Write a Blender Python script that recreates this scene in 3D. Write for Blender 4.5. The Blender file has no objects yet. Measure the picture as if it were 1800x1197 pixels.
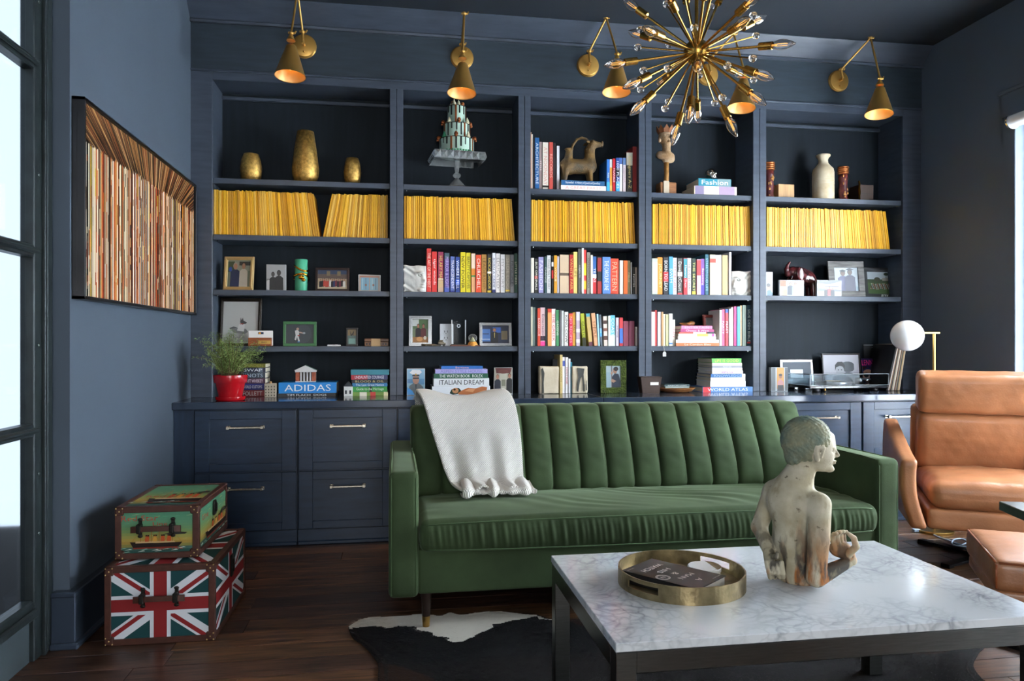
import bpy, math, random
import numpy as np
from mathutils import Matrix, Vector
random.seed(7); np.random.seed(7)
SC = bpy.context.scene
COL = SC.collection
PI = math.pi

# ------------------------------------------------------------------ camera, world, daylight, exposure
F_PX, YAW, HOR, CAM_Z = 1290.0, math.radians(9.0), 604.0, 1.055
cam_d = bpy.data.cameras.new('camera'); cam = bpy.data.objects.new('camera', cam_d); COL.objects.link(cam)
cam.location = (0, 0, CAM_Z); cam.rotation_euler = (PI/2, 0, -YAW)
cam_d.sensor_width = 36.0; cam_d.lens = 36.0*F_PX/1800.0
cam_d.shift_y = (HOR-598.5)/1800.0
cam_d.clip_start = .05
SC.camera = cam
SC.view_settings.view_transform = 'Standard'; SC.view_settings.look = 'None'
SC.view_settings.gamma = 1.0; SC.view_settings.use_curve_mapping = False
SC.view_settings.exposure = 0.55
w = bpy.data.worlds.new('sky'); SC.world = w; w.use_nodes = True
w.node_tree.nodes['Background'].inputs[0].default_value = (.72, .86, 1.0, 1)
w.node_tree.nodes['Background'].inputs[1].default_value = 1.1

def area(name, loc, rot, sx, sy, power, color):
    l = bpy.data.lights.new(name, 'AREA'); l.shape = 'RECTANGLE'; l.size = sx; l.size_y = sy
    l.energy = power; l.color = color
    o = bpy.data.objects.new(name, l); COL.objects.link(o); o.location = loc; o.rotation_euler = rot
    return o
# daylight at the right window; added near and rear fill at unseen openings
area('daylight_right', (3.56, 2.55, 1.42), (0, PI/2, 0), 2.1, 1.9, 190, (.82, .91, 1.0))
area('fill_right_near', (3.56, .0, 1.42), (0, PI/2, 0), 2.1, 1.9, 40, (.88, .94, 1.0))
area('fill_rear', (.2, -2.62, 1.45), (PI/2, 0, 0), 1.5, 2.1, 52, (1.0, .97, .93))

# ------------------------------------------------------------------ measuring helpers (metres; bookcase face is Y = 4.3)
_c, _s = math.cos(YAW), math.sin(YAW)
def at(px, py, Y):
    l = (px-900)/F_PX; u = (HOR-py)/F_PX
    t = Y/(_c-l*_s)
    return Vector(((_s+l*_c)*t, Y, CAM_Z+u*t))
def atz(px, py, Z):
    l = (px-900)/F_PX; u = (HOR-py)/F_PX
    t = (Z-CAM_Z)/u
    return Vector(((_s+l*_c)*t, (_c-l*_s)*t, Z))

# ------------------------------------------------------------------ materials
def lin(c):
    if isinstance(c, str):
        c = tuple(int(c[i:i+2], 16) for i in (0, 2, 4))
    return tuple((x/255/12.92) if x <= 10.3 else ((x/255+.055)/1.055)**2.4 for x in c)+(1.0,)
_M = {}
def mat(name, c='808080', rough=.5, metal=0., var=0., vscale=8., bump=0., bscale=60., sheen=0., coat=0., trans=0., ior=1.45,
        emit=0., ecol=None, stretch=None, c2=None, spec=.5, det=4.):
    if name in _M: return _M[name]
    m = bpy.data.materials.new(name); m.use_nodes = True; _M[name] = m
    nt = m.node_tree; b = nt.nodes['Principled BSDF']; N = nt.nodes.new; L = nt.links.new
    col = lin(c)
    b.inputs['Base Color'].default_value = col
    b.inputs['Roughness'].default_value = rough; b.inputs['Metallic'].default_value = metal
    b.inputs['Specular IOR Level'].default_value = spec; b.inputs['IOR'].default_value = ior
    if sheen:
        b.inputs['Sheen Weight'].default_value = sheen; b.inputs['Sheen Roughness'].default_value = .35
        b.inputs['Sheen Tint'].default_value = tuple(min(1, x*3+.15) for x in col[:3])+(1,)
    if coat:
        b.inputs['Coat Weight'].default_value = coat; b.inputs['Coat Roughness'].default_value = .06
    if trans: b.inputs['Transmission Weight'].default_value = trans
    if emit:
        b.inputs['Emission Color'].default_value = lin(ecol or c); b.inputs['Emission Strength'].default_value = emit
    if var or bump:
        tc = N('ShaderNodeTexCoord'); mp = N('ShaderNodeMapping'); L(tc.outputs['Object'], mp.inputs[0])
        if stretch: mp.inputs['Scale'].default_value = stretch
    if var:
        n = N('ShaderNodeTexNoise'); n.inputs['Scale'].default_value = vscale; n.inputs['Detail'].default_value = det
        L(mp.outputs[0], n.inputs[0])
        r = N('ShaderNodeValToRGB'); L(n.outputs[0], r.inputs[0])
        a, d = (col, lin(c2)) if c2 else (tuple(x*(1-var) for x in col[:3])+(1,), tuple(min(1, x*(1+var)) for x in col[:3])+(1,))
        r.color_ramp.elements[0].position = .32; r.color_ramp.elements[1].position = .68
        r.color_ramp.elements[0].color = a; r.color_ramp.elements[1].color = d
        L(r.outputs[0], b.inputs['Base Color'])
    if bump:
        n2 = N('ShaderNodeTexNoise'); n2.inputs['Scale'].default_value = bscale; n2.inputs['Detail'].default_value = 3
        L(mp.outputs[0], n2.inputs[0])
        bp = N('ShaderNodeBump'); bp.inputs['Strength'].default_value = bump; bp.inputs['Distance'].default_value = .01
        L(n2.outputs[0], bp.inputs['Height']); L(bp.outputs[0], b.inputs['Normal'])
    return m
def paper(c, rough=.45, **k):
    key = 'ink_'+(c if isinstance(c, str) else '%02x%02x%02x' % tuple(c))+'_%d' % (rough*100)
    return mat(key, c, rough, **k)
def print_mat(name='print', coat=.6, rough=.4, dim=1.):
    if name in _M: return _M[name]
    m = bpy.data.materials.new(name); m.use_nodes = True; _M[name] = m
    nt = m.node_tree; b = nt.nodes['Principled BSDF']
    a = nt.nodes.new('ShaderNodeAttribute'); a.attribute_name = 'Col'
    mu = nt.nodes.new('ShaderNodeMixRGB'); mu.blend_type = 'MULTIPLY'; mu.inputs[0].default_value = 1; mu.inputs[2].default_value = (dim, dim, dim, 1)
    nt.links.new(a.outputs['Color'], mu.inputs[1]); nt.links.new(mu.outputs[0], b.inputs['Base Color'])
    b.inputs['Roughness'].default_value = rough; b.inputs['Specular IOR Level'].default_value = .5 if coat else .15; b.inputs['Coat Weight'].default_value = coat; b.inputs['Coat Roughness'].default_value = .05
    return m

# ------------------------------------------------------------------ mesh helpers
class MB:
    def __init__(s): s.v = []; s.f = []; s.c = []; s.M = None
    def add(s, vs, fs, col=None):
        o = len(s.v)
        if s.M is not None: vs = [tuple(s.M @ Vector(p)) for p in vs]
        s.v += [tuple(p) for p in vs]; s.f += [tuple(i+o for i in f) for f in fs]; s.c += [col]*len(fs)
        return s
    def box(s, lo, hi, b=0., col=None):
        x0, y0, z0 = lo; x1, y1, z1 = hi
        if b <= 0:
            return s.add([(x0,y0,z0),(x1,y0,z0),(x1,y1,z0),(x0,y1,z0),(x0,y0,z1),(x1,y0,z1),(x1,y1,z1),(x0,y1,z1)],
                [(3,2,1,0),(4,5,6,7),(0,1,5,4),(1,2,6,5),(2,3,7,6),(3,0,4,7)], col)
        b = min(b, (x1-x0)*.49, (y1-y0)*.49, (z1-z0)*.49)
        vs = []; idx = {}
        for ix in (0, 1):
            for iy in (0, 1):
                for iz in (0, 1):
                    p = [(x0, x1)[ix], (y0, y1)[iy], (z0, z1)[iz]]; sg = [1-2*ix, 1-2*iy, 1-2*iz]
                    for a in range(3):
                        q = [p[k]+(sg[k]*b if k != a else 0) for k in range(3)]
                        idx[ix, iy, iz, a] = len(vs); vs.append(tuple(q))
        fs = []
        I = lambda x, y, z, a: idx[x, y, z, a]
        for k in (0, 1):
            q = [I(k,0,0,0), I(k,1,0,0), I(k,1,1,0), I(k,0,1,0)]; fs.append(q if k else q[::-1])
            q = [I(0,k,0,1), I(0,k,1,1), I(1,k,1,1), I(1,k,0,1)]; fs.append(q if k else q[::-1])
            q = [I(0,0,k,2), I(1,0,k,2), I(1,1,k,2), I(0,1,k,2)]; fs.append(q if k else q[::-1])
        for j in (0, 1):
            for k in (0, 1):
                q = [I(j,k,0,0), I(j,k,1,0), I(j,k,1,1), I(j,k,0,1)]; fs.append(q[::-1] if (j ^ k) else q)
                q = [I(j,0,k,0), I(j,1,k,0), I(j,1,k,2), I(j,0,k,2)]; fs.append(q if (j ^ k) else q[::-1])
                q = [I(0,j,k,1), I(1,j,k,1), I(1,j,k,2), I(0,j,k,2)]; fs.append(q[::-1] if (j ^ k) else q)
        for i in (0, 1):
            for j in (0, 1):
                for k in (0, 1):
                    q = [I(i,j,k,0), I(i,j,k,1), I(i,j,k,2)]; fs.append(q if (i+j+k) % 2 else q[::-1])
        return s.add(vs, fs, col)
    def tube(s, pts, r, n=8, cap=True, col=None):
        pts = [Vector(p) for p in pts]; m = len(pts)
        rr = r if isinstance(r, (list, tuple)) else [r]*m
        vs = []; fs = []; up = None
        for i in range(m):
            t = (pts[min(i+1, m-1)]-pts[max(i-1, 0)]).normalized()
            if up is None:
                up = Vector((0, 0, 1)) if abs(t.z) < .9 else Vector((0, 1, 0))
            a = t.cross(up)
            if a.length < 1e-5: a = t.cross(Vector((1, 0, 0)))
            a.normalize(); bb = t.cross(a).normalized(); up = -bb if False else a.cross(t)
            for k in range(n):
                q = 2*PI*k/n
                vs.append(pts[i]+(a*math.cos(q)+bb*math.sin(q))*rr[i])
        for i in range(m-1):
            for k in range(n):
                k2 = (k+1) % n
                fs.append((i*n+k, i*n+k2, (i+1)*n+k2, (i+1)*n+k))
        if cap:
            fs.append(tuple(range(n))[::-1]); fs.append(tuple((m-1)*n+k for k in range(n)))
        return s.add(vs, fs, col)
    def lathe(s, prof, n=24, c=(0, 0, 0), col=None, cap=True):
        vs = []; fs = []; m = len(prof)
        for r, z in prof:
            for k in range(n):
                q = 2*PI*k/n; vs.append((c[0]+r*math.cos(q), c[1]+r*math.sin(q), c[2]+z))
        for i in range(m-1):
            for k in range(n):
                k2 = (k+1) % n; fs.append((i*n+k, i*n+k2, (i+1)*n+k2, (i+1)*n+k))
        if cap:
            if prof[0][0] > 1e-6: fs.append(tuple(range(n))[::-1])
            if prof[-1][0] > 1e-6: fs.append(tuple((m-1)*n+k for k in range(n)))
        return s.add(vs, fs, col)
    def ell(s, c, r, n=14, m=8, col=None):
        if not isinstance(r, (list, tuple)): r = (r, r, r)
        vs = [(c[0], c[1], c[2]-r[2])]; fs = []
        for i in range(1, m):
            p = -PI/2+PI*i/m
            for k in range(n):
                q = 2*PI*k/n
                vs.append((c[0]+r[0]*math.cos(p)*math.cos(q), c[1]+r[1]*math.cos(p)*math.sin(q), c[2]+r[2]*math.sin(p)))
        vs.append((c[0], c[1], c[2]+r[2])); T = len(vs)-1
        for k in range(n):
            k2 = (k+1) % n
            fs.append((0, 1+k2, 1+k)); fs.append((T, T-n+k, T-n+k2))
            for i in range(m-2):
                a = 1+i*n; fs.append((a+k, a+k2, a+n+k2, a+n+k))
        return s.add(vs, fs, col)
    def prism(s, poly, y0, y1, col=None, ax='y'):
        # poly in the (x,z) plane, extruded along y (ax 'y'), or (x,y) along z (ax 'z'), or (y,z) along x (ax 'x')
        n = len(poly)
        P = {'y': lambda a, b, t: (a, t, b), 'z': lambda a, b, t: (a, b, t), 'x': lambda a, b, t: (t, a, b)}[ax]
        vs = [P(a, b, y0) for a, b in poly]+[P(a, b, y1) for a, b in poly]
        fs = [tuple(range(n)), tuple(range(2*n-1, n-1, -1))]+[(i, i+n, (i+1) % n+n, (i+1) % n) for i in range(n)]
        return s.add(vs, fs, col)
    def flat(s, poly, y, col=None):           # polygon in the x,z plane facing -y
        return s.add([(a, y, b) for a, b in poly], [tuple(range(len(poly)))], col)
    def build(s, name, m=None, parent=None, smooth=False, loc=None, fix=True):
        me = bpy.data.meshes.new(name); me.from_pydata(s.v, [], s.f)
        if any(c is not None for c in s.c):
            a = me.color_attributes.new('Col', 'FLOAT_COLOR', 'CORNER')
            buf = []
            for f, c in zip(s.f, s.c):
                buf += list(lin(c) if c is not None else (.5, .5, .5, 1))*len(f)
            a.data.foreach_set('color', buf)
        if fix:
            import bmesh
            bm = bmesh.new(); bm.from_mesh(me); bmesh.ops.recalc_face_normals(bm, faces=bm.faces); bm.to_mesh(me); bm.free()
        return link(name, me, m, parent, smooth, loc)
def link(name, me, m=None, parent=None, smooth=False, loc=None):
    if m is not None and not me.materials: me.materials.append(m)
    if smooth:
        if smooth is True: me.polygons.foreach_set('use_smooth', [True]*len(me.polygons))
        else: me.shade_smooth() if False else me.polygons.foreach_set('use_smooth', [True]*len(me.polygons))
        if smooth is not True: me.set_sharp_from_angle(angle=math.radians(smooth))
    o = bpy.data.objects.new(name, me); COL.objects.link(o)
    if parent is not None: o.parent = parent
    if loc is not None: o.location = loc
    return o
def tag(o, label, cat, group=None):
    o['label'] = label; o['category'] = cat
    if group: o['group'] = group
    return o
def thing(name, label, cat, loc=(0, 0, 0), rot=(0, 0, 0), group=None):
    o = bpy.data.objects.new(name, None); COL.objects.link(o); o.empty_display_size = .05
    o.location = loc; o.rotation_euler = rot
    return tag(o, label, cat, group)
def struct(o): o['kind'] = 'structure'; return o
def rbox(lo, hi, r, n=(8, 8, 8), fn=None):
    """closed box with rounded edges on a grid; fn(P, N) -> P displaces it (numpy)"""
    lo = np.array(lo, float); hi = np.array(hi, float); c = (lo+hi)/2; h = (hi-lo)/2; r = min(r, h.min()*.999)
    key = {}; vs = []; fs = []
    def gid(p):
        k = tuple(p)
        if k not in key: key[k] = len(vs); vs.append(k)
        return key[k]
    for a in range(3):
        b1, b2 = (a+1) % 3, (a+2) % 3
        for sgn in (0, 1):
            for i in range(n[b1]):
                for j in range(n[b2]):
                    q = []
                    for di, dj in ((0, 0), (1, 0), (1, 1), (0, 1)):
                        p = [0, 0, 0]; p[a] = sgn*n[a]; p[b1] = i+di; p[b2] = j+dj; q.append(gid(p))
                    fs.append(q if sgn else q[::-1])
    P = np.array(vs, float)
    out = np.zeros_like(P)
    for k in range(3):
        # cluster grid lines near the edges so the rounding is smooth
        t = P[:, k]/n[k]
        e = r/(2*h[k]); m = min(3, n[k]//3) if n[k] > 2 else 0
        g = np.linspace(0, 1, n[k]+1)
        if m:
            g = np.concatenate([e*(1-np.cos(np.linspace(0, PI/2, m+1))), np.linspace(e, 1-e, n[k]-2*m+1)[1:-1], 1-e*(1-np.cos(np.linspace(PI/2, 0, m+1)))])
        out[:, k] = lo[k]+g[P[:, k].astype(int)]*(2*h[k])
    inner = np.clip(out, lo+r, hi-r); d = out-inner; L = np.linalg.norm(d, axis=1, keepdims=True)
    Nn = d/np.maximum(L, 1e-9); Q = inner+Nn*r
    if fn is not None: Q = fn(Q, Nn)
    return Q, fs
def npmesh(name, V, Fs, m, parent=None, smooth=True, loc=None):
    me = bpy.data.meshes.new(name); me.from_pydata([tuple(p) for p in V], [], [tuple(f) for f in Fs])
    return link(name, me, m, parent, smooth, loc)
def sdf_mesh(fn, lo, hi, h):
    lo = np.array(lo, float); n = [int((b-a)/h)+2 for a, b in zip(lo, hi)]
    ax = [np.arange(k)*h+lo[i] for i, k in enumerate(n)]
    X, Y, Z = np.meshgrid(*ax, indexing='ij'); V = fn(X, Y, Z).astype(np.float32)
    S = V < 0; sh = tuple(k-1 for k in n)
    acc = np.zeros(sh+(3,), np.float32); cnt = np.zeros(sh, np.float32)
    cor = [(i, j, k) for i in (0, 1) for j in (0, 1) for k in (0, 1)]
    sl = lambda c: tuple(slice(c[d], c[d]+sh[d]) for d in range(3))
    for a in cor:
        for d in range(3):
            if a[d] == 0:
                b = list(a); b[d] = 1
                va, vb = V[sl(a)], V[sl(b)]; m = (va < 0) != (vb < 0)
                t = np.where(m, va/np.where(va == vb, 1, va-vb), 0)
                for e in range(3): acc[..., e] += np.where(m, a[e]+(t if e == d else 0), 0)
                cnt += m
    act = cnt > 0; idx = -np.ones(sh, int); idx[act] = np.arange(act.sum())
    cells = np.argwhere(act); verts = (cells+acc[act]/cnt[act][:, None])*h+lo
    fs = []
    for d in range(3):
        b1, b2 = (d+1) % 3, (d+2) % 3
        A = [slice(0, k) for k in n]; B = [slice(0, k) for k in n]
        A[d] = slice(0, n[d]-1); B[d] = slice(1, n[d])
        m = S[tuple(A)] != S[tuple(B)]
        e = np.argwhere(m); e = e[(e[:, b1] > 0) & (e[:, b2] > 0) & (e[:, b1] < n[b1]-1) & (e[:, b2] < n[b2]-1)]
        ins = S[tuple(A)][tuple(e.T)]
        def cell(o1, o2):
            q = e.copy(); q[:, b1] -= o1; q[:, b2] -= o2; return idx[tuple(q.T)]
        q = np.stack([cell(1, 1), cell(0, 1), cell(0, 0), cell(1, 0)], 1)
        q[~ins] = q[~ins][:, ::-1]
        fs.append(q)
    return verts, np.concatenate(fs).tolist()
def smin(a, b, k):
    h = np.clip(.5+.5*(b-a)/k, 0, 1); return b*(1-h)+a*h-k*h*(1-h)
def smax(a, b, k): return -smin(-a, -b, k)
def s_ell(X, Y, Z, c, r):
    q = np.sqrt(((X-c[0])/r[0])**2+((Y-c[1])/r[1])**2+((Z-c[2])/r[2])**2)
    return (q-1)*min(r)
def s_cap(X, Y, Z, a, b, ra, rb):
    a = np.array(a, float); b = np.array(b, float); d = b-a; L = (d@d) or 1e-9
    t = np.clip(((X-a[0])*d[0]+(Y-a[1])*d[1]+(Z-a[2])*d[2])/L, 0, 1)
    return np.sqrt((X-a[0]-d[0]*t)**2+(Y-a[1]-d[1]*t)**2+(Z-a[2]-d[2]*t)**2)-(ra+(rb-ra)*t)
def text(s, parent, m, mx, w, h, name='title', align='C'):
    """flat lettering fitted into a w x h field whose frame is the matrix mx (x reading direction, y up, z out of the surface)"""
    cu = bpy.data.curves.new('t', 'FONT'); cu.body = s; cu.size = 1; cu.resolution_u = 2
    to = bpy.data.objects.new('t', cu); COL.objects.link(to)
    me = bpy.data.meshes.new_from_object(to)
    bpy.data.objects.remove(to); bpy.data.curves.remove(cu)
    n = len(me.vertices)
    if n == 0: return None
    P = np.zeros(n*3); me.vertices.foreach_get('co', P); P = P.reshape(-1, 3)
    mn, mxx = P.min(0), P.max(0); sz = np.maximum(mxx-mn, 1e-6)
    ky = h/sz[1]; kx = min(w/sz[0], ky*1.6); ky = min(ky, kx*1.9)
    P = (P-(mn+mxx)/2)*[kx, ky, 1]
    if align == 'L': P[:, 0] += -w/2+sz[0]*kx/2
    P[:, 2] = 0
    me.vertices.foreach_set('co', P.ravel()); me.name = name; me.materials.clear()
    o = link(name, me, m, parent); o.matrix_local = mx
    return o
def frame_mx(loc, x, y):
    x = Vector(x); y = Vector(y); z = x.cross(y)
    return Matrix(((x[0], y[0], z[0], loc[0]), (x[1], y[1], z[1], loc[1]), (x[2], y[2], z[2], loc[2]), (0, 0, 0, 1)))
def copy_thing(root, loc=None, rot=None, label=None):
    def rec(o, p):
        c = o.copy(); COL.objects.link(c)
        if p is not None: c.parent = p
        for ch in o.children: rec(ch, c)
        return c
    r = rec(root, None)
    if loc is not None: r.location = loc
    if rot is not None: r.rotation_euler = rot
    if label: r['label'] = label
    return r
# ------------------------------------------------------------------ the room
NAVY = mat('navy_paint', '3f4855', .42, var=.12, vscale=2.2, bump=.05, bscale=140, stretch=(1, 1, 1))
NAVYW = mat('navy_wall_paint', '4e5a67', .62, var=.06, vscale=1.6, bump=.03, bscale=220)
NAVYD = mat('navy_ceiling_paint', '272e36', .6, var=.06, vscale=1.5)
def wood_paint():
    m = mat('navy_brushed_paint', '3f4855', .38, var=.14, vscale=5, stretch=(1.2, 1.2, 9), bump=.04, bscale=40)
    return m
NAVYB = wood_paint()
XL, XR, YB, YF, ZC = -1.124, 3.38, 4.56, -2.5, 2.953
YS = 4.3
# floor: sub-floor slab with oak boards laid on it
floor = struct(MB().box((-4.2, -2.6, -.06), (4.2, 4.7, -.012)).build('floor', mat('subfloor', '120c09', .8)))
def plank_mat(i):
    key = 'oak_%d' % i
    if key in _M: return _M[key]
    base = ['462f23', '523824', '3c281e', '5a3d28', '4b3323'][i]
    m = mat(key, base, .30, bump=.08, bscale=30, stretch=(1.2, 26, 1))
    nt = m.node_tree; N = nt.nodes.new; L = nt.links.new; b = nt.nodes['Principled BSDF']
    tc = N('ShaderNodeTexCoord'); oi = N('ShaderNodeObjectInfo'); ad = N('ShaderNodeVectorMath'); ad.operation = 'ADD'
    mp = N('ShaderNodeMapping'); mp.inputs['Scale'].default_value = (1.3, 16, 1)
    cx = N('ShaderNodeCombineXYZ'); mu = N('ShaderNodeMath'); mu.operation = 'MULTIPLY'; mu.inputs[1].default_value = 40
    L(oi.outputs['Random'], mu.inputs[0]); L(mu.outputs[0], cx.inputs[0]); L(tc.outputs['Object'], ad.inputs[0]); L(cx.outputs[0], ad.inputs[1])
    L(ad.outputs[0], mp.inputs[0])
    n = N('ShaderNodeTexNoise'); n.inputs['Scale'].default_value = 3.2; n.inputs['Detail'].default_value = 9; n.inputs['Distortion'].default_value = 1.1
    L(mp.outputs[0], n.inputs[0])
    r = N('ShaderNodeValToRGB'); c = lin(base)
    r.color_ramp.elements[0].position = .36; r.color_ramp.elements[0].color = tuple(x*.32 for x in c[:3])+(1,)
    r.color_ramp.elements[1].position = .66; r.color_ramp.elements[1].color = tuple(x*1.7 for x in c[:3])+(1,)
    L(n.outputs[0], r.inputs[0]); L(r.outputs[0], b.inputs['Base Color'])
    return m
rows = 0; pm = {}
y = .3
while y < 4.0:
    x = -1.3-random.random()*1.0; j = 0
    while x < 3.3:
        ln = random.choice((.9, 1.2, 1.5)); x1 = min(x+ln, 3.36)
        if x1 > -1.25:
            xa = max(x, -1.3); k = random.randrange(5)
            L_ = round((x1-xa)*20)/20
            key = (L_, k)
            if key not in pm:
                o = MB().box((0, 0, -.012), (x1-xa-.0015, .1235, 0), .0012).build('plank', plank_mat(k), floor, loc=(xa, y, 0)); pm[key] = (o.data, x1-xa)
            else:
                o = link('plank', pm[key][0], None, floor, loc=(xa, y, 0)); o.scale.x = (x1-xa)/pm[key][1]
        x = x1 if x1 < 3.36 else 9
    y += .125
# far boards outside the view are one sheet
struct(MB().box((-4.2, -2.6, -.012), (4.2, .3, -.0005)).build('floor', plank_mat(2)))
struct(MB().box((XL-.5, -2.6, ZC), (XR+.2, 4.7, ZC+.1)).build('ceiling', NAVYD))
struct(MB().box((XL-.3, YB, 0), (XR+.3, YB+.1, ZC)).build('wall_back', NAVYW))
struct(MB().box((XL, YS, 2.574), (XR, YS+.1, ZC)).build('trim_2', mat('navy_frieze_shaded', '303b44', .42, var=.14, vscale=5, stretch=(1.2, 1.2, 9), bump=.04, bscale=40)))           # frieze above the bookcase, navy darkened for the weaker light up there
# left wall with its free end, and the reveal the steel door stands in
WEND = 2.772
struct(MB().box((XL-.075, WEND, 0), (XL, YB+.1, ZC)).build('wall_left', NAVYW))
bb = MB().box((XL-.05, WEND-.028, 0), (XL+.028, 3.97, .185), .003)
bb.box((XL-.05, WEND-.034, .178), (XL+.030, 3.97, .196), .004)
bb.box((XL-.05, WEND-.044, 0), (XL+.044, 3.97, .022), .006)
struct(bb.build('baseboard_left', mat('navy_trim_gloss', '333d4b', .3, var=.1, vscale=3)))
XD = XL-.062                                                                        # plane of the glass door
struct(MB().box((XL-.5, -2.6, 2.75), (XL-.04, WEND, ZC)).build('wall_left_header', NAVYW))
STEEL = mat('blackened_steel', '2b3335', .38, .35, var=.2, vscale=14, bump=.03, bscale=90)
STEELD = mat('door_panel_paint', '3d474b', .5, var=.15, vscale=6)
def glass_door():
    d = bpy.data.objects.new('door_1', None); COL.objects.link(d); struct(d)
    y1 = WEND-.012; y0 = 1.30
    MB().box((XD-.05, y1-.035, 0), (XD+.012, y1, 2.75), .003).build('door_frame', STEEL, d)
    st = MB().box((XD-.045, y1-.112, .0), (XD+.004, y1-.04, 2.74), .004)
    st.box((XD+.004, y1-.062, .0), (XD+.016, y1-.046, 2.74), .002); st.build('stile', STEEL, d)
    MB().box((XD-.045, y0, 0), (XD+.004, y0+.09, 2.74), .004).build('stile', STEEL, d)
    zb = [2.74, 1.985, 1.362, .768, .155]
    zz = []
    for i, z in enumerate(zb[1:4]):
        m = MB().box((XD-.042, y0+.09, z-.021), (XD+.004, y1-.112, z+.021), .004)
        m.box((XD+.004, y0+.09, z-.009), (XD+.020, y1-.10, z+.009), .006); m.build('glazing_bar', STEEL, d)
    MB().box((XD-.045, y0, 2.68), (XD+.004, y1-.04, 2.74), .004).build('rail', STEEL, d)
    m = MB().box((XD-.045, y0, .145), (XD+.004, y1-.112, .205), .006); m.box((XD+.004, y0, .15), (XD+.02, y1-.112, .18), .006)
    m.build('rail', STEEL, d)
    MB().box((XD-.035, y0, .0), (XD-.012, y1-.112, .15)).build('kick_panel', STEELD, d)
    G = mat('door_glass', 'f3f8ff', .05, trans=1., ior=1.45)
    for a, b in zip(zb[1:]+[], zb[:-1]):
        MB().box((XD-.028, y0+.085, a+.018), (XD-.022, y1-.108, b-.018)).build('pane', G, d)
    S = mat('steel_screw', '55605f', .3, .9)
    for z in (.42, .62, 1.05, 1.62, 2.2):
        MB().lathe([(.0, .004), (.006, .003), (.007, 0)], 10).build('screw', S, d, True).matrix_local = Matrix.Translation((XD+.004, y1-.085, z)) @ Matrix.Rotation(PI/2, 4, 'Y')
glass_door()
# pale sky-lit wall added outside the door to brighten its glass
struct(MB().box((-2.6, -2.6, -.05), (-2.5, 4.8, 1.6)).build('wall_backdrop', mat('pale_backdrop', 'a6b0b9', .8)))
# right wall: one tall window, one added for fill; fill opening behind the camera
def wall_x(x0, x1, ys, holes, z0, z1, name):
    m = MB(); y = ys[0]
    for a, b in holes:
        m.box((x0, y, 0), (x1, a, ZC)); m.box((x0, a, 0), (x1, b, z0)); m.box((x0, a, z1), (x1, b, ZC)); y = b
    m.box((x0, y, 0), (x1, ys[1], ZC)); return struct(m.build(name, NAVYW))
wall_x(XR, XR+.14, (-2.6, YB+.1), ((-1.0, 1.0), (1.55, 3.556)), .16, 2.317, 'wall_right')
wf = MB(); wf.box((-4, YF-.14, 0), (-.6, YF, ZC)); wf.box((1.0, YF-.14, 0), (4.2, YF, ZC)); wf.box((-.6, YF-.14, 0), (1.0, YF, .25)); wf.box((-.6, YF-.14, 2.6), (1.0, YF, ZC))
struct(wf.build('wall_front', NAVYW))
WINF = mat('window_white_frame', 'e8ebee', .35)
for k, (a, b) in enumerate(((1.55, 3.556), (-1.0, 1.0))):  # second window is unseen, added to hold a fill light
    wn = bpy.data.objects.new('window_%d' % (k+1), None); COL.objects.link(wn); struct(wn)
    cs = MB().box((XR-.016, a-.09, 2.317), (XR+.002, b+.09, 2.457), .003); cs.box((XR-.03, a-.10, 2.447), (XR+.002, b+.10, 2.469), .004)
    cs.box((XR-.014, b, .0), (XR+.002, b+.085, 2.317), .003); cs.box((XR-.014, a-.085, .0), (XR+.002, a, 2.317), .003)
    cs.build('casing', NAVYW, wn)
    fr = MB()
    for q in ((a, a+.035), (b-.035, b), ((a+b)/2-.02, (a+b)/2+.02)): fr.box((XR+.06, q[0], .16), (XR+.10, q[1], 2.317), .003)
    fr.box((XR+.06, a, .16), (XR+.10, b, .2), .003); fr.box((XR+.06, a, 2.277), (XR+.10, b, 2.317), .003)
    fr.build('window_frame', WINF, wn)
    MB().box((XR+.078, a+.03, .19), (XR+.082, b-.03, 2.29)).build('pane', mat('window_glass', 'ffffff', .0, trans=1., ior=1.0), wn)
# rolled shade at the head of the window
sh = thing('roller_shade', 'rolled white window shade with a metal end cap at the right wall', 'window shade', (XR-.05, 3.5, 2.27))
MB().tube([(0, -1.9, 0), (0, .03, 0)], .034, 20).build('shade_roll', mat('shade_cloth', 'dcdfe0', .7), sh, 40)
MB().tube([(0, .03, 0), (0, .04, 0)], .042, 20).build('end_cap', mat('chrome', 'd8dde2', .15, 1.), sh, 40)
# crown board between frieze and ceiling
cr = MB()
cr.prism([(YS+.02, 2.838), (YS-.020, 2.838), (YS-.022, 2.850), (YS-.014, 2.858), (YS-.098, ZC-.012), (YS-.105, ZC-.004), (YS-.105, ZC+.01), (YS+.02, ZC+.01)], XL, XR, ax='x')
struct(cr.build('trim_3', NAVYB))

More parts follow.
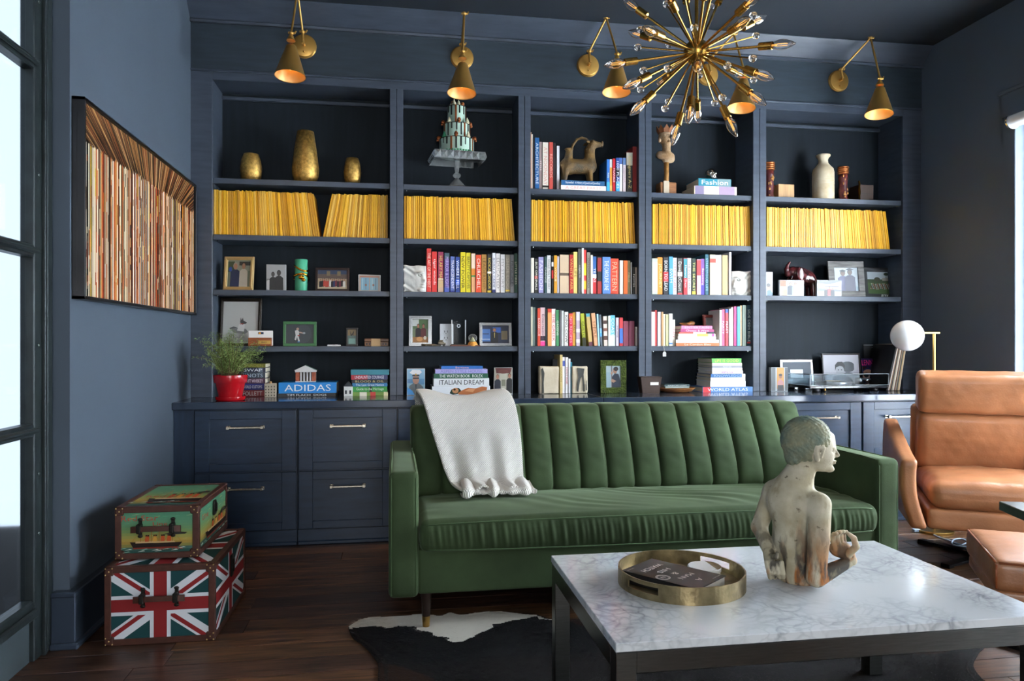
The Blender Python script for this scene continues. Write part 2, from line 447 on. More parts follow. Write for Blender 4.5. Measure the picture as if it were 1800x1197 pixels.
# ------------------------------------------------------------------ built-in bookcase
BAYS = [(-1.010, -.034), (.043, .719), (.794, 1.464), (1.546, 2.209), (2.297, 3.245)]
DIV = [(-1.124, -1.010), (-.034, .043), (.719, .794), (1.464, 1.546), (2.209, 2.297), (3.245, 3.38)]
CT = .755                                   # worktop height
S1, S2, S3, S4 = 1.983, 1.667, 1.358, 1.040  # shelf tops
DEP = .245
bc = thing('built_in_bookcase', 'navy painted built-in bookcase with five bays filling the back wall', 'bookcase', (1.12, YS, CT))
L0 = Vector(bc.location)
def P(m, name, mt=NAVYB, **k): o = m.build(name, mt, bc, **k); o.location = -L0; return o
for i, (a, b) in enumerate(DIV):
    m = MB()
    if i in (0, 5): m.box((a, YS, CT), (b, YS+.02, 2.574), .002)
    else:
        c = (a+b)/2; m.box((a, YS, CT), (c-.0012, YS+.02, 2.530), .002); m.box((c+.0012, YS, CT), (b, YS+.02, 2.530), .002)
    P(m, 'stile')
    if i in (0, 5): P(MB().box((a, YS+.02, CT), (b, YS+DEP, 2.574)), 'side_panel')
    else: P(MB().box((a+.001, YS+.02, CT), (b-.001, YS+DEP, 2.54)), 'divider')
P(MB().box((-1.010, YS, 2.527), (3.245, YS+.02, 2.574), .002), 'top_rail')
P(MB().box((-1.124, YS-.012, 2.570), (3.38, YS+.0, 2.582), .003), 'cap_moulding')
for i, (a, b) in enumerate(BAYS):
    P(MB().box((a, YS+DEP, CT), (b, YS+DEP+.012, 2.56)), 'back_panel', mat('navy_panel_shaded', '1c242b', .6, spec=.2, var=.12, vscale=4, stretch=(9, 1, .8)))  # bookcase navy darkened to carry the shade deep in the bays
    P(MB().box((a, YS+.02, 2.53), (b, YS+DEP, 2.55)), 'top_panel')
    P(MB().box((a, YS+DEP-.022, 2.49), (b, YS+DEP, 2.512), .004), 'cleat')
    for k, z in enumerate((S1, S2, S3, S4)):
        if i == 4 and k == 3: continue
        P(MB().box((a+.001, YS+.014, z-.031), (b-.001, YS+DEP, z), .0018), 'shelf')
    for z in (S1, S2, S3, S4)[:3 if i == 4 else 4]:
        for x in (a+.02, b-.02): P(MB().ell((x, YS+.03, z-.033), .004, 8, 5), 'shelf_pin', mat('chrome'))
# worktop: two lengths meeting at a fine joint
ct = thing('worktop', 'long navy glossy worktop running across all the base cabinets', 'worktop', (1.12, 3.95, .715))
TOPM = mat('worktop_gloss', '2f3a4a', .16, var=.12, vscale=3, coat=.3, stretch=(1, 5, 1))
for a, b in ((XL, 1.1395), (1.1405, XR)):
    o = MB().box((a, 3.95, .716), (b, YS+.004, CT), .003).build('worktop_length', TOPM, ct); o.location = -Vector(ct.location)
    o = MB().box((a, YS+.004, .716), (b, YS+DEP, CT), .0).build('worktop_length', TOPM, ct); o.location = -Vector(ct.location)

# ------------------------------------------------------------------ base cabinets
NICK = mat('brushed_nickel', 'c9c2b4', .26, 1., bump=.02, bscale=200)
CABM = mat('navy_cabinet_paint', '26364a', .34, var=.16, vscale=4, stretch=(9, 1, 1.3), bump=.03, bscale=30)
CABH = mat('navy_cabinet_paint_h', '26364a', .34, var=.16, vscale=4, stretch=(1.3, 1, 9), bump=.03, bscale=30)
cols = [(-1.019, -.515), (-.502, .002), (.013, .557), (.566, 1.11), (1.12, 1.663), (1.672, 2.216), (2.225, 2.724), (2.735, 3.208)]
cabl = ['base cabinet with two navy drawers behind the stacked trunks', 'base cabinet with two navy drawers at the sofa\'s left arm',
        'navy base cabinet behind the left end of the sofa', 'navy base cabinet hidden behind the white throw side of the sofa', 'navy base cabinet behind the middle of the sofa',
        'navy base cabinet behind the right half of the sofa', 'navy base cabinet with drawers above the right sofa arm', 'navy base cabinet with drawers behind the leather chair']
for i, (a, b) in enumerate(cols):
    if i in (3, 4, 5): pass
    t = thing('base_cabinet', cabl[i], 'cabinet', ((a+b)/2, 3.988, 0), group='base cabinets'); w = (b-a)/2
    ex0 = w+.0042+(.099 if i == 0 else 0); ex1 = w+.0042+(.166 if i == 7 else 0)
    MB().box((-ex0, 0, .0), (ex1, YS-3.988+.2, .716)).build('body', CABH, t)
    k = MB().box((-ex0, -.012, 0), (ex1, 0, .078)); k.box((-ex0, -.022, 0), (ex1, -.012, .02), .004); k.build('plinth', CABH, t)
    if i == 0: MB().box((-ex0, -.010, .078), (-w-.004, 0, .716), .001).build('filler', CABM, t)
    for z0, z1, hz in ((.393, .708, .622), (.084, .384, .305)):
        d = MB()
        s = .072
        d.box((-w, -.020, z0), (-w+s, 0, z1), .0018); d.box((w-s, -.020, z0), (w, 0, z1), .0018)
        d.box((-w+s, -.020, z1-s*.62), (w-s, 0, z1), .0018); d.box((-w+s, -.020, z0), (w-s, 0, z0+s*.55), .0018)
        dr = d.build('drawer', CABH, t)
        MB().box((-w+s, -.010, z0+s*.55), (w-s, -.001, z1-s*.62)).build('drawer_panel', CABH, dr)
        h = MB().box((-.088, -.052, hz-.005), (.088, -.042, hz+.005), .002)
        for x in (-.084, .084):
            h.box((x-.005, -.046, hz-.005), (x+.005, -.016, hz+.005), .002); h.box((x-.009, -.0215, hz-.009), (x+.009, -.0195, hz+.009), .001)
            h.box((x-.008, -.055, hz-.008), (x+.008, -.038, hz+.008), .002)
        h.build('handle', NICK, dr)
# ------------------------------------------------------------------ green velvet sofa
def velvet():
    m = mat('green_velvet', '35442b', .8, var=.25, vscale=5, sheen=.5, bump=.06, bscale=350, spec=.2)
    return m
VEL = velvet()
def put(root, m, name, mt, smooth=False):
    o = m.build(name, mt, root, smooth); o.location = -Vector(root.location); return o
def putn(root, VF, name, mt):
    o = npmesh(name, VF[0], VF[1], mt, root, True); o.location = -Vector(root.location); return o
def fbm(P, seed, sc, oct=3):
    """cheap smooth noise from summed sines (numpy)"""
    rs = np.random.RandomState(seed); out = np.zeros(len(P))
    for k in range(oct*5):
        d = rs.randn(3); d /= np.linalg.norm(d); f = sc*(1.0+1.9*(k//5))
        out += np.sin(P @ d*f+rs.rand()*6.28)/(1+k//5)
    return out/(oct*2.2)
sofa = thing('sofa', 'green velvet sofa with channel tufted back standing on a cowhide rug', 'sofa', (1.0, 3.15, 0))
for x0, x1, nm in ((-.026, .083, 'arm'), (1.917, 2.018, 'arm')):
    def af(P, N):
        P = P.copy(); P += N*(.0015*fbm(P, 3, 9))[:, None]; return P
    o = putn(sofa, rbox((x0, 2.69, .128), (x1, 3.60, .588), .022, (10, 40, 30), af), nm, VEL)
    sg = -1 if x0 < 1 else 1
    pp = []
    for xs in (x0+.010, x1-.010):
        pts = [(xs, 2.694, .14)]+[(xs, 2.694, z) for z in np.linspace(.2, .56, 8)]+[(xs, 2.699, .574), (xs, 2.715, .5835)]+[(xs, y, .5865) for y in np.linspace(2.8, 3.55, 8)]
        pp.append(pts)
    w_ = MB()
    for pts in pp: w_.tube(pts, .0028, 6)
    sm = w_.build('seam', mat('green_piping', '3a5030', .8, sheen=.5), o, True)
def rail(P, N): return P+N*(.0012*fbm(P, 5, 12))[:, None]
putn(sofa, rbox((.078, 2.705, .135), (1.922, 2.80, .302), .014, (60, 6, 10), rail), 'front_rail', VEL)
put(sofa, MB().box((.07, 2.75, .13), (1.93, 3.58, .20)), 'seat_base', mat('sofa_underside', '15140f', .9))
def seat(P, N):
    P = P.copy(); x, y, z = P.T
    u = (x-1.0)/.915; yy = (y-2.69)/.50
    crown = np.clip(1-u**2, 0, 1)**.5*np.clip(1-((yy-.45)/.62)**2, 0, 1)
    top = np.clip((z-.355)/.06, 0, 1)
    P[:, 2] += top*(.030*crown)
    bot = np.clip((.33-z)/.05, 0, 1)
    P[:, 2] -= bot*.010*np.clip(1-u**2, 0, 1)
    fr = np.clip((2.75-y)/.06, 0, 1)
    P[:, 1] -= fr*(.012*np.clip(1-u**2, 0, 1)**.5)
    mid = np.exp(-((z-.352)/.045)**2)
    P[:, 1] -= fr*mid*.012
    # gathered pleats on the front border, long drag lines on the top
    g = np.sin(x*165+4*np.sin(x*7)+z*20)*(.6+.4*np.sin(x*23))+.5*np.sin(x*283+z*33)
    P[:, 1] += fr*mid*g*.0032
    wr = np.sin((x*.8+y*1.5)*44+5*np.sin(x*4.3+y*3)+3*np.sin(y*11-x*6))*(.5+.5*np.sin(x*9+y*14))*(.35+.65*np.clip((x-.55)*1.3, 0, 1))
    P[:, 2] += top*(1-fr)*wr*.0045*np.clip((yy)*3, 0, 1)+top*.003*fbm(P, 8, 11)
    return P
sc_ = putn(sofa, rbox((.086, 2.682, .292), (1.914, 3.22, .405), .030, (420, 70, 22), seat), 'seat_cushion', VEL)
def welt(z0, yoff):
    pts = []
    for t in np.linspace(-1, 1, 60):
        x = 1.0+t*.885; c = max(0, 1-t*t)**.5
        pts.append((x, 2.676-.013*c+yoff, z0(c)))
    return pts
wm = MB().tube(welt(lambda c: .394+.013*c, .002), .0024, 6).tube(welt(lambda c: .306-.008*c, .004), .0024, 6)
o = wm.build('welt', mat('green_piping'), sc_, True)
# channel back: fifteen upright rolls sharing one mesh
NCH = 15; cw = (1.925-.072)/NCH
prof = [(3.205, .385), (3.165, .43), (3.185, .50), (3.215, .57), (3.252, .64), (3.285, .695), (3.308, .735), (3.318, .756), (3.338, .766), (3.41, .769), (3.46, .766), (3.49, .756)]
def resample(pr, n, sm_=6):
    P = np.array(pr); d = np.concatenate([[0], np.cumsum(np.linalg.norm(np.diff(P, axis=0), axis=1))]); t = np.linspace(0, d[-1], n)
    # smooth with Catmull-like averaging
    Q = np.stack([np.interp(t, d, P[:, k]) for k in (0, 1)], 1)
    for _ in range(sm_): Q[1:-1] = .25*Q[:-2]+.5*Q[1:-1]+.25*Q[2:]
    return Q
PR = resample(prof, 56, 2)
T = np.gradient(PR, axis=0); T /= np.linalg.norm(T, axis=1, keepdims=True); NR = np.stack([-T[:, 1], T[:, 0]], 1)
def channel_mesh(seed):
    vs = []; fs = []; nx = 17
    for i in range(len(PR)):
        for k in range(nx):
            u = -1+2*k/(nx-1); b = (max(0, 1-abs(u)**3.4))**.55
            fade = min(1, (len(PR)-1-i)/9.0)
            wr = .0022*math.sin(i*.9+seed+u*2.2)*(math.sin(i*.31+seed*2))*(1-abs(u))*(1 if i < 40 else .3)
            off = .024*b*(.2+.8*min(1, max(0, (44-i)/12.0)))+wr
            vs.append((u*cw/2*.998, PR[i][0]+NR[i][0]*off-.004, PR[i][1]+NR[i][1]*off))
    for i in range(len(PR)-1):
        for k in range(nx-1):
            a = i*nx+k; fs.append((a, a+1, a+nx+1, a+nx))
    me = bpy.data.meshes.new('back_channel'); me.from_pydata(vs, [], fs)
    import bmesh
    bm = bmesh.new(); bm.from_mesh(me); bmesh.ops.recalc_face_normals(bm, faces=bm.faces)
    if sum(f.normal.y for f in bm.faces) > 0: bmesh.ops.reverse_faces(bm, faces=bm.faces)
    bm.to_mesh(me); bm.free()
    me.materials.append(VEL); me.polygons.foreach_set('use_smooth', [True]*len(me.polygons))
    return me
CM = [channel_mesh(s) for s in (0, 1.7, 3.1)]
for i in range(NCH):
    link('back_channel', CM[i % 3], None, sofa, loc=Vector((.072+cw*(i+.5), 0, 0))-Vector(sofa.location))
def bk(P, N):
    P = P.copy(); P[:, 1] += -.11*np.clip((.768-P[:, 2])/.4, 0, 1)*(P[:, 1] < 3.40); return P
putn(sofa, rbox((.068, 3.36, .20), (1.929, 3.60, .758), .02, (30, 8, 16), bk), 'back_frame', VEL)
LEGM = mat('espresso_leg', '231813', .35); BRASS = mat('satin_brass', 'b08d4f', .3, 1., bump=.02, bscale=120)
for x, y in ((.111, 2.735), (1.88, 2.735), (.111, 3.5), (1.88, 3.5), (1.0, 3.5)):
    z0 = .009 if y < 3 else 0
    l = put(sofa, MB().lathe([(.0145, .046), (.021, .135)], 16, (x, y, 0)), 'leg', LEGM, 40)
    b_ = MB().lathe([(.0128, z0), (.0135, z0+.002), (.0150, .045), (.0148, .048)], 16, (x, y, 0)).build('brass_tip', BRASS, l, 40)

# ------------------------------------------------------------------ knitted throw over the sofa back
def knit():
    m = mat('cream_knit', 'd9d4cb', .85, sheen=.3, spec=.2)
    nt = m.node_tree; N = nt.nodes.new; L = nt.links.new; b = nt.nodes['Principled BSDF']
    uv = N('ShaderNodeUVMap'); sp = N('ShaderNodeSeparateXYZ'); L(uv.outputs[0], sp.inputs[0])
    def math_(op, a, bb=None):
        n = N('ShaderNodeMath'); n.operation = op
        (L(a, n.inputs[0]) if not isinstance(a, float) else setattr(n.inputs[0], 'default_value', a))
        if bb is not None: (L(bb, n.inputs[1]) if not isinstance(bb, float) else setattr(n.inputs[1], 'default_value', bb))
        return n.outputs[0]
    sx = math_('SINE', math_('MULTIPLY', sp.outputs[0], 600.0)); sy = math_('SINE', math_('MULTIPLY', sp.outputs[1], 780.0))
    pr = math_('MULTIPLY', sx, sy); s2 = math_('ADD', math_('MULTIPLY', pr, .5), .5)
    mx = N('ShaderNodeMixRGB'); mx.inputs[1].default_value = lin('b0aba2'); mx.inputs[2].default_value = lin('fbf8f1'); L(s2, mx.inputs[0]); L(mx.outputs[0], b.inputs['Base Color'])
    bp = N('ShaderNodeBump'); bp.inputs['Strength'].default_value = .9; bp.inputs['Distance'].default_value = .004
    L(s2, bp.inputs['Height']); L(bp.outputs[0], b.inputs['Normal'])
    return m
KNIT = knit()
throw = thing('knit_throw', 'cream chunky knit throw draped over the left end of the sofa back', 'blanket', (.35, 3.0, .43))
def sheet(path, xl, xr, nu, nv, fn, name, thick=.010):
    Pp = resample(path, nv); vs = []; uvs = []; fs = []
    Tt = np.gradient(Pp, axis=0); Tt /= np.linalg.norm(Tt, axis=1, keepdims=True)+1e-9
    dl = np.concatenate([[0], np.cumsum(np.linalg.norm(np.diff(Pp, axis=0), axis=1))])
    for i in range(nv):
        v = i/(nv-1); a = np.interp(v, *zip(*xl)); b = np.interp(v, *zip(*xr))
        for k in range(nu):
            u = k/(nu-1); n_ = np.array([Tt[i][1], -Tt[i][0]]); dx, dn, dz = fn(u, v)
            p = Pp[i]+n_*dn
            vs.append((a+(b-a)*u+dx, p[0]+(dz[0] if isinstance(dz, tuple) else 0), p[1]+(dz[1] if isinstance(dz, tuple) else dz))); uvs.append((u*.45, dl[i]))
    for i in range(nv-1):
        for k in range(nu-1):
            q = i*nu+k; fs.append((q, q+1, q+nu+1, q+nu))
    me = bpy.data.meshes.new(name); me.from_pydata(vs, [], fs)
    ul = me.uv_layers.new(name='UVMap')
    for lp in me.loops: ul.data[lp.index].uv = uvs[lp.vertex_index]
    o = link(name, me, KNIT, throw, True); o.location = -Vector(throw.location)
    md = o.modifiers.new('thickness', 'SOLIDIFY'); md.thickness = thick; md.offset = 0
    return o
tp = [(3.60, .60), (3.605, .70), (3.60, .755), (3.56, .785), (3.48, .800), (3.40, .804), (3.335, .795), (3.285, .765), (3.235, .70), (3.195, .63), (3.155, .55), (3.120, .48), (3.095, .452), (3.05, .443), (2.985, .440)]
def tf(u, v):
    lump = .012*math.sin(u*7.5+1.0)*math.exp(-((v-.28)/.12)**2)-.014*math.exp(-((u-.42)/.16)**2)*math.exp(-((v-.24)/.10)**2)
    e = max(0, (v-.62)/.38)
    fold = e*(.016*math.sin(u*15+.5+v*2)+.008*math.sin(u*27))
    mid = .006*math.sin(u*5+v*6)
    return (.006*math.sin(v*9+u*2), .012+lump+mid+fold*.8+.010*(1-e), 0)
xl = [(0, .085), (.2, .088), (.38, .098), (.52, .135), (.66, .165), (.8, .195), (.9, .225), (1, .26)]
xr = [(0, .50), (.2, .51), (.38, .515), (.52, .53), (.66, .535), (.8, .54), (.9, .545), (1, .56)]
sheet(tp, xl, xr, 60, 90, tf, 'knit_layer')
# the lower end is folded back on itself: an inner layer whose wavy hem shows
hp = [(3.10, .470), (3.05, .462), (3.0, .458), (2.965, .452), (2.945, .446), (2.95, .438), (2.98, .436), (3.04, .436)]
def hf(u, v): return (.008*math.sin(u*9), .010*math.sin(u*17+v*1.4)*(1-abs(2*v-1)*.5)+.006*math.sin(u*31), .004)
sheet(hp, [(0, .27), (1, .265)], [(0, .565), (1, .572)], 60, 26, hf, 'hem', .006)

# ------------------------------------------------------------------ marble coffee table
def marble():
    m = mat('carrara_marble', 'e6e8ea', .16, coat=.3)
    nt = m.node_tree; N = nt.nodes.new; L = nt.links.new; b = nt.nodes['Principled BSDF']
    tc = N('ShaderNodeTexCoord'); n = N('ShaderNodeTexNoise'); n.inputs['Scale'].default_value = 3.2; n.inputs['Detail'].default_value = 6
    L(tc.outputs['Object'], n.inputs[0])
    mx = N('ShaderNodeMixRGB'); mx.inputs[0].default_value = .24; L(tc.outputs['Object'], mx.inputs[1]); L(n.outputs['Color'], mx.inputs[2])
    def vein(sc, w, rnd):
        v = N('ShaderNodeTexVoronoi'); v.feature = 'DISTANCE_TO_EDGE'; v.inputs['Scale'].default_value = sc; L(mx.outputs[0], v.inputs['Vector'])
        r = N('ShaderNodeValToRGB'); r.color_ramp.elements[0].position = 0; r.color_ramp.elements[0].color = (1, 1, 1, 1)
        r.color_ramp.elements[1].position = w; r.color_ramp.elements[1].color = (0, 0, 0, 1); L(v.outputs['Distance'], r.inputs[0]); return r.outputs[0]
    a = vein(15, .09, 1); c = vein(38, .16, 1)
    n3 = N('ShaderNodeTexNoise'); n3.inputs['Scale'].default_value = 5; L(tc.outputs['Object'], n3.inputs[0])
    r3 = N('ShaderNodeValToRGB'); r3.color_ramp.elements[0].position = .38; r3.color_ramp.elements[1].position = .72; L(n3.outputs[0], r3.inputs[0])
    m1 = N('ShaderNodeMath'); m1.operation = 'MULTIPLY'; L(a, m1.inputs[0]); m1.inputs[1].default_value = .5
    m2 = N('ShaderNodeMath'); m2.operation = 'MULTIPLY'; L(c, m2.inputs[0]); m2.inputs[1].default_value = .5
    m3 = N('ShaderNodeMath'); m3.operation = 'ADD'; L(m1.outputs[0], m3.inputs[0]); L(m2.outputs[0], m3.inputs[1])
    m4 = N('ShaderNodeMath'); m4.operation = 'MULTIPLY'; L(m3.outputs[0], m4.inputs[0]); L(r3.outputs[0], m4.inputs[1])
    m5 = N('ShaderNodeMath'); m5.operation = 'MULTIPLY_ADD'; m5.inputs[1].default_value = .75; m5.use_clamp = True; L(m4.outputs[0], m5.inputs[0])
    m6 = N('ShaderNodeMath'); m6.operation = 'MULTIPLY'; m6.inputs[1].default_value = .12; L(n3.outputs[0], m6.inputs[0]); L(m6.outputs[0], m5.inputs[2])
    cm = N('ShaderNodeMixRGB'); cm.inputs[1].default_value = lin('cdd0d2'); cm.inputs[2].default_value = lin('5f656d'); L(m5.outputs[0], cm.inputs[0]); L(cm.outputs[0], b.inputs['Base Color'])
    return m
tb = thing('coffee_table', 'low coffee table with white veined marble top and brushed steel frame', 'table', (.99, 1.83, 0))
MX0, MX1, MY0, MY1 = .460, 1.523, 1.50, 2.155
put(tb, MB().box((MX0, MY0, .400), (MX1, MY1, .42), .0015), 'marble_top', marble())
STL = mat('brushed_steel', '777a78', .28, 1., var=.12, vscale=20, stretch=(1, 1, 12), bump=.02, bscale=80)
q = .045
fr = MB()
for y in (MY0+.002, MY1-.002-q): fr.box((MX0+.002+q, y, .352), (MX1-.002-q, y+q, .3985), .0015)
for x in (MX0+.002, MX1-.002-q): fr.box((x, MY0+.002+q, .352), (x+q, MY1-.002-q, .3985), .0015)
put(tb, fr, 'frame', STL)
for x in (MX0+.002, MX1-.002-q):
    for y in (MY0+.002, MY1-.002-q): put(tb, MB().box((x, y, .009), (x+q, y+q, .3985), .0015), 'leg', STL)

# ------------------------------------------------------------------ round tray with what lies in it
TC = atz(1197, 1026, .42)
tray = thing('round_tray', 'round antiqued brass tray with cut-out handles on the marble table', 'tray', TC)
ANT = mat('antiqued_brass', '9a8a66', .34, .85, var=.6, vscale=26, c2='6c5f45', bump=.12, bscale=60)
R0 = .165
def ring(m, r0, r1, z0, z1, gaps, n=96):
    for k in range(n):
        a0 = 2*PI*k/n; a1 = 2*PI*(k+1)/n; am = (a0+a1)/2
        if any(abs((am-g+PI) % (2*PI)-PI) < hw for g, hw in gaps): 
            continue
        c0, s0, c1, s1 = math.cos(a0), math.sin(a0), math.cos(a1), math.sin(a1)
        m.add([(r0*c0, r0*s0, z0), (r0*c1, r0*s1, z0), (r1*c1, r1*s1, z0), (r1*c0, r1*s0, z0), (r0*c0, r0*s0, z1), (r0*c1, r0*s1, z1), (r1*c1, r1*s1, z1), (r1*c0, r1*s0, z1)],
              [(3,2,1,0),(4,5,6,7),(0,1,5,4),(1,2,6,5),(2,3,7,6),(3,0,4,7)])
H = [(math.radians(212), .30), (math.radians(32), .30)]
m = MB(); ring(m, R0-.004, R0, 0, .016, []); ring(m, R0-.004, R0, .016, .034, H); ring(m, R0-.004, R0, .034, .044, []); m.build('tray_wall', ANT, tray, 35)
MB().lathe([(R0-.003, 0), (R0-.003, .005)], 64).build('tray_floor', ANT, tray, 35)
# the black book in the tray
bz = .42+.036
c0, c1, c2, c3 = atz(1147.5, 979, bz), atz(1291.7, 1016.7, bz), atz(1244, 1038, bz), atz(1093, 1002.5, bz)
cc = (c0+c1+c2+c3)/4; ux = ((c3-c0)+(c2-c1)).normalized(); uy = (((c1-c0)+(c2-c3)).normalized()); uy = (uy-ux*uy.dot(ux)).normalized()
hw, hh = .074, .112
cb = Vector((TC[0]-.012, TC[1]-.006, 0))+ux*.022
MXB = frame_mx((cb[0], cb[1], .42), ux, uy)
bk_ = thing('cover_book', 'black book with white lettering lying in the brass tray', 'book'); bk_.matrix_world = MXB
BLK = mat('black_cover', '1d1b1b', .35, coat=.15)
m = MB().box((-hw, -hh, .0335), (hw, hh, .036), .0008); m.box((-hw, -hh, .0058), (hw, hh, .0083), .0008); m.box((hw-.003, -hh, .006), (hw, hh, .036), .0008); m.build('cover', BLK, bk_)
MB().box((-hw+.004, -hh+.003, .0083), (hw-.003, hh-.003, .0335)).build('pages', paper('d8d2c4', .8), bk_)
WH = paper('e9e2d8', .5)
I4 = lambda x, y, z=.0363: Matrix.Translation((x, y, z))
for s_, y_, w_, h_, x_ in (('A', .076, .02, .015, 0), ('MAN', .038, .060, .016, 0), ('&', .006, .02, .017, 0), ('HIS', -.028, .05, .016, 0), ('WATCH', -.064, .086, .017, 0)):
    text(s_, bk_, WH, I4(x_, y_), w_, h_)
text('STORIES FROM THE', bk_, WH, I4(-.05, .098), .045, .0035); text('COLLECTED', bk_, WH, I4(.05, -.098), .03, .003)
m = MB(); m.lathe([(.017, .0362), (.0175, .0363), (.0185, .0363), (.019, .0362)], 32, (.050, .0, 0), cap=False); m.lathe([(.014, .0362), (.0145, .0363), (.0148, .0363), (.015, .0362)], 32, (.050, .0, 0), cap=False)
m.build('emblem', WH, bk_); text('N', bk_, WH, I4(.050, .0), .012, .01, 'emblem_letter')
# round marble coasters
cp = cb-ux*(hw+.053)+uy*.018
for i in range(2):
    t = thing('coaster', ['round white marble coaster under another in the brass tray', 'round white marble and brass coaster on top in the brass tray'][i], 'coaster', (cp[0]+.003*i, cp[1], .4255+.013*i), group='coasters in the tray')
    MB().lathe([(.043, 0), (.045, .002), (.045, .010), (.043, .012)], 40).build('disc', mat('white_marble', 'e4e2dc', .2), t, 30)
    if i:
        MB().prism([(.0445*math.cos(a), .0445*math.sin(a)) for a in np.linspace(-1.1, 1.1, 16)], .0118, .0124, ax='z').build('inlay', mat('dull_brass', '8d7f62', .4, .7), t)
# ------------------------------------------------------------------ weathered stone bust on the table
BP = Vector((1.232, 1.675, .42)); BP = atz(1399, 1020, .42)
bust = thing('bust_sculpture', 'weathered cream stone bust of a bare figure seen from behind on the table', 'sculpture', BP, (0, 0, -math.atan2(BP[0], BP[1])))
K = 1.0/3.519/1290*(BP[0]*_s+BP[1]*_c)            # one traced unit in metres
def B(cx, cy, y=0.): return ((cx-345)*K, y, (1098-cy)*K)
def stone():
    m = mat('weathered_stone', 'cfc6b0', .72)
    nt = m.node_tree; N = nt.nodes.new; L = nt.links.new; b = nt.nodes['Principled BSDF']
    tc = N('ShaderNodeTexCoord'); sep = N('ShaderNodeSeparateXYZ'); L(tc.outputs['Object'], sep.inputs[0])
    def noise(sc, det=5, st=(1, 1, 1)):
        mp = N('ShaderNodeMapping'); mp.inputs['Scale'].default_value = st; L(tc.outputs['Object'], mp.inputs[0])
        n = N('ShaderNodeTexNoise'); n.inputs['Scale'].default_value = sc; n.inputs['Detail'].default_value = det; L(mp.outputs[0], n.inputs[0]); return n.outputs[0]
    def ramp(src, p0, p1, c0, c1):
        r = N('ShaderNodeValToRGB'); r.color_ramp.elements[0].position = p0; r.color_ramp.elements[1].position = p1
        r.color_ramp.elements[0].color = c0; r.color_ramp.elements[1].color = c1; L(src, r.inputs[0]); return r.outputs[0]
    def mix(f, a, c):
        x = N('ShaderNodeMixRGB'); L(f, x.inputs[0])
        (L(a, x.inputs[1]) if not isinstance(a, tuple) else setattr(x.inputs[1], 'default_value', a)); x.inputs[2].default_value = c; return x.outputs[0]
    bl, wh = (0, 0, 0, 1), (1, 1, 1, 1)
    base = ramp(noise(16), .35, .68, lin('9c9276'), lin('bdb5a0'))
    hz = N('ShaderNodeMapRange'); hz.inputs[1].default_value = .19; hz.inputs[2].default_value = .05; L(sep.outputs[2], hz.inputs[0])
    def low(nz, p0, p1):
        mu = N('ShaderNodeMath'); mu.operation = 'MULTIPLY'; L(ramp(nz, p0, p1, bl, wh), mu.inputs[0]); L(hz.outputs[0], mu.inputs[1]); return mu.outputs[0]
    c = mix(low(noise(17, 7, (1, 1, .3)), .50, .58), base, lin('9a5f2a'))
    c = mix(low(noise(23, 8, (1.2, 1, .35)), .50, .57), c, lin('3a3630'))
    c = mix(ramp(noise(30, 8, (1, 1, .5)), .58, .70, bl, wh), c, lin('8f8468'))
    c = mix(ramp(noise(70, 4), .66, .74, bl, wh), c, lin('5d5340'))
    L(c, b.inputs['Base Color'])
    bp = N('ShaderNodeBump'); bp.inputs['Strength'].default_value = .35; bp.inputs['Distance'].default_value = .004; L(noise(85, 6), bp.inputs['Height']); L(bp.outputs[0], b.inputs['Normal'])
    return m
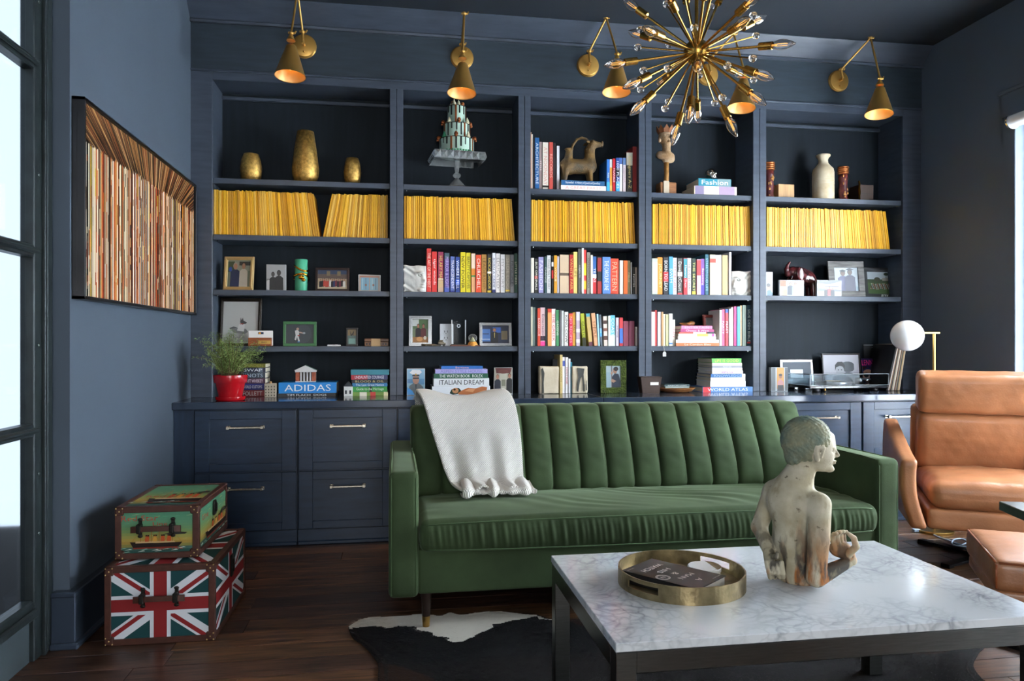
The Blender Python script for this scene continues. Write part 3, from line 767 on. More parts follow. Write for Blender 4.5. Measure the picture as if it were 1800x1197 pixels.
def bust_sdf(X, Y, Z):
    E = lambda c, r: s_ell(X, Y, Z, c, r)
    C = lambda a, b, ra, rb: s_cap(X, Y, Z, a, b, ra, rb)
    k = K
    # trunk: cut-off waist, ribcage, shoulders
    d = C(B(362, 1060, .002), B(342, 860, .004), 118*k, 124*k)
    d = smin(d, C(B(338, 850, .004), B(328, 640, .008), 124*k, 130*k), 40*k)
    d = smin(d, E(B(335, 620, .010), (162*k, 124*k, 112*k)), 50*k)
    d = smin(d, C(B(225, 575, .040), B(455, 610, -.022), 66*k, 70*k), 55*k)
    d = smin(d, C(B(312, 560, .02), B(362, 425, .012), 118*k, 78*k), 50*k)      # trapezius
    d = smin(d, C(B(375, 470, .015), B(405, 345, .008), 70*k, 66*k), 40*k)     # neck
    # spine hollow
    d = smax(d, -C(B(315, 980, -.062), B(330, 560, -.055), 26*k, 16*k), 30*k)
    # viewer's left arm: shoulder, elbow, hand resting behind the hip
    d = smin(d, C(B(205, 570, .035), B(128, 800, .030), 58*k, 50*k), 24*k)
    d = smin(d, C(B(128, 805, .028), B(195, 925, -.035), 48*k, 36*k), 16*k)
    # viewer's right arm: hangs in front, forearm swings away to the right
    d = smin(d, C(B(478, 600, -.034), B(472, 800, -.058), 68*k, 62*k), 24*k)
    d = smin(d, C(B(472, 800, -.058), B(455, 1030, -.052), 61*k, 58*k), 8*k)
    d = smin(d, C(B(465, 1035, -.048), B(640, 960, .010), 54*k, 33*k), 12*k)
    # head turned in profile: cranium, face wedge, jaw, brow, nose, lips, chin
    h = E(B(408, 232, .006), (146*k, 118*k, 143*k))
    h = smin(h, E(B(480, 300, .010), (88*k, 80*k, 112*k)), 30*k)
    h = smin(h, C(B(470, 372, .010), B(530, 396, .012), 40*k, 24*k), 26*k)
    h = smin(h, C(B(545, 205, .012), B(560, 262, .013), 20*k, 8*k), 26*k)      # brow to nose root
    h = smin(h, C(B(562, 268, .013), B(588, 314, .013), 7*k, 8*k), 10*k)       # nose
    h = smin(h, E(B(572, 322, .013), (16*k, 17*k, 8*k)), 8*k)
    h = smin(h, E(B(566, 352, .013), (12*k, 20*k, 6*k)), 8*k)                  # lips
    h = smin(h, E(B(562, 366, .013), (12*k, 18*k, 6*k)), 7*k)
    h = smin(h, E(B(545, 402, .012), (20*k, 24*k, 17*k)), 14*k)                # chin
    for s in (-1, 1):
        h = smax(h, -E(B(556, 282, .013+s*.017), (17*k, 20*k, 12*k)), 10*k)    # eye hollows
        h = smin(h, E(B(548, 283, .013+s*.016), (9*k, 14*k, 7*k)), 3*k)
    h = smin(h, C(B(462, 262, -.038), B(466, 335, -.036), 20*k, 14*k), 6*k)    # near ear: rim, lobe, hollow
    h = smin(h, C(B(462, 258, -.040), B(500, 262, -.040), 15*k, 12*k), 4*k); h = smin(h, C(B(500, 262, -.040), B(488, 318, -.038), 11*k, 8*k), 4*k)
    h = smax(h, -E(B(482, 290, -.050), (12*k, 30*k, 24*k)), 4*k)
    h = smin(h, C(B(448, 262, .046), B(452, 320, .046), 18*k, 14*k), 6*k)
    d = smin(d, h, 16*k)
    d = smax(d, -(Z-0.0), .002)
    return d
V, Fs = sdf_mesh(bust_sdf, (-.16, -.12, -.006), (.19, .13, .46), .0026)
def hand_sdf(pal, fingers, k):
    def f(X, Y, Z):
        d = s_cap(X, Y, Z, *pal)
        for ch in fingers:
            for a, b, ra, rb in ch: d = smin(d, s_cap(X, Y, Z, a, b, ra, rb), 5*k)
        return d
    return f
STN = stone()
npmesh('body', V, Fs, STN, bust)
k = K
# raised hand: palm toward us, four fingertips curled, thumb closing the ring
W0 = B(655, 955, .016)
def fing(p0, p1, p2, p3, r): return [(p0, p1, r, r*.95), (p1, p2, r*.95, r*.9), (p2, p3, r*.9, r*.75)]
fs_ = []
for i, (bx, tx, yy) in enumerate(((560, 562, -.012), (585, 583, -.004), (605, 603, .006), (622, 620, .016))):
    fs_.append(fing(B(bx+6, 880, yy+.006), B(bx-6, 815+abs(i-1.3)*4, yy-.002), B(tx-4, 772+abs(i-1.5)*6, yy-.010), B(tx+10, 758+abs(i-1.5)*6, yy-.026), 15*k))
thumb = [(B(640, 900, -.004), B(682, 850, -.012), 25*k, 20*k), (B(682, 850, -.012), B(668, 795, -.022), 20*k, 17*k), (B(668, 795, -.022), B(640, 768, -.030), 17*k, 12*k)]
def hf_(X, Y, Z):
    d = s_cap(X, Y, Z, B(660, 950, .014), B(640, 915, .010), 32*k, 40*k)
    d = smin(d, s_ell(X, Y, Z, B(598, 885, .010), (66*k, 42*k, 52*k)), 20*k)
    for ch in fs_+[thumb]:
        e = None
        for a, b, ra, rb in ch:
            c = s_cap(X, Y, Z, a, b, ra, rb); e = c if e is None else smin(e, c, 3*k)
        d = smin(d, e, 5*k)
    return d
V, Fs = sdf_mesh(hf_, (.06, -.06, .04), (.19, .075, .20), .0018); npmesh('raised_hand', V, Fs, STN, bust)
def hl_(X, Y, Z):
    d = s_cap(X, Y, Z, B(190, 920, -.036), B(215, 990, -.058), 36*k, 46*k)
    for i, (x0, x1) in enumerate(((182, 196), (208, 220), (236, 246), (262, 270))):
        e = s_cap(X, Y, Z, B(x0, 960-6*(i % 2), -.068), B(x1, 1010, -.078), 17*k, 17*k)
        e = smin(e, s_cap(X, Y, Z, B(x1, 1010, -.078), B(x1+4, 1052-4*i, -.066), 17*k, 14*k), 4*k)
        d = smin(d, e, 5*k)
    e = smin(s_cap(X, Y, Z, B(205, 930, -.058), B(236, 918, -.074), 17*k, 16*k), s_cap(X, Y, Z, B(236, 918, -.074), B(240, 896, -.076), 15*k, 11*k), 4*k)
    return smin(d, e, 6*k)
V, Fs = sdf_mesh(hl_, (-.13, -.12, .0), (.01, .0, .12), .0018); npmesh('resting_hand', V, Fs, STN, bust)
def hair_sdf(X, Y, Z):
    d = s_ell(X, Y, Z, B(404, 228, .006), (152*k, 125*k, 149*k))
    d = smin(d, s_ell(X, Y, Z, B(330, 340, .006), (52*k, 84*k, 50*k)), 22*k)
    face = s_cap(X, Y, Z, B(640, 170, .012), B(560, 470, .012), 100*k, 130*k)
    d = smax(d, -face, 6*k)
    for s in (-1, 1): d = smax(d, -s_ell(X, Y, Z, B(488, 335, .010+s*.046), (52*k, 46*k, 92*k)), 6*k)
    n = .0012*np.sin(X*420+2*np.sin(Z*160))*np.sin(Z*390+Y*260)
    return d+n
V, Fs = sdf_mesh(hair_sdf, (-.08, -.07, .28), (.12, .09, .47), .0022)
npmesh('hair_cap', V, Fs, mat('green_patina', '8d8a6c', .7, var=.5, vscale=20, c2='5c6e64', bump=.5, bscale=120), bust)

# ------------------------------------------------------------------ leather chair and ottoman
LEA = mat('cognac_leather', '9a6644', .36, var=.22, vscale=5, bump=.10, bscale=110, coat=.12)
PHI = math.radians(31)
CPOS = Vector((2.86, 3.20, 0))
lc = thing('leather_armchair', 'cognac leather swivel armchair with padded headrest by the window', 'armchair', CPOS, (0, 0, -PHI))
def lw(seed, a=.004, sc=14): return lambda P, N: P+N*(a*fbm(P, seed, sc)+a*.5*fbm(P, seed+5, sc*3))[:, None]
def leaf(name, lo, hi, r, n, seed, amp, tilt=0., piv=(0, 0, 0), extra=None, parent=None):
    def fn(P, N):
        P = lw(seed, amp)(P, N)
        if extra: P = extra(P, N)
        if tilt:
            c_, s_ = math.cos(tilt), math.sin(tilt); y = P[:, 1]-piv[1]; z = P[:, 2]-piv[2]
            P[:, 1] = piv[1]+y*c_+z*s_; P[:, 2] = piv[2]-y*s_+z*c_
        return P
    V, Fs = rbox(lo, hi, r, n, fn); return npmesh(name, V, Fs, LEA, parent or lc)
def puff(ax, am):
    def e(P, N):
        lo, hi = P.min(0), P.max(0); u = (P-lo)/(hi-lo)*2-1
        o = [k for k in range(3) if k != ax]
        b = np.clip(1-u[:, o[0]]**2, 0, 1)**.6*np.clip(1-u[:, o[1]]**2, 0, 1)**.6
        P = P.copy(); P[:, ax] += np.sign(u[:, ax])*np.abs(u[:, ax])**2*am*b; return P
    return e
hw = .285
leaf('seat_base', (-hw-.01, -.34, .195), (hw+.01, .30, .292), .02, (30, 20, 8), 1, .002)
leaf('seat_cushion', (-hw+.004, -.35, .295), (hw-.004, .20, .415), .045, (50, 40, 16), 2, .005, extra=puff(2, .028))
leaf('back_cushion', (-hw+.006, .12, .40), (hw-.006, .26, .705), .035, (50, 14, 36), 3, .005, -.20, (0, .12, .40), puff(1, .02))
leaf('headrest', (-hw+.002, .105, .705), (hw-.002, .25, .905), .03, (50, 14, 26), 4, .004, -.20, (0, .12, .40), puff(1, .018))
leaf('back_shell', (-hw-.015, .25, .20), (hw+.015, .31, .74), .025, (30, 8, 30), 5, .002, -.16, (0, .25, .2))
for s in (-1, 1):
    def arm(P, N, s=s):
        P = P.copy(); t = np.clip((P[:, 2]-.2)/.36, 0, 1); f = (P[:, 1]+.34)/.64
        P[:, 0] += s*(.045*np.sin(t*PI*.8)+.02*f)                            # bellied outwards
        P[:, 2] += np.where(P[:, 2] > .38, .135*np.clip(f, 0, 1)**1.2, 0)*np.clip((P[:, 2]-.38)/.12, 0, 1)
        return P
    a0, a1 = (hw+.008, hw+.078) if s > 0 else (-hw-.078, -hw-.008)
    o = leaf('arm', (a0, -.355, .192), (a1, .30, .515), .02, (10, 30, 26), 6, .002, extra=arm)
m = MB(); PI2 = PI/2
for kq in range(4):
    a = kq*PI2+PI/4+.1; m.M = Matrix.Rotation(a, 4, 'Z'); m.box((0, -.022, .006), (.33, .022, .02), .003); m.box((.29, -.022, 0), (.33, .022, .012), .003)
m.M = None; m.build('star_base', mat('black_metal', '1b1c1e', .35, .8), lc)
MB().lathe([(.03, .015), (.03, .196)], 20).build('swivel_column', mat('chrome'), lc, 40)

ott = thing('leather_ottoman', 'cognac leather ottoman with piped edges beside the marble table', 'ottoman', (0, 0, 0), (0, 0, -PHI))
fdir = Vector((-math.sin(PHI), -math.cos(PHI), 0)); rdir = Vector((math.cos(PHI), -math.sin(PHI), 0))
oc = (Vector((2.07, 2.405, 0))+Vector((1.84, 2.02, 0)))/2+rdir*.275
ott.location = (oc.x, oc.y, 0)
leaf('cushion', (-.275, -.225, .285), (.275, .225, .378), .022, (40, 36, 10), 11, .003, extra=puff(2, .012), parent=ott)
leaf('lower_band', (-.268, -.218, .240), (.268, .218, .286), .012, (30, 26, 6), 12, .0015, parent=ott)
m = MB()
for z in (.366,):
    m.tube([(-.262, -.219, z+.006), (.262, -.219, z+.006)], .0042, 6); m.tube([(-.269, -.212, z+.006), (-.269, .212, z+.006)], .0042, 6); m.tube([(.269, -.212, z+.006), (.269, .212, z+.006)], .0042, 6); m.tube([(-.262, .219, z+.006), (.262, .219, z+.006)], .0042, 6)
for x in (-.269, .269): m.tube([(x, -.219, .292), (x, -.219, .368)], .004, 6)
m.build('piping', mat('cognac_piping', '8a4a26', .4), ott, True)
m = MB()
for kq in range(4):
    m.M = Matrix.Rotation(kq*PI2+PI/4+.2, 4, 'Z'); m.box((0, -.02, .004), (.25, .02, .02), .003)
m.M = None; m.build('star_base', mat('black_metal'), ott)
for kq in range(4):
    m = MB(); m.M = Matrix.Rotation(kq*PI2+PI/4+.2, 4, 'Z'); m.box((.25, -.02, .0), (.256, .02, .024), .001); m.build('foot_cap', mat('chrome'), ott)
MB().lathe([(.022, .015), (.022, .242)], 20).build('column', mat('chrome'), ott, 40)

# dark steel flat-bar arm of the chair that stands just inside the right edge
sc2 = thing('sling_chair', 'dark steel flat-bar armchair with black sling at the right edge', 'chair', (1.86, 1.48, 0), (0, 0, -.30))
GUN = mat('gunmetal', '3a4340', .32, .6)
m = MB().box((-.29, .045, .592), (-.23, .25, .617), .002); m.build('arm', GUN, sc2)
m = MB().box((.23, -.14, .595), (.29, .25, .617), .002); m.box((.23, -.14, 0), (.29, -.12, .60), .002); m.box((.23, .23, 0), (.29, .25, .60), .002); m.box((.23, -.14, 0), (.29, .25, .014), .002)
m.build('arm_loop', GUN, sc2)
MB().box((-.23, .236, .595), (.23, .25, .617), .002).build('cross_bar', GUN, sc2)
V, Fs = rbox((-.10, -.12, .50), (.225, .23, .58), .03, (20, 20, 8)); npmesh('sling_seat', V, Fs, mat('black_leather', '17181a', .4, bump=.06, bscale=90), sc2)
V, Fs = rbox((-.225, .19, .56), (.225, .234, .612), .03, (20, 8, 20)); npmesh('sling_back', V, Fs, mat('black_leather'), sc2)

# floor lamp with white globe
fl = thing('floor_lamp', 'slim brass floor lamp with white globe shade behind the leather chair', 'lamp', (2.985, 3.70, 0))
gp = at(1594.6, 590, 3.70)-Vector(fl.location)
pt_ = at(1643, 585, 3.70); zt = pt_.z
MB().lathe([(.10, 0), (.10, .012), (.095, .015)], 32).build('base', BRASS, fl, 30)
MB().tube([(0, 0, .012), (0, 0, zt)], .0085, 14).build('pole', BRASS, fl, 50)
MB().box((gp.x+.085, -.006, zt-.006), (.035, .006, zt+.005), .002).build('bracket', BRASS, fl)
MB().lathe([(.012, 0), (.012, .004), (.004, .014)], 16).build('cap', BRASS, fl, 30).matrix_local = Matrix.Translation((gp.x+.084, 0, zt)) @ Matrix.Rotation(PI/2, 4, 'Y')
MB().ell((gp.x, 0, gp.z), .086, 40, 24).build('globe_shade', mat('opal_glass', 'e9edf0', .12, coat=.5), fl, True)
# power cord on the floor under the chair
cp_ = [atz(1610, 934, .004), atz(1632, 936, .004), atz(1650, 944, .004), atz(1668, 950, .004), atz(1682, 955, .004), atz(1692, 957, .006), atz(1700, 952, .004), atz(1690, 947, .004), atz(1676, 949, .004), atz(1674, 956, .008), atz(1690, 960, .004), atz(1720, 962, .004)]
from mathutils.geometry import interpolate_bezier
def spl(p, n=8):
    out = []
    for i in range(len(p)-1):
        a, b = p[i], p[i+1]; ta = (p[min(i+1, len(p)-1)]-p[max(i-1, 0)])/6; tb_ = (p[min(i+2, len(p)-1)]-p[i])/6
        out += interpolate_bezier(a, a+ta, b-tb_, b, n)[:-1]
    return out+[p[-1]]
cd = thing('power_cord', 'pale blue power cord looped on the floor under the leather chair', 'cord', cp_[0])
put(cd, MB().tube(spl(cp_), .0035, 6), 'cord', mat('cord_plastic', '9fb2c6', .4), True)
put(cd, MB().box(tuple(cp_[0]-Vector((.02, .012, .003))), tuple(cp_[0]+Vector((.02, .012, .016))), .003), 'plug', mat('cord_plastic'))
# ------------------------------------------------------------------ flat print helper
def clip_poly(poly, x0, x1, y0, y1):
    for ax, val, keep in ((0, x0, 1), (0, x1, -1), (1, y0, 1), (1, y1, -1)):
        out = []
        for i in range(len(poly)):
            a, b = poly[i-1], poly[i]; da = (a[ax]-val)*keep; db = (b[ax]-val)*keep
            if (da >= 0) != (db >= 0):
                t = da/(da-db); out.append((a[0]+(b[0]-a[0])*t, a[1]+(b[1]-a[1])*t))
            if db >= 0: out.append(b)
        poly = out
        if not poly: return []
    return poly
def shapes_to(m, w, h, shapes, y0, step=.00025, ox=0., oz=0.):
    """shapes in 0..1 units on a w x h field (x right, z up) facing -y, later ones on top"""
    for i, s in enumerate(shapes):
        y = y0-step*(i+1); k = s[0]
        if k == 'r': poly = [(s[1], s[2]), (s[3], s[2]), (s[3], s[4]), (s[1], s[4])]
        elif k == 'e': poly = [(s[1]+s[3]*math.cos(2*PI*j/14), s[2]+s[4]*math.sin(2*PI*j/14)) for j in range(14)]
        else: poly = s[1]
        poly = clip_poly([tuple(p) for p in poly], 0, 1, 0, 1)
        if len(poly) > 2: m.flat([(ox+p[0]*w, oz+p[1]*h) for p in poly], y, s[-1])
def person(x, z, sc, shirt, skin='c49a7c', hair='3a2a20', w=1.0):
    """head and shoulders cut-out made of flat print shapes"""
    return [('p', [(x-.20*sc*w, z-.5*sc), (x-.19*sc*w, z+.18*sc), (x-.08*sc*w, z+.27*sc), (x+.08*sc*w, z+.27*sc), (x+.19*sc*w, z+.18*sc), (x+.20*sc*w, z-.5*sc)], shirt),
            ('e', x, z+.41*sc, .095*sc*w, .125*sc, hair), ('e', x, z+.38*sc, .08*sc*w, .115*sc, skin)]
PRINT = print_mat('print_gloss', .2, .4, .62); PRINTM = print_mat('print_matt', 0., .6)

# ------------------------------------------------------------------ long photograph of record spines on the left wall
ay0, ay1, az0, az1, at_ = 2.785, 4.250, 1.212, 1.925, .044
art = thing('framed_print', 'long framed print of packed record spines on the left wall', 'picture', (XL, (ay0+ay1)/2, az0), (0, 0, PI/2))
aw, ah = ay1-ay0, az1-az0
# local: x along +Y, -y out of the wall (towards +X), z up
FB = mat('black_frame', '16171b', .35)
m = MB(); e = .012
m.box((-aw/2, -at_, 0), (-aw/2+e, 0, ah), .001); m.box((aw/2-e, -at_, 0), (aw/2, 0, ah), .001); m.box((-aw/2, -at_, 0), (aw/2, 0, e), .001); m.box((-aw/2, -at_, ah-e), (aw/2, 0, ah), .001)
m.build('frame', FB, art)
MB().box((-aw/2-.001, -.018, .03), (aw/2-.01, -.002, ah-.03)).build('backing', FB, art)
rs = random.Random(4)
pal = ['e8d9b8', 'f0e2c4', 'dcc7a0', 'c98b4e', 'b4552c', '8d3a22', '2a221c', '1d1a18', '3c2c22', 'd9a35a', 'caa27a', 'a33b26', 'e9d6a8', 'f3ead6', '6b4a35', '46515c', 'd2b62e', '1a1512', '241a14', 'c8642a', 'd8743a', '150f0c', 'f4e6cc', '33231a', 'b79a80', '8a7158', 'e2c29a']
m = MB(); W, H_ = aw-2*e, ah-2*e; x = 0.; zt_ = .80
m.flat([(-W/2, e), (W/2, e), (W/2, ah-e), (-W/2, ah-e)], -at_+.012, '30231b')
while x < W:
    t = rs.choice((.003, .0035, .0045, .006, .008)); x1 = min(x+t, W)
    c = rs.choice(pal); zj = zt_+rs.uniform(-.012, .012)
    a, b = -W/2+x, -W/2+x1-.0009
    m.flat([(a, e), (b, e), (b, e+H_*zj), (a, e+H_*zj)], -at_+.0117, c)
    # little blocks of lettering along each spine
    z = rs.uniform(.03, .12)
    while z < zj-.1 and t > .0045:
        z2 = z+rs.uniform(.03, .16)
        if rs.random() < .5: m.flat([(a+.001, e+H_*z), (b-.001, e+H_*z), (b-.001, e+H_*min(z2, zj-.02)), (a+.001, e+H_*min(z2, zj-.02))], -at_+.0114, rs.choice(pal))
        z = z2+rs.uniform(.02, .10)
    # sleeve tops fan out toward the upper edge
    u = (a/(W/2)); fx = lambda q: q+(q-.05)*.55
    p = clip_poly([(a, e+H_*zj), (b, e+H_*zj), (fx(b), ah-e), (fx(a), ah-e)], -W/2, W/2, e, ah-e)
    if len(p) > 2: m.flat(p, -at_+.0117, rs.choice(['7a4a2a', '9c6a3c', '3a2a1e', '54361f', 'b98a58', '2a1e16', '8a4a2c', 'c79c6c']))
    x = x1
m.build('print', PRINTM, art)

# ------------------------------------------------------------------ two travel trunks
LTH = mat('brown_leather_trim', '4a2a20', .45, var=.2, vscale=30, bump=.05, bscale=200); RIV = mat('brass_rivet', 'c8ad72', .3, 1.)
IRON = mat('dark_iron', '25241f', .45, .6)
def jack(w, h):
    R, Wt, Bl = '8c2a2c', 'd9dde2', '21484a'
    L = math.hypot(w, h); ux, uy = w/L, h/L; nx, ny = -uy, ux
    def strip(sx, off0, off1, half=0):
        # diagonal band through the centre, in metres, then normalised
        cx, cy = w/2, h/2; dx, dy = (ux*sx, uy); px, py = -dy, dx
        a, b = (-L, L) if half == 0 else ((0, L) if half > 0 else (-L, 0))
        return ('p', [((cx+dx*t+px*o)/w, (cy+dy*t+py*o)/h) for t, o in ((a, off0), (b, off0), (b, off1), (a, off1))])
    s = min(w, h); sh_ = [('r', 0, 0, 1, 1, Bl)]
    for sx in (1, -1): sh_.append(strip(sx, -.10*s, .10*s)+(Wt,))
    for sx in (1, -1):
        sh_.append(strip(sx, -.065*s, 0, 1)+(R,)); sh_.append(strip(sx, 0, .065*s, -1)+(R,))
    cw_, ch_ = .19*s, .19*s
    sh_ += [('r', .5-(cw_/2+.055*s)/w, 0, .5+(cw_/2+.055*s)/w, 1, Wt), ('r', 0, .5-(ch_/2+.055*s)/h, 1, .5+(ch_/2+.055*s)/h, Wt),
            ('r', .5-cw_/2/w, 0, .5+cw_/2/w, 1, R), ('r', 0, .5-ch_/2/h, 1, .5+ch_/2/h, R)]
    return sh_
def ship(seed, big=1.0, ox=0.):
    s = []
    n = 14
    for i in range(n):
        t = i/(n-1); g = [('4fae7c', 1), ('6fb98a', .8), ('8fae62', .6), ('c7a83c', .4), ('b98a2e', .25), ('57796a', .1), ('2a5a50', 0)]
        cols = ['2c4f48', '45665a', '8a8448', 'a88c44', 'b09a4c', 'a09c54', '8c9a58', '7c9860', '6f9668', '66946c', '60926e', '5a8f6e', '568c6c', '52886a']
        s.append(('r', 0, i/n, 1, (i+1.02)/n, cols[i]))
    X = lambda x: ox+.5+(x-.5)*big
    Y = lambda y: .08+y*big
    rr = random.Random(seed)
    for i in range(26):
        x = rr.uniform(0, 1); y = rr.uniform(.30, .95); s.append(('p', [(x-.05, y), (x+rr.uniform(.02, .1), y+.012), (x+.03, y+.02)], rr.choice(['a7c08a', '7dba8c', 'c9b860', '5aa77c'])))
    s.append(('p', [(X(.12), Y(.20)), (X(.17), Y(.04)), (X(.80), Y(.05)), (X(.86), Y(.17)), (X(.5), Y(.155))], '2a1f1c'))
    s.append(('p', [(X(.16), Y(.06)), (X(.17), Y(.02)), (X(.79), Y(.03)), (X(.80), Y(.06))], '7c2f22'))
    s.append(('p', [(X(.2), Y(.165)), (X(.2), Y(.215)), (X(.74), Y(.205)), (X(.76), Y(.165))], 'c9a878'))
    for x in (.36, .47, .58, .67):
        s.append(('p', [(X(x-.03), Y(.2)), (X(x-.02), Y(.36)), (X(x+.03), Y(.36)), (X(x+.03), Y(.2))], 'c2562c' if x != .47 else 'd8a24a'))
        s.append(('p', [(X(x-.02), Y(.33)), (X(x-.02), Y(.37)), (X(x+.032), Y(.37)), (X(x+.032), Y(.33))], '2c2320'))
    for x in (.27, .42, .53, .72):
        s.append(('p', [(X(x), Y(.2)), (X(x), Y(.5)), (X(x+.008), Y(.5)), (X(x+.008), Y(.2))], 'a8642e'))
        s.append(('p', [(X(x), Y(.48)), (X(x-.12), Y(.21)), (X(x-.112), Y(.21))], 'b77a34')); s.append(('p', [(X(x), Y(.48)), (X(x+.12), Y(.21)), (X(x+.112), Y(.21))], 'b77a34'))
    s.append(('p', [(X(.6), Y(.38)), (X(.75), Y(.44)), (X(.93), Y(.41)), (X(.9), Y(.37)), (X(.72), Y(.36))], '34332c'))
    for i in range(12):
        x = rr.uniform(0, 1); y = rr.uniform(.02, .12); s.append(('p', [(x-.06, y), (x+.05, y+.02), (x+.02, y+.035)], rr.choice(['8fb8a0', 'd8e2d4', '2a5a50'])))
    return s
def trunk(name, label, loc, yaw, w, d, h, front, side, top):
    t = thing(name, label, 'trunk', loc, (0, 0, yaw))
    e = .004; r = .022
    MB().box((-w/2+e, e, e), (w/2-e, d-e, h-e)).build('body', mat('trunk_board', '3a2c22', .6), t)
    m = MB(); shapes_to(m, w-2*r, h-2*r, front, e, .0001, -w/2+r, r); m.build('front_print', PRINTM, t)
    m = MB(); shapes_to(m, d-2*r, h-2*r, side, 0, .0001, r, r)
    o = m.build('side_print', PRINTM, t); o.rotation_euler = (0, 0, PI/2); o.location = (w/2-e, 0, 0)
    m = MB(); shapes_to(m, w-2*r, d-2*r, top, 0, .0001, -w/2+r, r)
    o = m.build('lid_print', PRINTM, t); o.rotation_euler = (-PI/2, 0, 0); o.location = (0, 0, h-e)
    # turn the lid print face up
    o.rotation_euler = (-PI/2, 0, 0)
    b = MB(); k = .0018
    for x in (-w/2, w/2-r):
        for y in (0, d-r): b.box((x, y, 0), (x+r, y+r, h), k)
    for z in (0, h-r):
        for y in (0, d-r): b.box((-w/2, y, z), (w/2, y+r, z+r), k)
        for x in (-w/2, w/2-r): b.box((x, 0, z), (x+r, d, z+r), k)
    b.build('leather_edging', LTH, t)
    c = .034
    for x in (-1, 1):
        for y in (0, 1):
            for z in (0, 1):
                lo = (x*w/2-(.0015 if x < 0 else c-.0015), (-.0015 if y == 0 else d-c+.0015), (-.0 if z == 0 else h-c+.0015))
                m = MB().box(lo, (lo[0]+c, lo[1]+c, lo[2]+c), .006); o = m.build('corner_cap', LTH, t)
                if y == 0:
                    q = MB()
                    for dx, dz in ((.006, .006), (.028, .006), (.006, .028), (.017, .017)):
                        q.ell((lo[0]+(dx if x < 0 else c-dx), lo[1]-.0005, lo[2]+(dz if z == 0 else c-dz)), .0028, 8, 6)
                    q.build('rivet', RIV, o, True)['kind'] = 'stuff'
    # strap handle on the front
    hz = h*.60
    m = MB(); n = 18
    for i in range(n):
        u0, u1 = -1+2*i/n, -1+2*(i+1)/n; f = lambda u: -.016-.010*(1-u*u); g = lambda u: hz-.004+.004*(1-u*u)
        hh_ = .011 if abs((u0+u1)/2) > .8 else .009
        m.add([(u0*.085, f(u0), g(u0)-hh_), (u1*.085, f(u1), g(u1)-hh_), (u1*.085, f(u1)+.007, g(u1)-hh_), (u0*.085, f(u0)+.007, g(u0)-hh_), (u0*.085, f(u0), g(u0)+hh_), (u1*.085, f(u1), g(u1)+hh_), (u1*.085, f(u1)+.007, g(u1)+hh_), (u0*.085, f(u0)+.007, g(u0)+hh_)], [(3,2,1,0),(4,5,6,7),(0,1,5,4),(1,2,6,5),(2,3,7,6),(3,0,4,7)])
    hd = m.build('handle', LTH, t, 40)
    for x in (-.056, .056):
        q = MB().box((x-.008, -.026, hz-.017), (x+.008, .002, hz+.017), .003); q.box((x-.006, -.006, hz-.032), (x+.006, .002, hz+.032), .002); q.ell((x, -.004, hz+.03), (.009, .004, .006), 10, 6); q.ell((x, -.004, hz-.03), (.009, .004, .006), 10, 6)
        q.build('handle_clasp', IRON, t)
    m = MB().box((w/2-.001, d*.5-.016, h*.55), (w/2+.006, d*.5+.016, h*.86), .003); m.box((w/2+.005, d*.5-.009, h*.62), (w/2+.012, d*.5+.009, h*.80), .003); m.build('latch', IRON, t)
    return t
L1 = atz(187, 1137, 0); R1 = atz(374, 1127, 0)
yaw1 = math.atan2(R1.y-L1.y, R1.x-L1.x)
c1_ = (Vector((-1.002, 2.764, 0))+Vector((-.636, 2.722, 0)))/2
trunk('travel_trunk', 'larger trunk printed with a red, white and blue flag on the floor', (c1_.x, c1_.y, 0), yaw1*.75, .368, .50, .275, jack(.324, .231), jack(.456, .231), jack(.324, .456))
tk = trunk('travel_trunk', 'smaller trunk printed with ocean liners standing on the flag trunk', (-.853, 2.822, .2775), yaw1*.8, .287, .435, .189, ship(1), ship(5, 1.1, .1), ship(9, 1.2, .15))
RED = paper('b03a2a', .6)
text('Red Star', tk, RED, frame_mx((-.06, .0026, .147), (1, 0, 0), (0, 0, 1)), .125, .020, 'lettering'); text('Line', tk, RED, frame_mx((.01, .0026, .125), (1, 0, 0), (0, 0, 1)), .05, .014, 'lettering')
text('New York', tk, RED, frame_mx((.045, .0026, .036), (1, 0, 0), (0, 0, 1)), .09, .009, 'lettering')
text('Red Star', tk, RED, frame_mx((-.02, .20, .1865), (1, 0, 0), (0, 1, 0)), .16, .035, 'lettering'); text('Line', tk, RED, frame_mx((.1435-.0018, .10, .13), (0, 1, 0), (0, 0, 1)), .09, .022, 'lettering')

# ------------------------------------------------------------------ cowhide rug
up = [(612, 1104), (640, 1089), (700, 1086), (745, 1082), (775, 1085), (790, 1079), (812, 1083), (845, 1078), (885, 1077), (925, 1082), (945, 1083), (962, 1090), (1000, 1091), (1080, 1086), (1160, 1078), (1260, 1070), (1380, 1066), (1500, 1070), (1600, 1085), (1680, 1105), (1728, 1134), (1720, 1150), (1711, 1172), (1728, 1197), (1760, 1230)]
dn = [(1700, 1400), (1400, 1500), (1000, 1480), (700, 1420), (640, 1300), (662, 1220), (664, 1190), (664, 1168), (652, 1150), (636, 1134), (620, 1122)]
RO = [atz(a, b, .0) for a, b in up+dn]
RO = [v for v in spl(RO+[RO[0]], 6)][:-1]
rug = thing('cowhide_rug', 'black cowhide rug with white patches under the sofa leg and table', 'rug', (1.0, 2.1, 0))
def inside(px, py, poly):
    n = len(poly); r = np.zeros(px.shape, bool); j = n-1
    for i in range(n):
        xi, yi, xj, yj = poly[i][0], poly[i][1], poly[j][0], poly[j][1]
        if yi != yj: r ^= ((yi > py) != (yj > py)) & (px < (xj-xi)*(py-yi)/(yj-yi)+xi)
        j = i
    return r
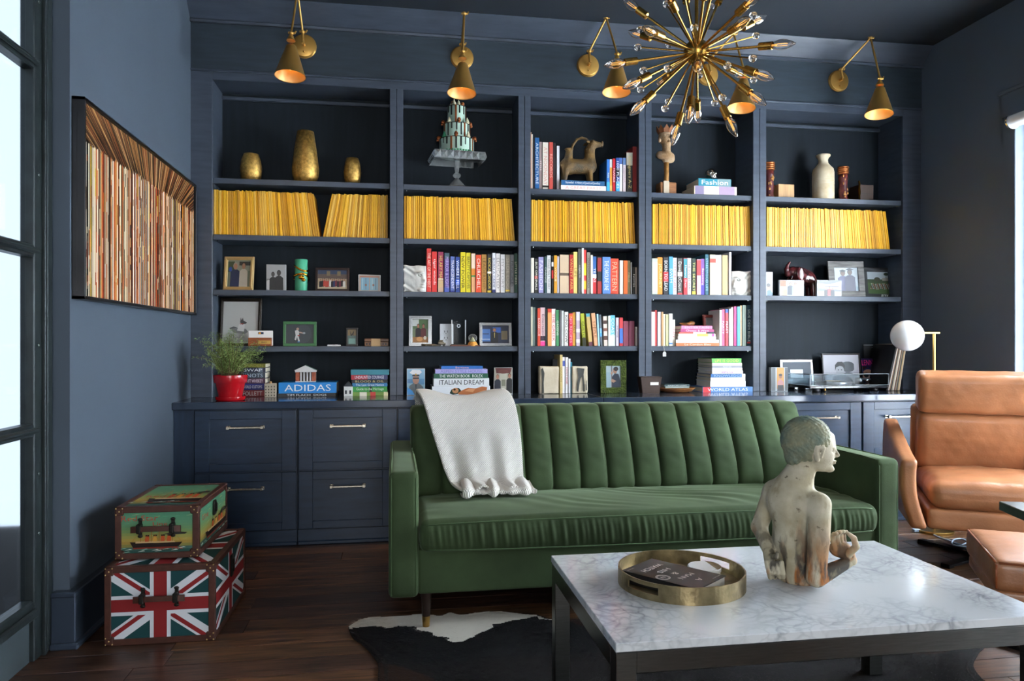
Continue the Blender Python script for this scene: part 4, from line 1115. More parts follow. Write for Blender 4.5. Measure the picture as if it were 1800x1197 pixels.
wp = [atz(a, b, 0) for a, b in [(606, 1106), (640, 1106), (700, 1104), (740, 1112), (775, 1122), (812, 1132), (835, 1122), (860, 1108), (872, 1098), (905, 1093), (925, 1088), (950, 1084), (940, 1060), (600, 1060)]]
wp2 = [atz(a, b, 0) for a, b in [(945, 1091), (972, 1094), (975, 1090), (1010, 1088), (1010, 1070), (945, 1075)]]
hs = .007; gx = np.arange(-.4, 2.6, hs); gy = np.arange(1.0, 2.95, hs)
GX, GY = np.meshgrid(gx, gy, indexing='ij')
jit = lambda: .012*(np.sin(GX*47+GY*31)+np.sin(GY*83-GX*29))
ins = inside(GX, GY, RO); wht = inside(GX+jit(), GY+jit()*.8, wp) | inside(GX, GY, wp2)
brown = ((np.sin(GX*7+2)+np.sin(GY*9+GX*3)) > 1.15)
cmap = lambda wh_, br: 'cfc9bd' if wh_ else ('2a1c16' if br else '131315')
m = MB()
# top skin with a curled edge and a border strip that follows the outline exactly
idx = {}
for i in range(len(gx)-1):
    for j in range(len(gy)-1):
        if ins[i, j] and ins[i+1, j] and ins[i, j+1] and ins[i+1, j+1]:
            q = []
            for a, b in ((i, j), (i+1, j), (i+1, j+1), (i, j+1)):
                if (a, b) not in idx: idx[a, b] = len(m.v); m.v.append((gx[a], gy[b], .007+.0012*math.sin(gx[a]*9+gy[b]*7)))
                q.append(idx[a, b])
            m.f.append(tuple(q)); m.c.append(cmap(wht[i, j], brown[i, j]))
put(rug, m, 'hide', mat('x') if False else print_mat('hide_skin', 0., .85))
n = len(RO); bd = MB()
cen = Vector((1.0, 1.9, 0))
for i in range(n):
    a, b = RO[i], RO[(i+1) % n]; ai = a+(cen-a).normalized()*.035; bi = b+(cen-b).normalized()*.035
    mid = (a+b)/2; isw = bool(inside(np.array([mid.x+(cen-mid).normalized().x*.02]), np.array([mid.y+(cen-mid).normalized().y*.02]), wp)[0])
    bd.add([(a.x, a.y, .001), (b.x, b.y, .001), (b.x, b.y, .004), (a.x, a.y, .004), (ai.x, ai.y, .0078), (bi.x, bi.y, .0078)], [(0, 1, 2, 3), (3, 2, 5, 4)], 'cfc9bd' if isw else '1a1716')
put(rug, bd, 'hide_edge', print_mat('hide_skin'))
rs = np.random.RandomState(3); NB = 52000
px = rs.uniform(-.3, 2.5, NB); py = rs.uniform(1.45, 2.85, NB)
kk = inside(px, py, RO); px, py = px[kk], py[kk]
jj = .012*(np.sin(px*47+py*31)+np.sin(py*83-px*29)); wv = inside(px+jj, py+jj*.8, wp); br = (np.sin(px*7+2)+np.sin(py*9+px*3)) > 1.15
m = MB()
for x, y, wh_, b_ in zip(px, py, wv, br):
    a = -2.2+.7*math.sin(x*3+y*2)+rs.randn()*.3; ln = .016+.008*rs.rand(); cx, sy = math.cos(a), math.sin(a)
    w_ = .0009
    c = ('d8d3c8' if rs.rand() < .8 else 'b8b2a6') if wh_ else (('2b1d17' if b_ else '101013') if rs.rand() < .93 else '39373a')
    o = len(m.v); m.v += [(x-sy*w_, y+cx*w_, .0065), (x+sy*w_, y-cx*w_, .0065), (x+cx*ln, y+sy*ln, .0115+.003*rs.rand())]; m.f.append((o, o+1, o+2)); m.c.append(c)
o = m.build('pile', print_mat('hide_hair', 0., .5), rug, False, None, False); o.location = -Vector(rug.location); o['kind'] = 'stuff'

# ------------------------------------------------------------------ wall lamps above the bays
SHB = mat('sconce_brass', 'cda055', .36, .78, bump=.015, bscale=160, stretch=(1, 1, .1)); SIN = mat('shade_lining', 'd9b070', .45, .3)
sl = ['brass swing-arm wall lamp above the far left bay', 'brass swing-arm wall lamp above the cake bay', 'brass swing-arm wall lamp left of the chandelier', 'brass swing-arm wall lamp partly behind the chandelier', 'brass swing-arm wall lamp nearest the right wall']
LAMPS = [((535, 82), (532, 56), (523, -14), (512, 58), (512, 80), (510, 134)), ((812, 102), (812, 78), (816, 24), (813.6, 90), (813.6, 112), (811.6, 164)),
         ((1033, 116), (1036, 90), (1065.6, 31), (1085, 95), (1085.5, 111), (1083.5, 162)), ((1243, 132), (1246, 106), (1290, 60), (1308.5, 125), (1307, 140), (1303, 190)),
         ((1473, 143), (1479, 122), (1530.5, 66.6), (1547, 138), (1547, 154), (1545, 201))]
for i, (pl, j1, ap, kn, tp_, bt) in enumerate(LAMPS):
    A = at(*pl, YS); J = at(*j1, YS-.055); Q = at(*ap, YS-.16); Kn = at(*kn, YS-.25); Tp = at(*tp_, YS-.26); Bt = at(*bt, YS-.275)
    t = thing('wall_lamp', sl[i], 'wall lamp', A, group='wall lamps above the bookcase')
    def wp_(m, n, mt, s=40): o = m.build(n, mt, t, s); o.location = -A; return o
    m = MB(); m.M = Matrix.Translation(A) @ Matrix.Rotation(PI/2, 4, 'X'); m.lathe([(.068, 0), (.068, .008), (.064, .012), (.062, .017), (.056, .0195), (.004, .021)], 40); wp_(m, 'backplate', SHB, 30)
    m = MB(); m.M = Matrix.Translation(A+Vector((0, -.02, -.035))) @ Matrix.Rotation(PI/2, 4, 'X'); m.lathe([(.006, 0), (.006, .004), (.003, .008)], 12); wp_(m, 'switch', SHB)
    S = A+Vector((0, -.055, .0))
    wp_(MB().tube([A+Vector((0, -.018, 0)), S], .009, 12).tube([S, J], .0075, 12), 'stem', SHB)
    for p in (J, Q, Kn):
        m = MB(); m.ell(p, .0125, 14, 8); m.tube([p-Vector((.016, 0, 0)), p+Vector((.020, 0, 0))], .006, 10); m.tube([p+Vector((.020, 0, 0)), p+Vector((.024, 0, .012))], .004, 6); wp_(m, 'joint', SHB)
    wp_(MB().tube([J, Q], .0058, 12), 'lower_arm', SHB); wp_(MB().tube([Q, Kn], .0058, 12), 'upper_arm', SHB)
    ax = (Bt-Tp); Ls = ax.length; R = Vector((0, 0, 1)).rotation_difference(ax).to_matrix().to_4x4()
    m = MB(); m.M = Matrix.Translation(Kn) @ R; m.lathe([(.006, .006), (.010, .014), (.014, .02), (.015, .03), (.021, .034), (.024, .044)], 20); wp_(m, 'neck', SHB)
    m = MB(); m.M = Matrix.Translation(Tp) @ R
    m.lathe([(.010, -.003), (.022, .0), (.027, .006), (.030, .016), (.080, Ls), (.0812, Ls+.001), (.0800, Ls+.002), (.0785, Ls+.0005)], 44, cap=False)
    sh = wp_(m, 'shade', SHB, 50)
    m = MB(); m.M = Matrix.Translation(Tp) @ R; m.lathe([(.0778, Ls), (.0285, .018), (.010, .012)], 44, cap=False); o = m.build('shade_lining', SIN, sh, True)
    m = MB(); m.M = Matrix.Translation(Tp) @ R; m.lathe([(.0, Ls*.80), (.016, Ls*.76), (.026, Ls*.62), (.024, Ls*.48), (.013, Ls*.32), (.013, .02)], 20, cap=False)
    wp_(m, 'bulb', mat('warm_bulb', 'ffd9a0', .3, emit=4.0, ecol='ffb45c'), True)
    l = bpy.data.lights.new('lamp_glow', 'SPOT'); l.energy = 7; l.color = (1, .68, .36); l.spot_size = math.radians(95); l.spot_blend = .6; l.shadow_soft_size = .02
    lo = bpy.data.objects.new('lamp_glow', l); COL.objects.link(lo); lo.parent = t
    dirv = ax.normalized(); lo.location = Tp+dirv*Ls*.9-A; lo.rotation_euler = dirv.to_track_quat('-Z', 'Y').to_euler()

# ------------------------------------------------------------------ starburst chandelier
CD = 2.50
def cd_at(px, py, d):
    l = (px-900)/F_PX*d; return Vector((_s*d+_c*l, _c*d-_s*l, CAM_Z+(HOR-py)/F_PX*d))
HUB = cd_at(1224.5, 91.7, CD); RIGHT = Vector((_c, -_s, 0)); FWD = Vector((_s, _c, 0)); UP = Vector((0, 0, 1)); MPP = CD/F_PX
ch = thing('starburst_chandelier', 'brass starburst chandelier with candle bulbs and crystal balls', 'chandelier', HUB)
CB = mat('chandelier_brass', 'b08a45', .25, 1.)
def clear_glass(name, tint='ffffff', ior=1.45, rough=0.): return mat(name, tint, rough, trans=1., ior=ior)
MB().ell((0, 0, 0), .044, 32, 20).build('hub', CB, ch, True)
MB().tube([(0, 0, .03), (0, 0, ZC-HUB.z)], .006, 14).tube([(0, 0, ZC-HUB.z-.02), (0, 0, ZC-HUB.z)], .065, 28).build('stem', CB, ch, 40)
BULB = [(465, -12, 1), (510, 225, 1), (612, 195, -1), (335, 470, -1), (470, 635, -1), (720, 608, 1), (520, 830, -1), (825, 1050, -1), (940, 890, -1), (1008, 882, 1), (1290, 985, -1), (1500, 755, -1), (1556, 568, -1), (1338, 545, 1), (1708, 312, -1), (1385, 130, -1), (1502, 112, 1), (1470, -70, -1), (890, -160, 1), (1230, -150, 1), (1012, 500, -1), (760, -110, -1), (1080, -240, -1), (870, -330, 1), (1180, -320, -1)]
GLB = [(780, 25, 1), (1105, 45, 1), (985, 197, -1), (590, 210, 1), (572, 338, -1), (612, 507, -1), (790, 495, -1), (592, 647, -1), (795, 732, 1), (770, 785, -1), (1190, 706, -1), (1132, 745, 1), (1225, 472, -1), (1415, 577, 1), (1410, 420, -1), (1433, 255, 1), (1412, 110, -1), (800, 320, 1), (1020, 545, 1), (900, -80, -1), (1120, -90, -1)]
def dirof(cx, cy, sg, L):
    dz = 0.
    for _ in range(12):                      # tip whose picture lies at the measured point, L away from the hub
        p = cd_at(980+cx/4.09, cy/4.09, CD+dz); v = p-HUB; lat2 = (v-FWD*v.dot(FWD)).length_squared
        dz = .5*dz+.5*sg*math.sqrt(max(.0, L*L-lat2))
    return v.normalized()
def lz(prof, n=18):
    return MB().lathe(prof, n, cap=False)
LB = .352
arm_me = MB().tube([(0, 0, .03), (0, 0, .235)], .0042, 10).build('arm', CB, ch, 40)
soc_me = MB().lathe([(.004, .228), (.0125, .232), (.0125, .276), (.011, .277), (.011, .270)], 20).build('socket', CB, arm_me, 35)
glass_p = [(.008, .275), (.010, .280), (.0155, .296), (.0165, .308), (.0145, .322), (.0085, .340), (.003, .351), (.0, .3535)]
bul_me = lz(glass_p+[(.0, .3528), (.0025, .3505), (.0080, .3395), (.0138, .3217), (.0158, .308), (.0148, .2963), (.0095, .281), (.0075, .275)]).build('bulb_glass', clear_glass('bulb_glass'), arm_me, True)
fil_me = MB().tube([(-.004, 0, .286), (-.004, 0, .325)], .0009, 6).tube([(.004, 0, .286), (.004, 0, .325)], .0009, 6).tube([(0, .004, .286), (0, .004, .325)], .0009, 6).tube([(0, 0, .275), (0, 0, .29)], .003, 8).build('filament', mat('filament', 'e8b860', .4, emit=.6, ecol='ffb858'), arm_me, True)
thin_me = MB().tube([(0, 0, .03), (0, 0, .232)], .0026, 8).build('crystal_arm', CB, ch, 40)
cry_me = MB().ell((0, 0, .2415), .0125, 16, 10).build('crystal_ball', clear_glass('crystal', 'ffffff', 1.5), thin_me, True)
def orient(o, d): o.rotation_mode = 'QUATERNION'; o.rotation_quaternion = Vector((0, 0, 1)).rotation_difference(d)
def twin(o, parent):
    c = o.copy(); COL.objects.link(c); c.parent = parent
    for k_ in o.children: twin(k_, c)
    return c
for i, (a, b, s) in enumerate(BULB):
    o = arm_me if i == 0 else twin(arm_me, ch); orient(o, dirof(a, b, s, LB))
for i, (a, b, s) in enumerate(GLB):
    o = thin_me if i == 0 else twin(thin_me, ch); orient(o, dirof(a, b, s, .245))

# ------------------------------------------------------------------ fern-like plant in a red pot
pp = at(403, 704, 4.045)
pl = thing('potted_plant', 'feathery green plant in a glossy red pot on the worktop', 'plant', (pp.x, 4.075, CT+.001))
REDP = mat('red_pot', 'b3121c', .22, coat=.5)
MB().lathe([(.070, 0), (.074, .004), (.077, .016), (.077, .020), (.070, .020), (.066, .016)], 40).build('saucer', REDP, pl, 30)
MB().lathe([(.060, .018), (.0745, .088), (.0755, .092), (.083, .093), (.0845, .097), (.088, .131), (.0875, .133), (.084, .133), (.080, .118)], 44).build('pot', REDP, pl, 30)
MB().lathe([(.081, .112), (.05, .119), (0, .121)], 30).build('soil', mat('potting_soil', '2a1d15', .95, bump=.5, bscale=90), pl, True)
rp = random.Random(11); stm = MB(); leafs = MB()
for i in range(80):
    a = rp.uniform(0, 2*PI); el = rp.uniform(.45, 1.5); ln = rp.uniform(.13, .235)
    p = Vector((math.cos(a)*rp.uniform(0, .05), math.sin(a)*rp.uniform(0, .05), .118)); d = Vector((math.cos(a)*math.cos(el), math.sin(a)*math.cos(el)*.8, math.sin(el)+.9)).normalized()
    pts = [p.copy()]
    for k_ in range(9):
        d = (d+Vector((rp.uniform(-.12, .12), rp.uniform(-.12, .12), -.035-.03*k_*(1-el/1.7)))).normalized(); p = p+d*ln/9; pts.append(p.copy())
    stm.tube(pts, [.0016-.0001*j for j in range(10)], 4, False)
    for j in range(2, 10):
        for q in range(9):
            c = pts[j]+(pts[j]-pts[j-1])*rp.random(); v = Vector((rp.gauss(0, 1), rp.gauss(0, 1), rp.gauss(0, .7)+.1)).normalized()*rp.uniform(.012, .026)
            sd = v.cross(Vector((rp.gauss(0, 1), rp.gauss(0, 1), rp.gauss(0, 1)))).normalized()*.0011; bend = Vector((0, 0, -.004))
            leafs.add([c, c+v*.55+sd, c+v+bend, c+v*.55-sd], [(0, 1, 2, 3)])
stm.build('stem_tangle', mat('plant_stem', '5a4a2a', .7), pl)['kind'] = 'stuff'
o = leafs.build('foliage', mat('plant_leaf', '5e7a3c', .55, var=.5, vscale=14, c2='8da35c'), pl, False, None, False); o['kind'] = 'stuff'
# ------------------------------------------------------------------ books
ORD = ['first', 'second', 'third', 'fourth', 'fifth', 'sixth', 'seventh', 'eighth', 'ninth', 'tenth', 'eleventh', 'twelfth', 'thirteenth', 'fourteenth', 'fifteenth', 'sixteenth', 'seventeenth', 'eighteenth', 'nineteenth', 'twentieth', 'twenty-first', 'twenty-second', 'twenty-third', 'twenty-fourth', 'twenty-fifth', 'twenty-sixth', 'twenty-seventh', 'twenty-eighth', 'twenty-ninth', 'thirtieth']
CN = {'black': '161616', 'charcoal': '3a3a3c', 'grey': '8a8a8a', 'light grey': 'c4c4c6', 'white': 'f0f0ee', 'cream': 'e6dcc4', 'tan': 'b99a6a', 'brown': '6a4a30', 'red': 'c0242a', 'maroon': '7a2c38', 'orange': 'e0672a', 'yellow': 'e8c81e', 'mustard': 'd09a2c', 'olive': '7a7a34', 'green': '3f8a48', 'dark green': '1f4a38', 'teal': '2a7a86', 'pale blue': '9ac4dc', 'blue': '2a62b0', 'navy': '1f2a52', 'lavender': 'a8a2d8', 'purple': '6a3a8a', 'pink': 'e08aa4', 'magenta': 'c82a72'}
def cname(h):
    a = np.array(lin(h)[:3])**.45
    return min(CN, key=lambda k: float(np.sum((np.array(lin(CN[k])[:3])**.45-a)**2)))
PAGES = paper('d6cdb8', .85); PAGESW = paper('e4dfd2', .85)
def mk_book(w, h, d, col, title, tcol, bands, label, group, loc, rot, flip=False, tfrac=.8, name='book', thick=.0022):
    t = thing(name, label, 'book', loc, rot, group)
    cm = paper(col, .42)
    m = MB(); c = min(thick, w*.2)
    m.box((-w/2, 0, 0), (w/2, c, h), .0006); m.box((-w/2, c, 0), (-w/2+c, d, h)); m.box((w/2-c, c, 0), (w/2, d, h))
    cv = m.build('cover', cm, t)
    MB().box((-w/2+c, c, .002), (w/2-c, d-.004, h-.003)).build('pages', PAGESW if col[0] in 'ef' else PAGES, t)
    for z0, z1, bc_ in bands: MB().box((-w/2-.0002, -.0004, h*z0), (w/2+.0002, 0, h*z1)).build('spine_band', paper(bc_, .45), t)
    if title:
        mx = frame_mx((0, -.0008, h*.5), (0, 0, -1), (1, 0, 0)) if not flip else frame_mx((0, -.0008, h*.5), (0, 0, 1), (-1, 0, 0))
        text(title, t, paper(tcol, .5), mx, h*tfrac, w*.62, 'spine_lettering')
    return t
def row(ox, oy, sc, Y, z, where, items, group):
    n = len(items)
    for i, it in enumerate(items):
        c0, c1, ct_, col = it[:4]; title = it[4] if len(it) > 4 else ''; tc_ = it[5] if len(it) > 5 else 'f0ece4'
        bands = it[6] if len(it) > 6 else (); lean = it[7] if len(it) > 7 else 0.
        px = (ox+(c0+c1)/2/sc); X0 = at(ox+c0/sc, 0, Y).x; X1 = at(ox+c1/sc, 0, Y).x; zt = at(px, oy+ct_/sc, Y).z
        w = (X1-X0)-.0012; h = max(.05, zt-z)
        if lean: w = max(.010, w-h*math.sin(abs(lean)))
        xm = (X0+X1)/2-(h/2*math.sin(lean) if lean else 0)
        lab = '%s book, %s from the left %s' % (cname(col), ORD[i], where)
        mk_book(w, h, .165+.02*((i*7) % 3)/2, col, title, tc_, bands, lab, group, (xm, Y+.004*((i*5) % 3), z+.0004+abs(math.sin(lean))*w/2), (0, lean, 0))
def stack(ox, oy, sc, Y, z, where, items, group, depth=.2):
    n = len(items)
    for i, it in enumerate(items):      # bottom first
        c0, c1, a, b, col = it[:5]; title = it[5] if len(it) > 5 else ''; tc_ = it[6] if len(it) > 6 else 'f0ece4'; bands = it[7] if len(it) > 7 else ()
        px = ox+(c0+c1)/2/sc; X0 = at(ox+c0/sc, 0, Y).x; X1 = at(ox+c1/sc, 0, Y).x
        th = at(px, oy+a/sc, Y).z-at(px, oy+b/sc, Y).z; h = X1-X0
        pos = 'bottom' if i == 0 else ('top' if i == n-1 else ORD[i]+' from the bottom')
        lab = '%s book, %s of the stack %s' % (cname(col), pos, where)
        rz = .03*math.sin(i*2.3)
        mk_book(th-.0006, h, min(depth, .24), col, title, tc_, bands, lab, group, (X1, Y+.006*((i*3) % 3), z+th/2), (0, -PI/2, 0))
        z += th
    return z
YB_ = 4.338
K1 = 'A5'
row(690, 420, 7.5, YB_, S3, 'on the third shelf, second bay', [
 (450, 512, 125, 'd8332c', 'THE ART OF THE HEIST', 'f0d8c8'), (520, 588, 165, 'd9302c', 'tiger woods', 'f3efe8'), (600, 672, 170, '9c2f52', 'HILARY MANTEL', 'd8c060', ((0, .30, 'c9a58c'), (.31, .34, 'ded6cc'))),
 (683, 750, 185, '5b4a8c', 'MIRROR & LIGHT', 'b8a8d8', ((.86, 1, '3f5a66'), (0, .12, '4a5aa8'))), (763, 825, 230, '5a6fae', 'TRANSCENDENT', 'f0f0f4', ((.0, .05, '2a3a8a'),)), (830, 890, 235, '1f3f8c', 'WHERE I FELL', 'e8eef8', ((.22, .36, '2a5ad0'),)),
 (895, 962, 175, 'e3cf1c', 'NEW POWER', '26220c'), (970, 1033, 180, 'd8c822', 'BEAUTY CAPTIVES', '4a4610'), (1040, 1093, 190, 'dfa072', '', 'f0ece4', ((.62, .99, 'ecd2bc'), (.40, .44, '3a8a4a'), (.44, .60, 'e0862a'))),
 (1097, 1170, 210, 'dd4a24', 'CHURCHILL', 'f4ece0'), (1175, 1243, 203, 'b0813c', 'LEADERSHIP', '6a4a1c'), (1250, 1305, 200, '2a2a2c', 'RADICAL CANDOR', 'e6c94a', ((0, .06, 'd8b83a'), (.5, .55, 'f0f0f0'))),
 (1315, 1358, 185, 'e6e6ee', 'BORN A CRIME', '23285a', ((0, .08, '2a2f6a'),)), (1365, 1423, 190, 'e2dcd8', 'EDUCATED', '8a8682'), (1425, 1485, 203, 'd5d3d2', 'MY STORY', '9a9896'), (1488, 1550, 207, '817a6c', 'SHOE DOG', 'a89f8c', ((.04, .08, 'd8b03a'),)),
 (1555, 1605, 205, '8a8d92', 'PRINCIPLES', '54575c', ((0, .22, 'a9acb0'),)), (1607, 1648, 190, '1f5340', 'LITTLE FIRES', 'd8e0c8')], 'books on the third shelf of the second bay')
row(920, 420, 5.986, YB_, S3, 'on the third shelf, middle bay', [
 (80, 113, 200, 'e6dfd0'), (120, 157, 205, '23231f', 'BUY ORIGINALS', 'e8e2d4', ((.42, .5, 'c02a2a'),)), (160, 215, 190, '9a96c4', 'FASHION', 'e6e2f2'), (220, 250, 188, '2c4a4a', 'CHANGE', 'c8d0c8'), (252, 292, 172, 'd9dad8', 'SINGLE MALT WHISKY', '6a6a68'),
 (298, 320, 180, '201f22', '', 'ffffff', ((.72, .84, 'f0f0f0'), (.4, .62, 'c22c2c'))), (322, 355, 173, 'd79a26', 'VOGUE', 'f0e2c0'), (358, 383, 180, 'b5b2c4'), (385, 482, 165, 'cdb596', '', 'ffffff', ((.46, .53, '5a4a3a'),)), (485, 527, 165, 'b3292a', 'VANITY FAIR', 'e0b860'),
 (530, 573, 135, 'dcca74', 'LIFE', '8a6a2a'), (577, 610, 105, '55564f', 'OBJECTS', 'd8d8d0'), (613, 637, 98, 'efefec'), (640, 667, 115, 'd93a32', '', 'ffffff', ((.1, .3, 'f0b020'), (.42, .7, 'f2c21e'))), (670, 705, 140, '8c8478', 'OOOOOOOO', '2a2622'),
 (707, 732, 170, 'e6dfcc'), (735, 773, 183, '2a5c9c', 'TEXAS', 'f0f0f0', ((0, .42, 'c4292f'), (.42, .52, 'f0f0f0'))), (780, 825, 185, '26292a', '', 'ffffff', ((.6, .96, '9a2a2a'), (0, .34, 'a8302c'))), (832, 918, 190, '5a86cc', 'THE CAROLINE LINE', 'eef2fa'),
 (920, 1007, 205, 'd2472a', 'PATTERN', 'e8a888'), (1015, 1053, 225, 'e2dccb'), (1055, 1097, 228, 'e2661f'), (1100, 1130, 228, '7d6f48', 'FIELD', 'c8b888'), (1131, 1146, 245, 'b8bab8'), (1148, 1180, 298, '2c2c28', 'NOTES', 'e0e0d8'), (1183, 1207, 298, 'd0c8bc')], 'books on the third shelf of the middle bay')
row(920, 420, 5.986, YB_, S4, 'on the fourth shelf, middle bay', [
 (80, 98, 715, 'd8cfb4'), (100, 131, 718, '5f6c66'), (133, 147, 730, '1f1d1c'), (148, 178, 730, 'd4472c', 'BARBECUE', 'f2e0d0'), (181, 233, 722, 'd2b4b4', 'Entertaining', '4a2a4a', ((0, .12, 'e0408a'), (.14, .26, '2a1a1c'))), (237, 250, 735, '3a4a48'),
 (255, 298, 735, 'c9402e', '', 'f', ((.0, .9, 'd89a5a'),)), (300, 342, 735, 'e6e0da', 'THE GREEK', 'c43030', ((0, .5, 'eeeae6'),)), (345, 378, 748, '4e9a64', 'GREENS', 'eaf0e4'), (380, 405, 748, '5c5c5e'), (405, 431, 755, 'd9d9d4'), (433, 475, 768, 'dcd8d0', 'KING COW', '1e1c1c'),
 (480, 520, 785, 'd42a4a', 'NO RECIPES', 'f0b0b8', ((.85, .97, 'e86a2a'),)), (522, 553, 772, 'c99a36', 'SALT', '5a3a10'), (556, 597, 768, 'b7a3b0', '', 'f', ((.75, 1, 'd8cfe0'), (.1, .2, 'e8e4ea'), (.4, .5, 'f0eaf0'))),
 (600, 662, 785, 'a3ab2a', 'GUSTO', '1a1a14', ((0, .25, '2a2c18'),), -.07), (660, 735, 785, 'c0a465', '', 'f', ((.9, 1, '4a9aa8'), (0, .12, '5a2a3a')), -.10), (714, 790, 780, 'd9a278', 'SIMPLE', '8a5a3a', ((.55, .57, '8a5a3a'),), -.10), (770, 806, 790, '9cc8e4', '', 'f', (), -.05),
 (800, 838, 795, '5e666e', 'VEG', 'd8e4f0', ((.3, .56, '5aa0d8'),), -.05), (840, 890, 815, 'd8c8bc', '', 'f', ((.2, .34, '5a3a30'), (.5, .6, '7a4a3a'), (.75, .86, '4a3028')), -.03), (893, 918, 810, 'dfe6dc'), (920, 970, 803, '64b2c4', 'COASTAL', 'e8f4f4', ((0, .35, 'd4e4e8'),)),
 (975, 1008, 828, 'd3c9d6', 'HOME', '8a7a8a'), (1010, 1048, 828, 'b9282e', '', 'f', ((.1, .62, '3a6ab8'), (.62, .95, 'c8383a'))), (1055, 1112, 865, '8c3c52'), (1114, 1172, 865, '93405a'), (1178, 1207, 925, 'cfc8c0')], 'books on the fourth shelf of the middle bay')
row(1130, 420, 5.986, YB_, S3, 'on the third shelf, fourth bay', [
 (97, 155, 205, 'bcc8b4', '', 'f', ((.1, .9, 'c8d4c0'),)), (158, 213, 192, 'db8a2a', 'JOURNEY', 'f4dc9c'), (218, 272, 188, '232325', 'BORN TO LEAD', 'e8e8e8', ((.34, .6, 'd03036'),)), (275, 318, 185, '4a9ac8', 'SWIM', 'd8ecf4'), (322, 363, 197, 'e6e2e2', 'CITY OF GIRLS', 'c2404a'),
 (367, 420, 200, '4a4642', 'Dave McCourt', 'e6e0d8', ((0, .05, 'c8383c'), (.5, .62, 'd8d8d4'))), (428, 468, 200, 'c92f38', 'Mastery Days', 'f0e0dc', ((.45, .98, '2f8a94'),)), (475, 515, 200, 'e4e4e2', 'THE SUBTLE WAY', '3a3a3c'), (520, 560, 205, '2a3a30', 'THE SECRET', 'd8d47a', ((.02, .1, 'd8c83a'),)),
 (567, 612, 215, 'e2a4ae', '', 'f', ((.55, .98, 'd23a3c'),)), (615, 656, 208, '7c4c9a', 'Becoming', 'e8d0e8', ((0, .3, '4a3ab0'),)), (658, 695, 160, '1f5d70', 'STREETFOOD LIFE', '8fc4d0'), (705, 768, 165, 'cbbfa2', '', 'f', ((.8, .9, 'b84a3a'),)), (770, 835, 168, 'dddbd8'), (838, 897, 170, 'c0a270'), (907, 932, 140, 'e4dee4')], 'books on the third shelf of the fourth bay')
row(1130, 420, 5.986, YB_, S4, 'on the fourth shelf, fourth bay', [
 (90, 129, 768, 'e2d4d0', '', 'f', ((.0, .98, 'e0c0bc'),)), (130, 155, 750, 'b52c2c'), (157, 194, 768, 'd9d4e2'), (195, 217, 768, 'b58d5c'), (220, 244, 792, 'dcd2b0'), (246, 272, 797, 'c9c98e'), (275, 314, 787, 'e8e6de', '', 'f', ((.05, .1, '3a7ab8'),)), (316, 345, 850, 'e6e0d2', 'ITALY', 'c83a52')], 'cookbooks left of the flat stack')
row(1130, 420, 5.986, YB_, S4, 'right of the flat pink stack, fourth bay', [
 (806, 832, 748, 'c9c6c0'), (836, 868, 740, 'cf5a80', 'PARTY', 'f0d8e0'), (870, 904, 738, 'c43a44', 'FEAST', 'f0e0dc', ((.9, 1, '2a4a9a'),)), (906, 934, 735, 'e4e0dc', 'SUNDAY', '6a6a68'), (936, 959, 718, 'dcd8c8'), (961, 990, 712, 'c23a7c'), (992, 1025, 712, '4a9ad4'), (1028, 1049, 700, 'b89a6a'), (1051, 1092, 697, '7f9280'), (1097, 1140, 697, '1f4650', 'SIDE DISH BIBLE', 'd8e4e0', ((.06, .1, 'd04a4a'),))], 'cookbooks right of the flat stack')
zt = stack(1130, 420, 5.986, 4.325, S4, 'on the fourth shelf, fourth bay', [
 (350, 803, 1090, 1123, 'd9713a', 'Le Cordon Bleu', 'f4d8c0'), (348, 800, 1053, 1088, 'dfe2e4'), (370, 770, 1018, 1050, 'e8e6ea', 'THE PASTRY KITCHEN', 'a8a4b0'), (375, 765, 985, 1015, 'eee6d0', '', 'f', ((.2, .5, 'e8c85a'), (.04, .1, 'c84a9a'))), (380, 755, 966, 984, 'd8564a', '', 'f', ((.25, .6, 'f0eae4'), (0, .22, '2c3036'))), (395, 750, 936, 965, 'a83a74', 'Cheese & Wine', 'f4e4ee'), (405, 730, 898, 935, 'd8789c', 'ENTERTAIN', 'e8b0c4')], 'flat cookbook stack')
row(920, 220, 8.18, YB_, S1, 'on the top shelf, middle bay', [
 (100, 118, 100, 'c49a7c'), (121, 140, 125, 'ece8e0'), (143, 163, 190, '3c2f30'), (165, 228, 180, '1f5d96', 'ARCHITECTURE', 'dfe8f0'), (232, 273, 235, '9c8884', 'STYLE', 'e8d8d0'), (277, 362, 245, 'e6dccc', 'AT NOONDAY', 'd8a090', ((.05, .09, '2a2622'),)), (370, 427, 245, 'c34f44', 'RECORDS', 'e8b8a8'), (432, 472, 252, '2a2428'), (482, 522, 295, 'd4d6da')], 'books left of the bronze animal')
row(920, 220, 8.18, YB_, S1, 'right of the bronze animal, middle bay', [
 (1198, 1242, 492, '2f70bc', 'Italy', 'f0f0f0', ((0, .3, '3aa0d8'),)), (1248, 1284, 487, 'e09a3a', '', 'f', ((.75, 1, 'c8c4bc'), (0, .2, 'd8b060'))), (1287, 1328, 478, 'c0202c', 'FRANCE', 'f0e8e8'), (1332, 1384, 470, '2a4c96', '1000 PLACES', 'f0f4f8', ((.45, .7, '1c1e22'), (0, .3, '3aa4dc'))), (1388, 1432, 465, 'dcd8d4', '', 'f', ((.82, 1, '4a6aa8'),)), (1435, 1478, 470, 'd3c6c6', 'VIENNA', 'b8a0a4', ((.8, 1, '5a7aa8'),)), (1482, 1570, 395, '221e1a', 'Designers A-Z', 'c8b070', ((.68, 1, 'b0aa9a'),)), (1576, 1660, 305, 'a03a3a')], 'books right of the bronze animal')
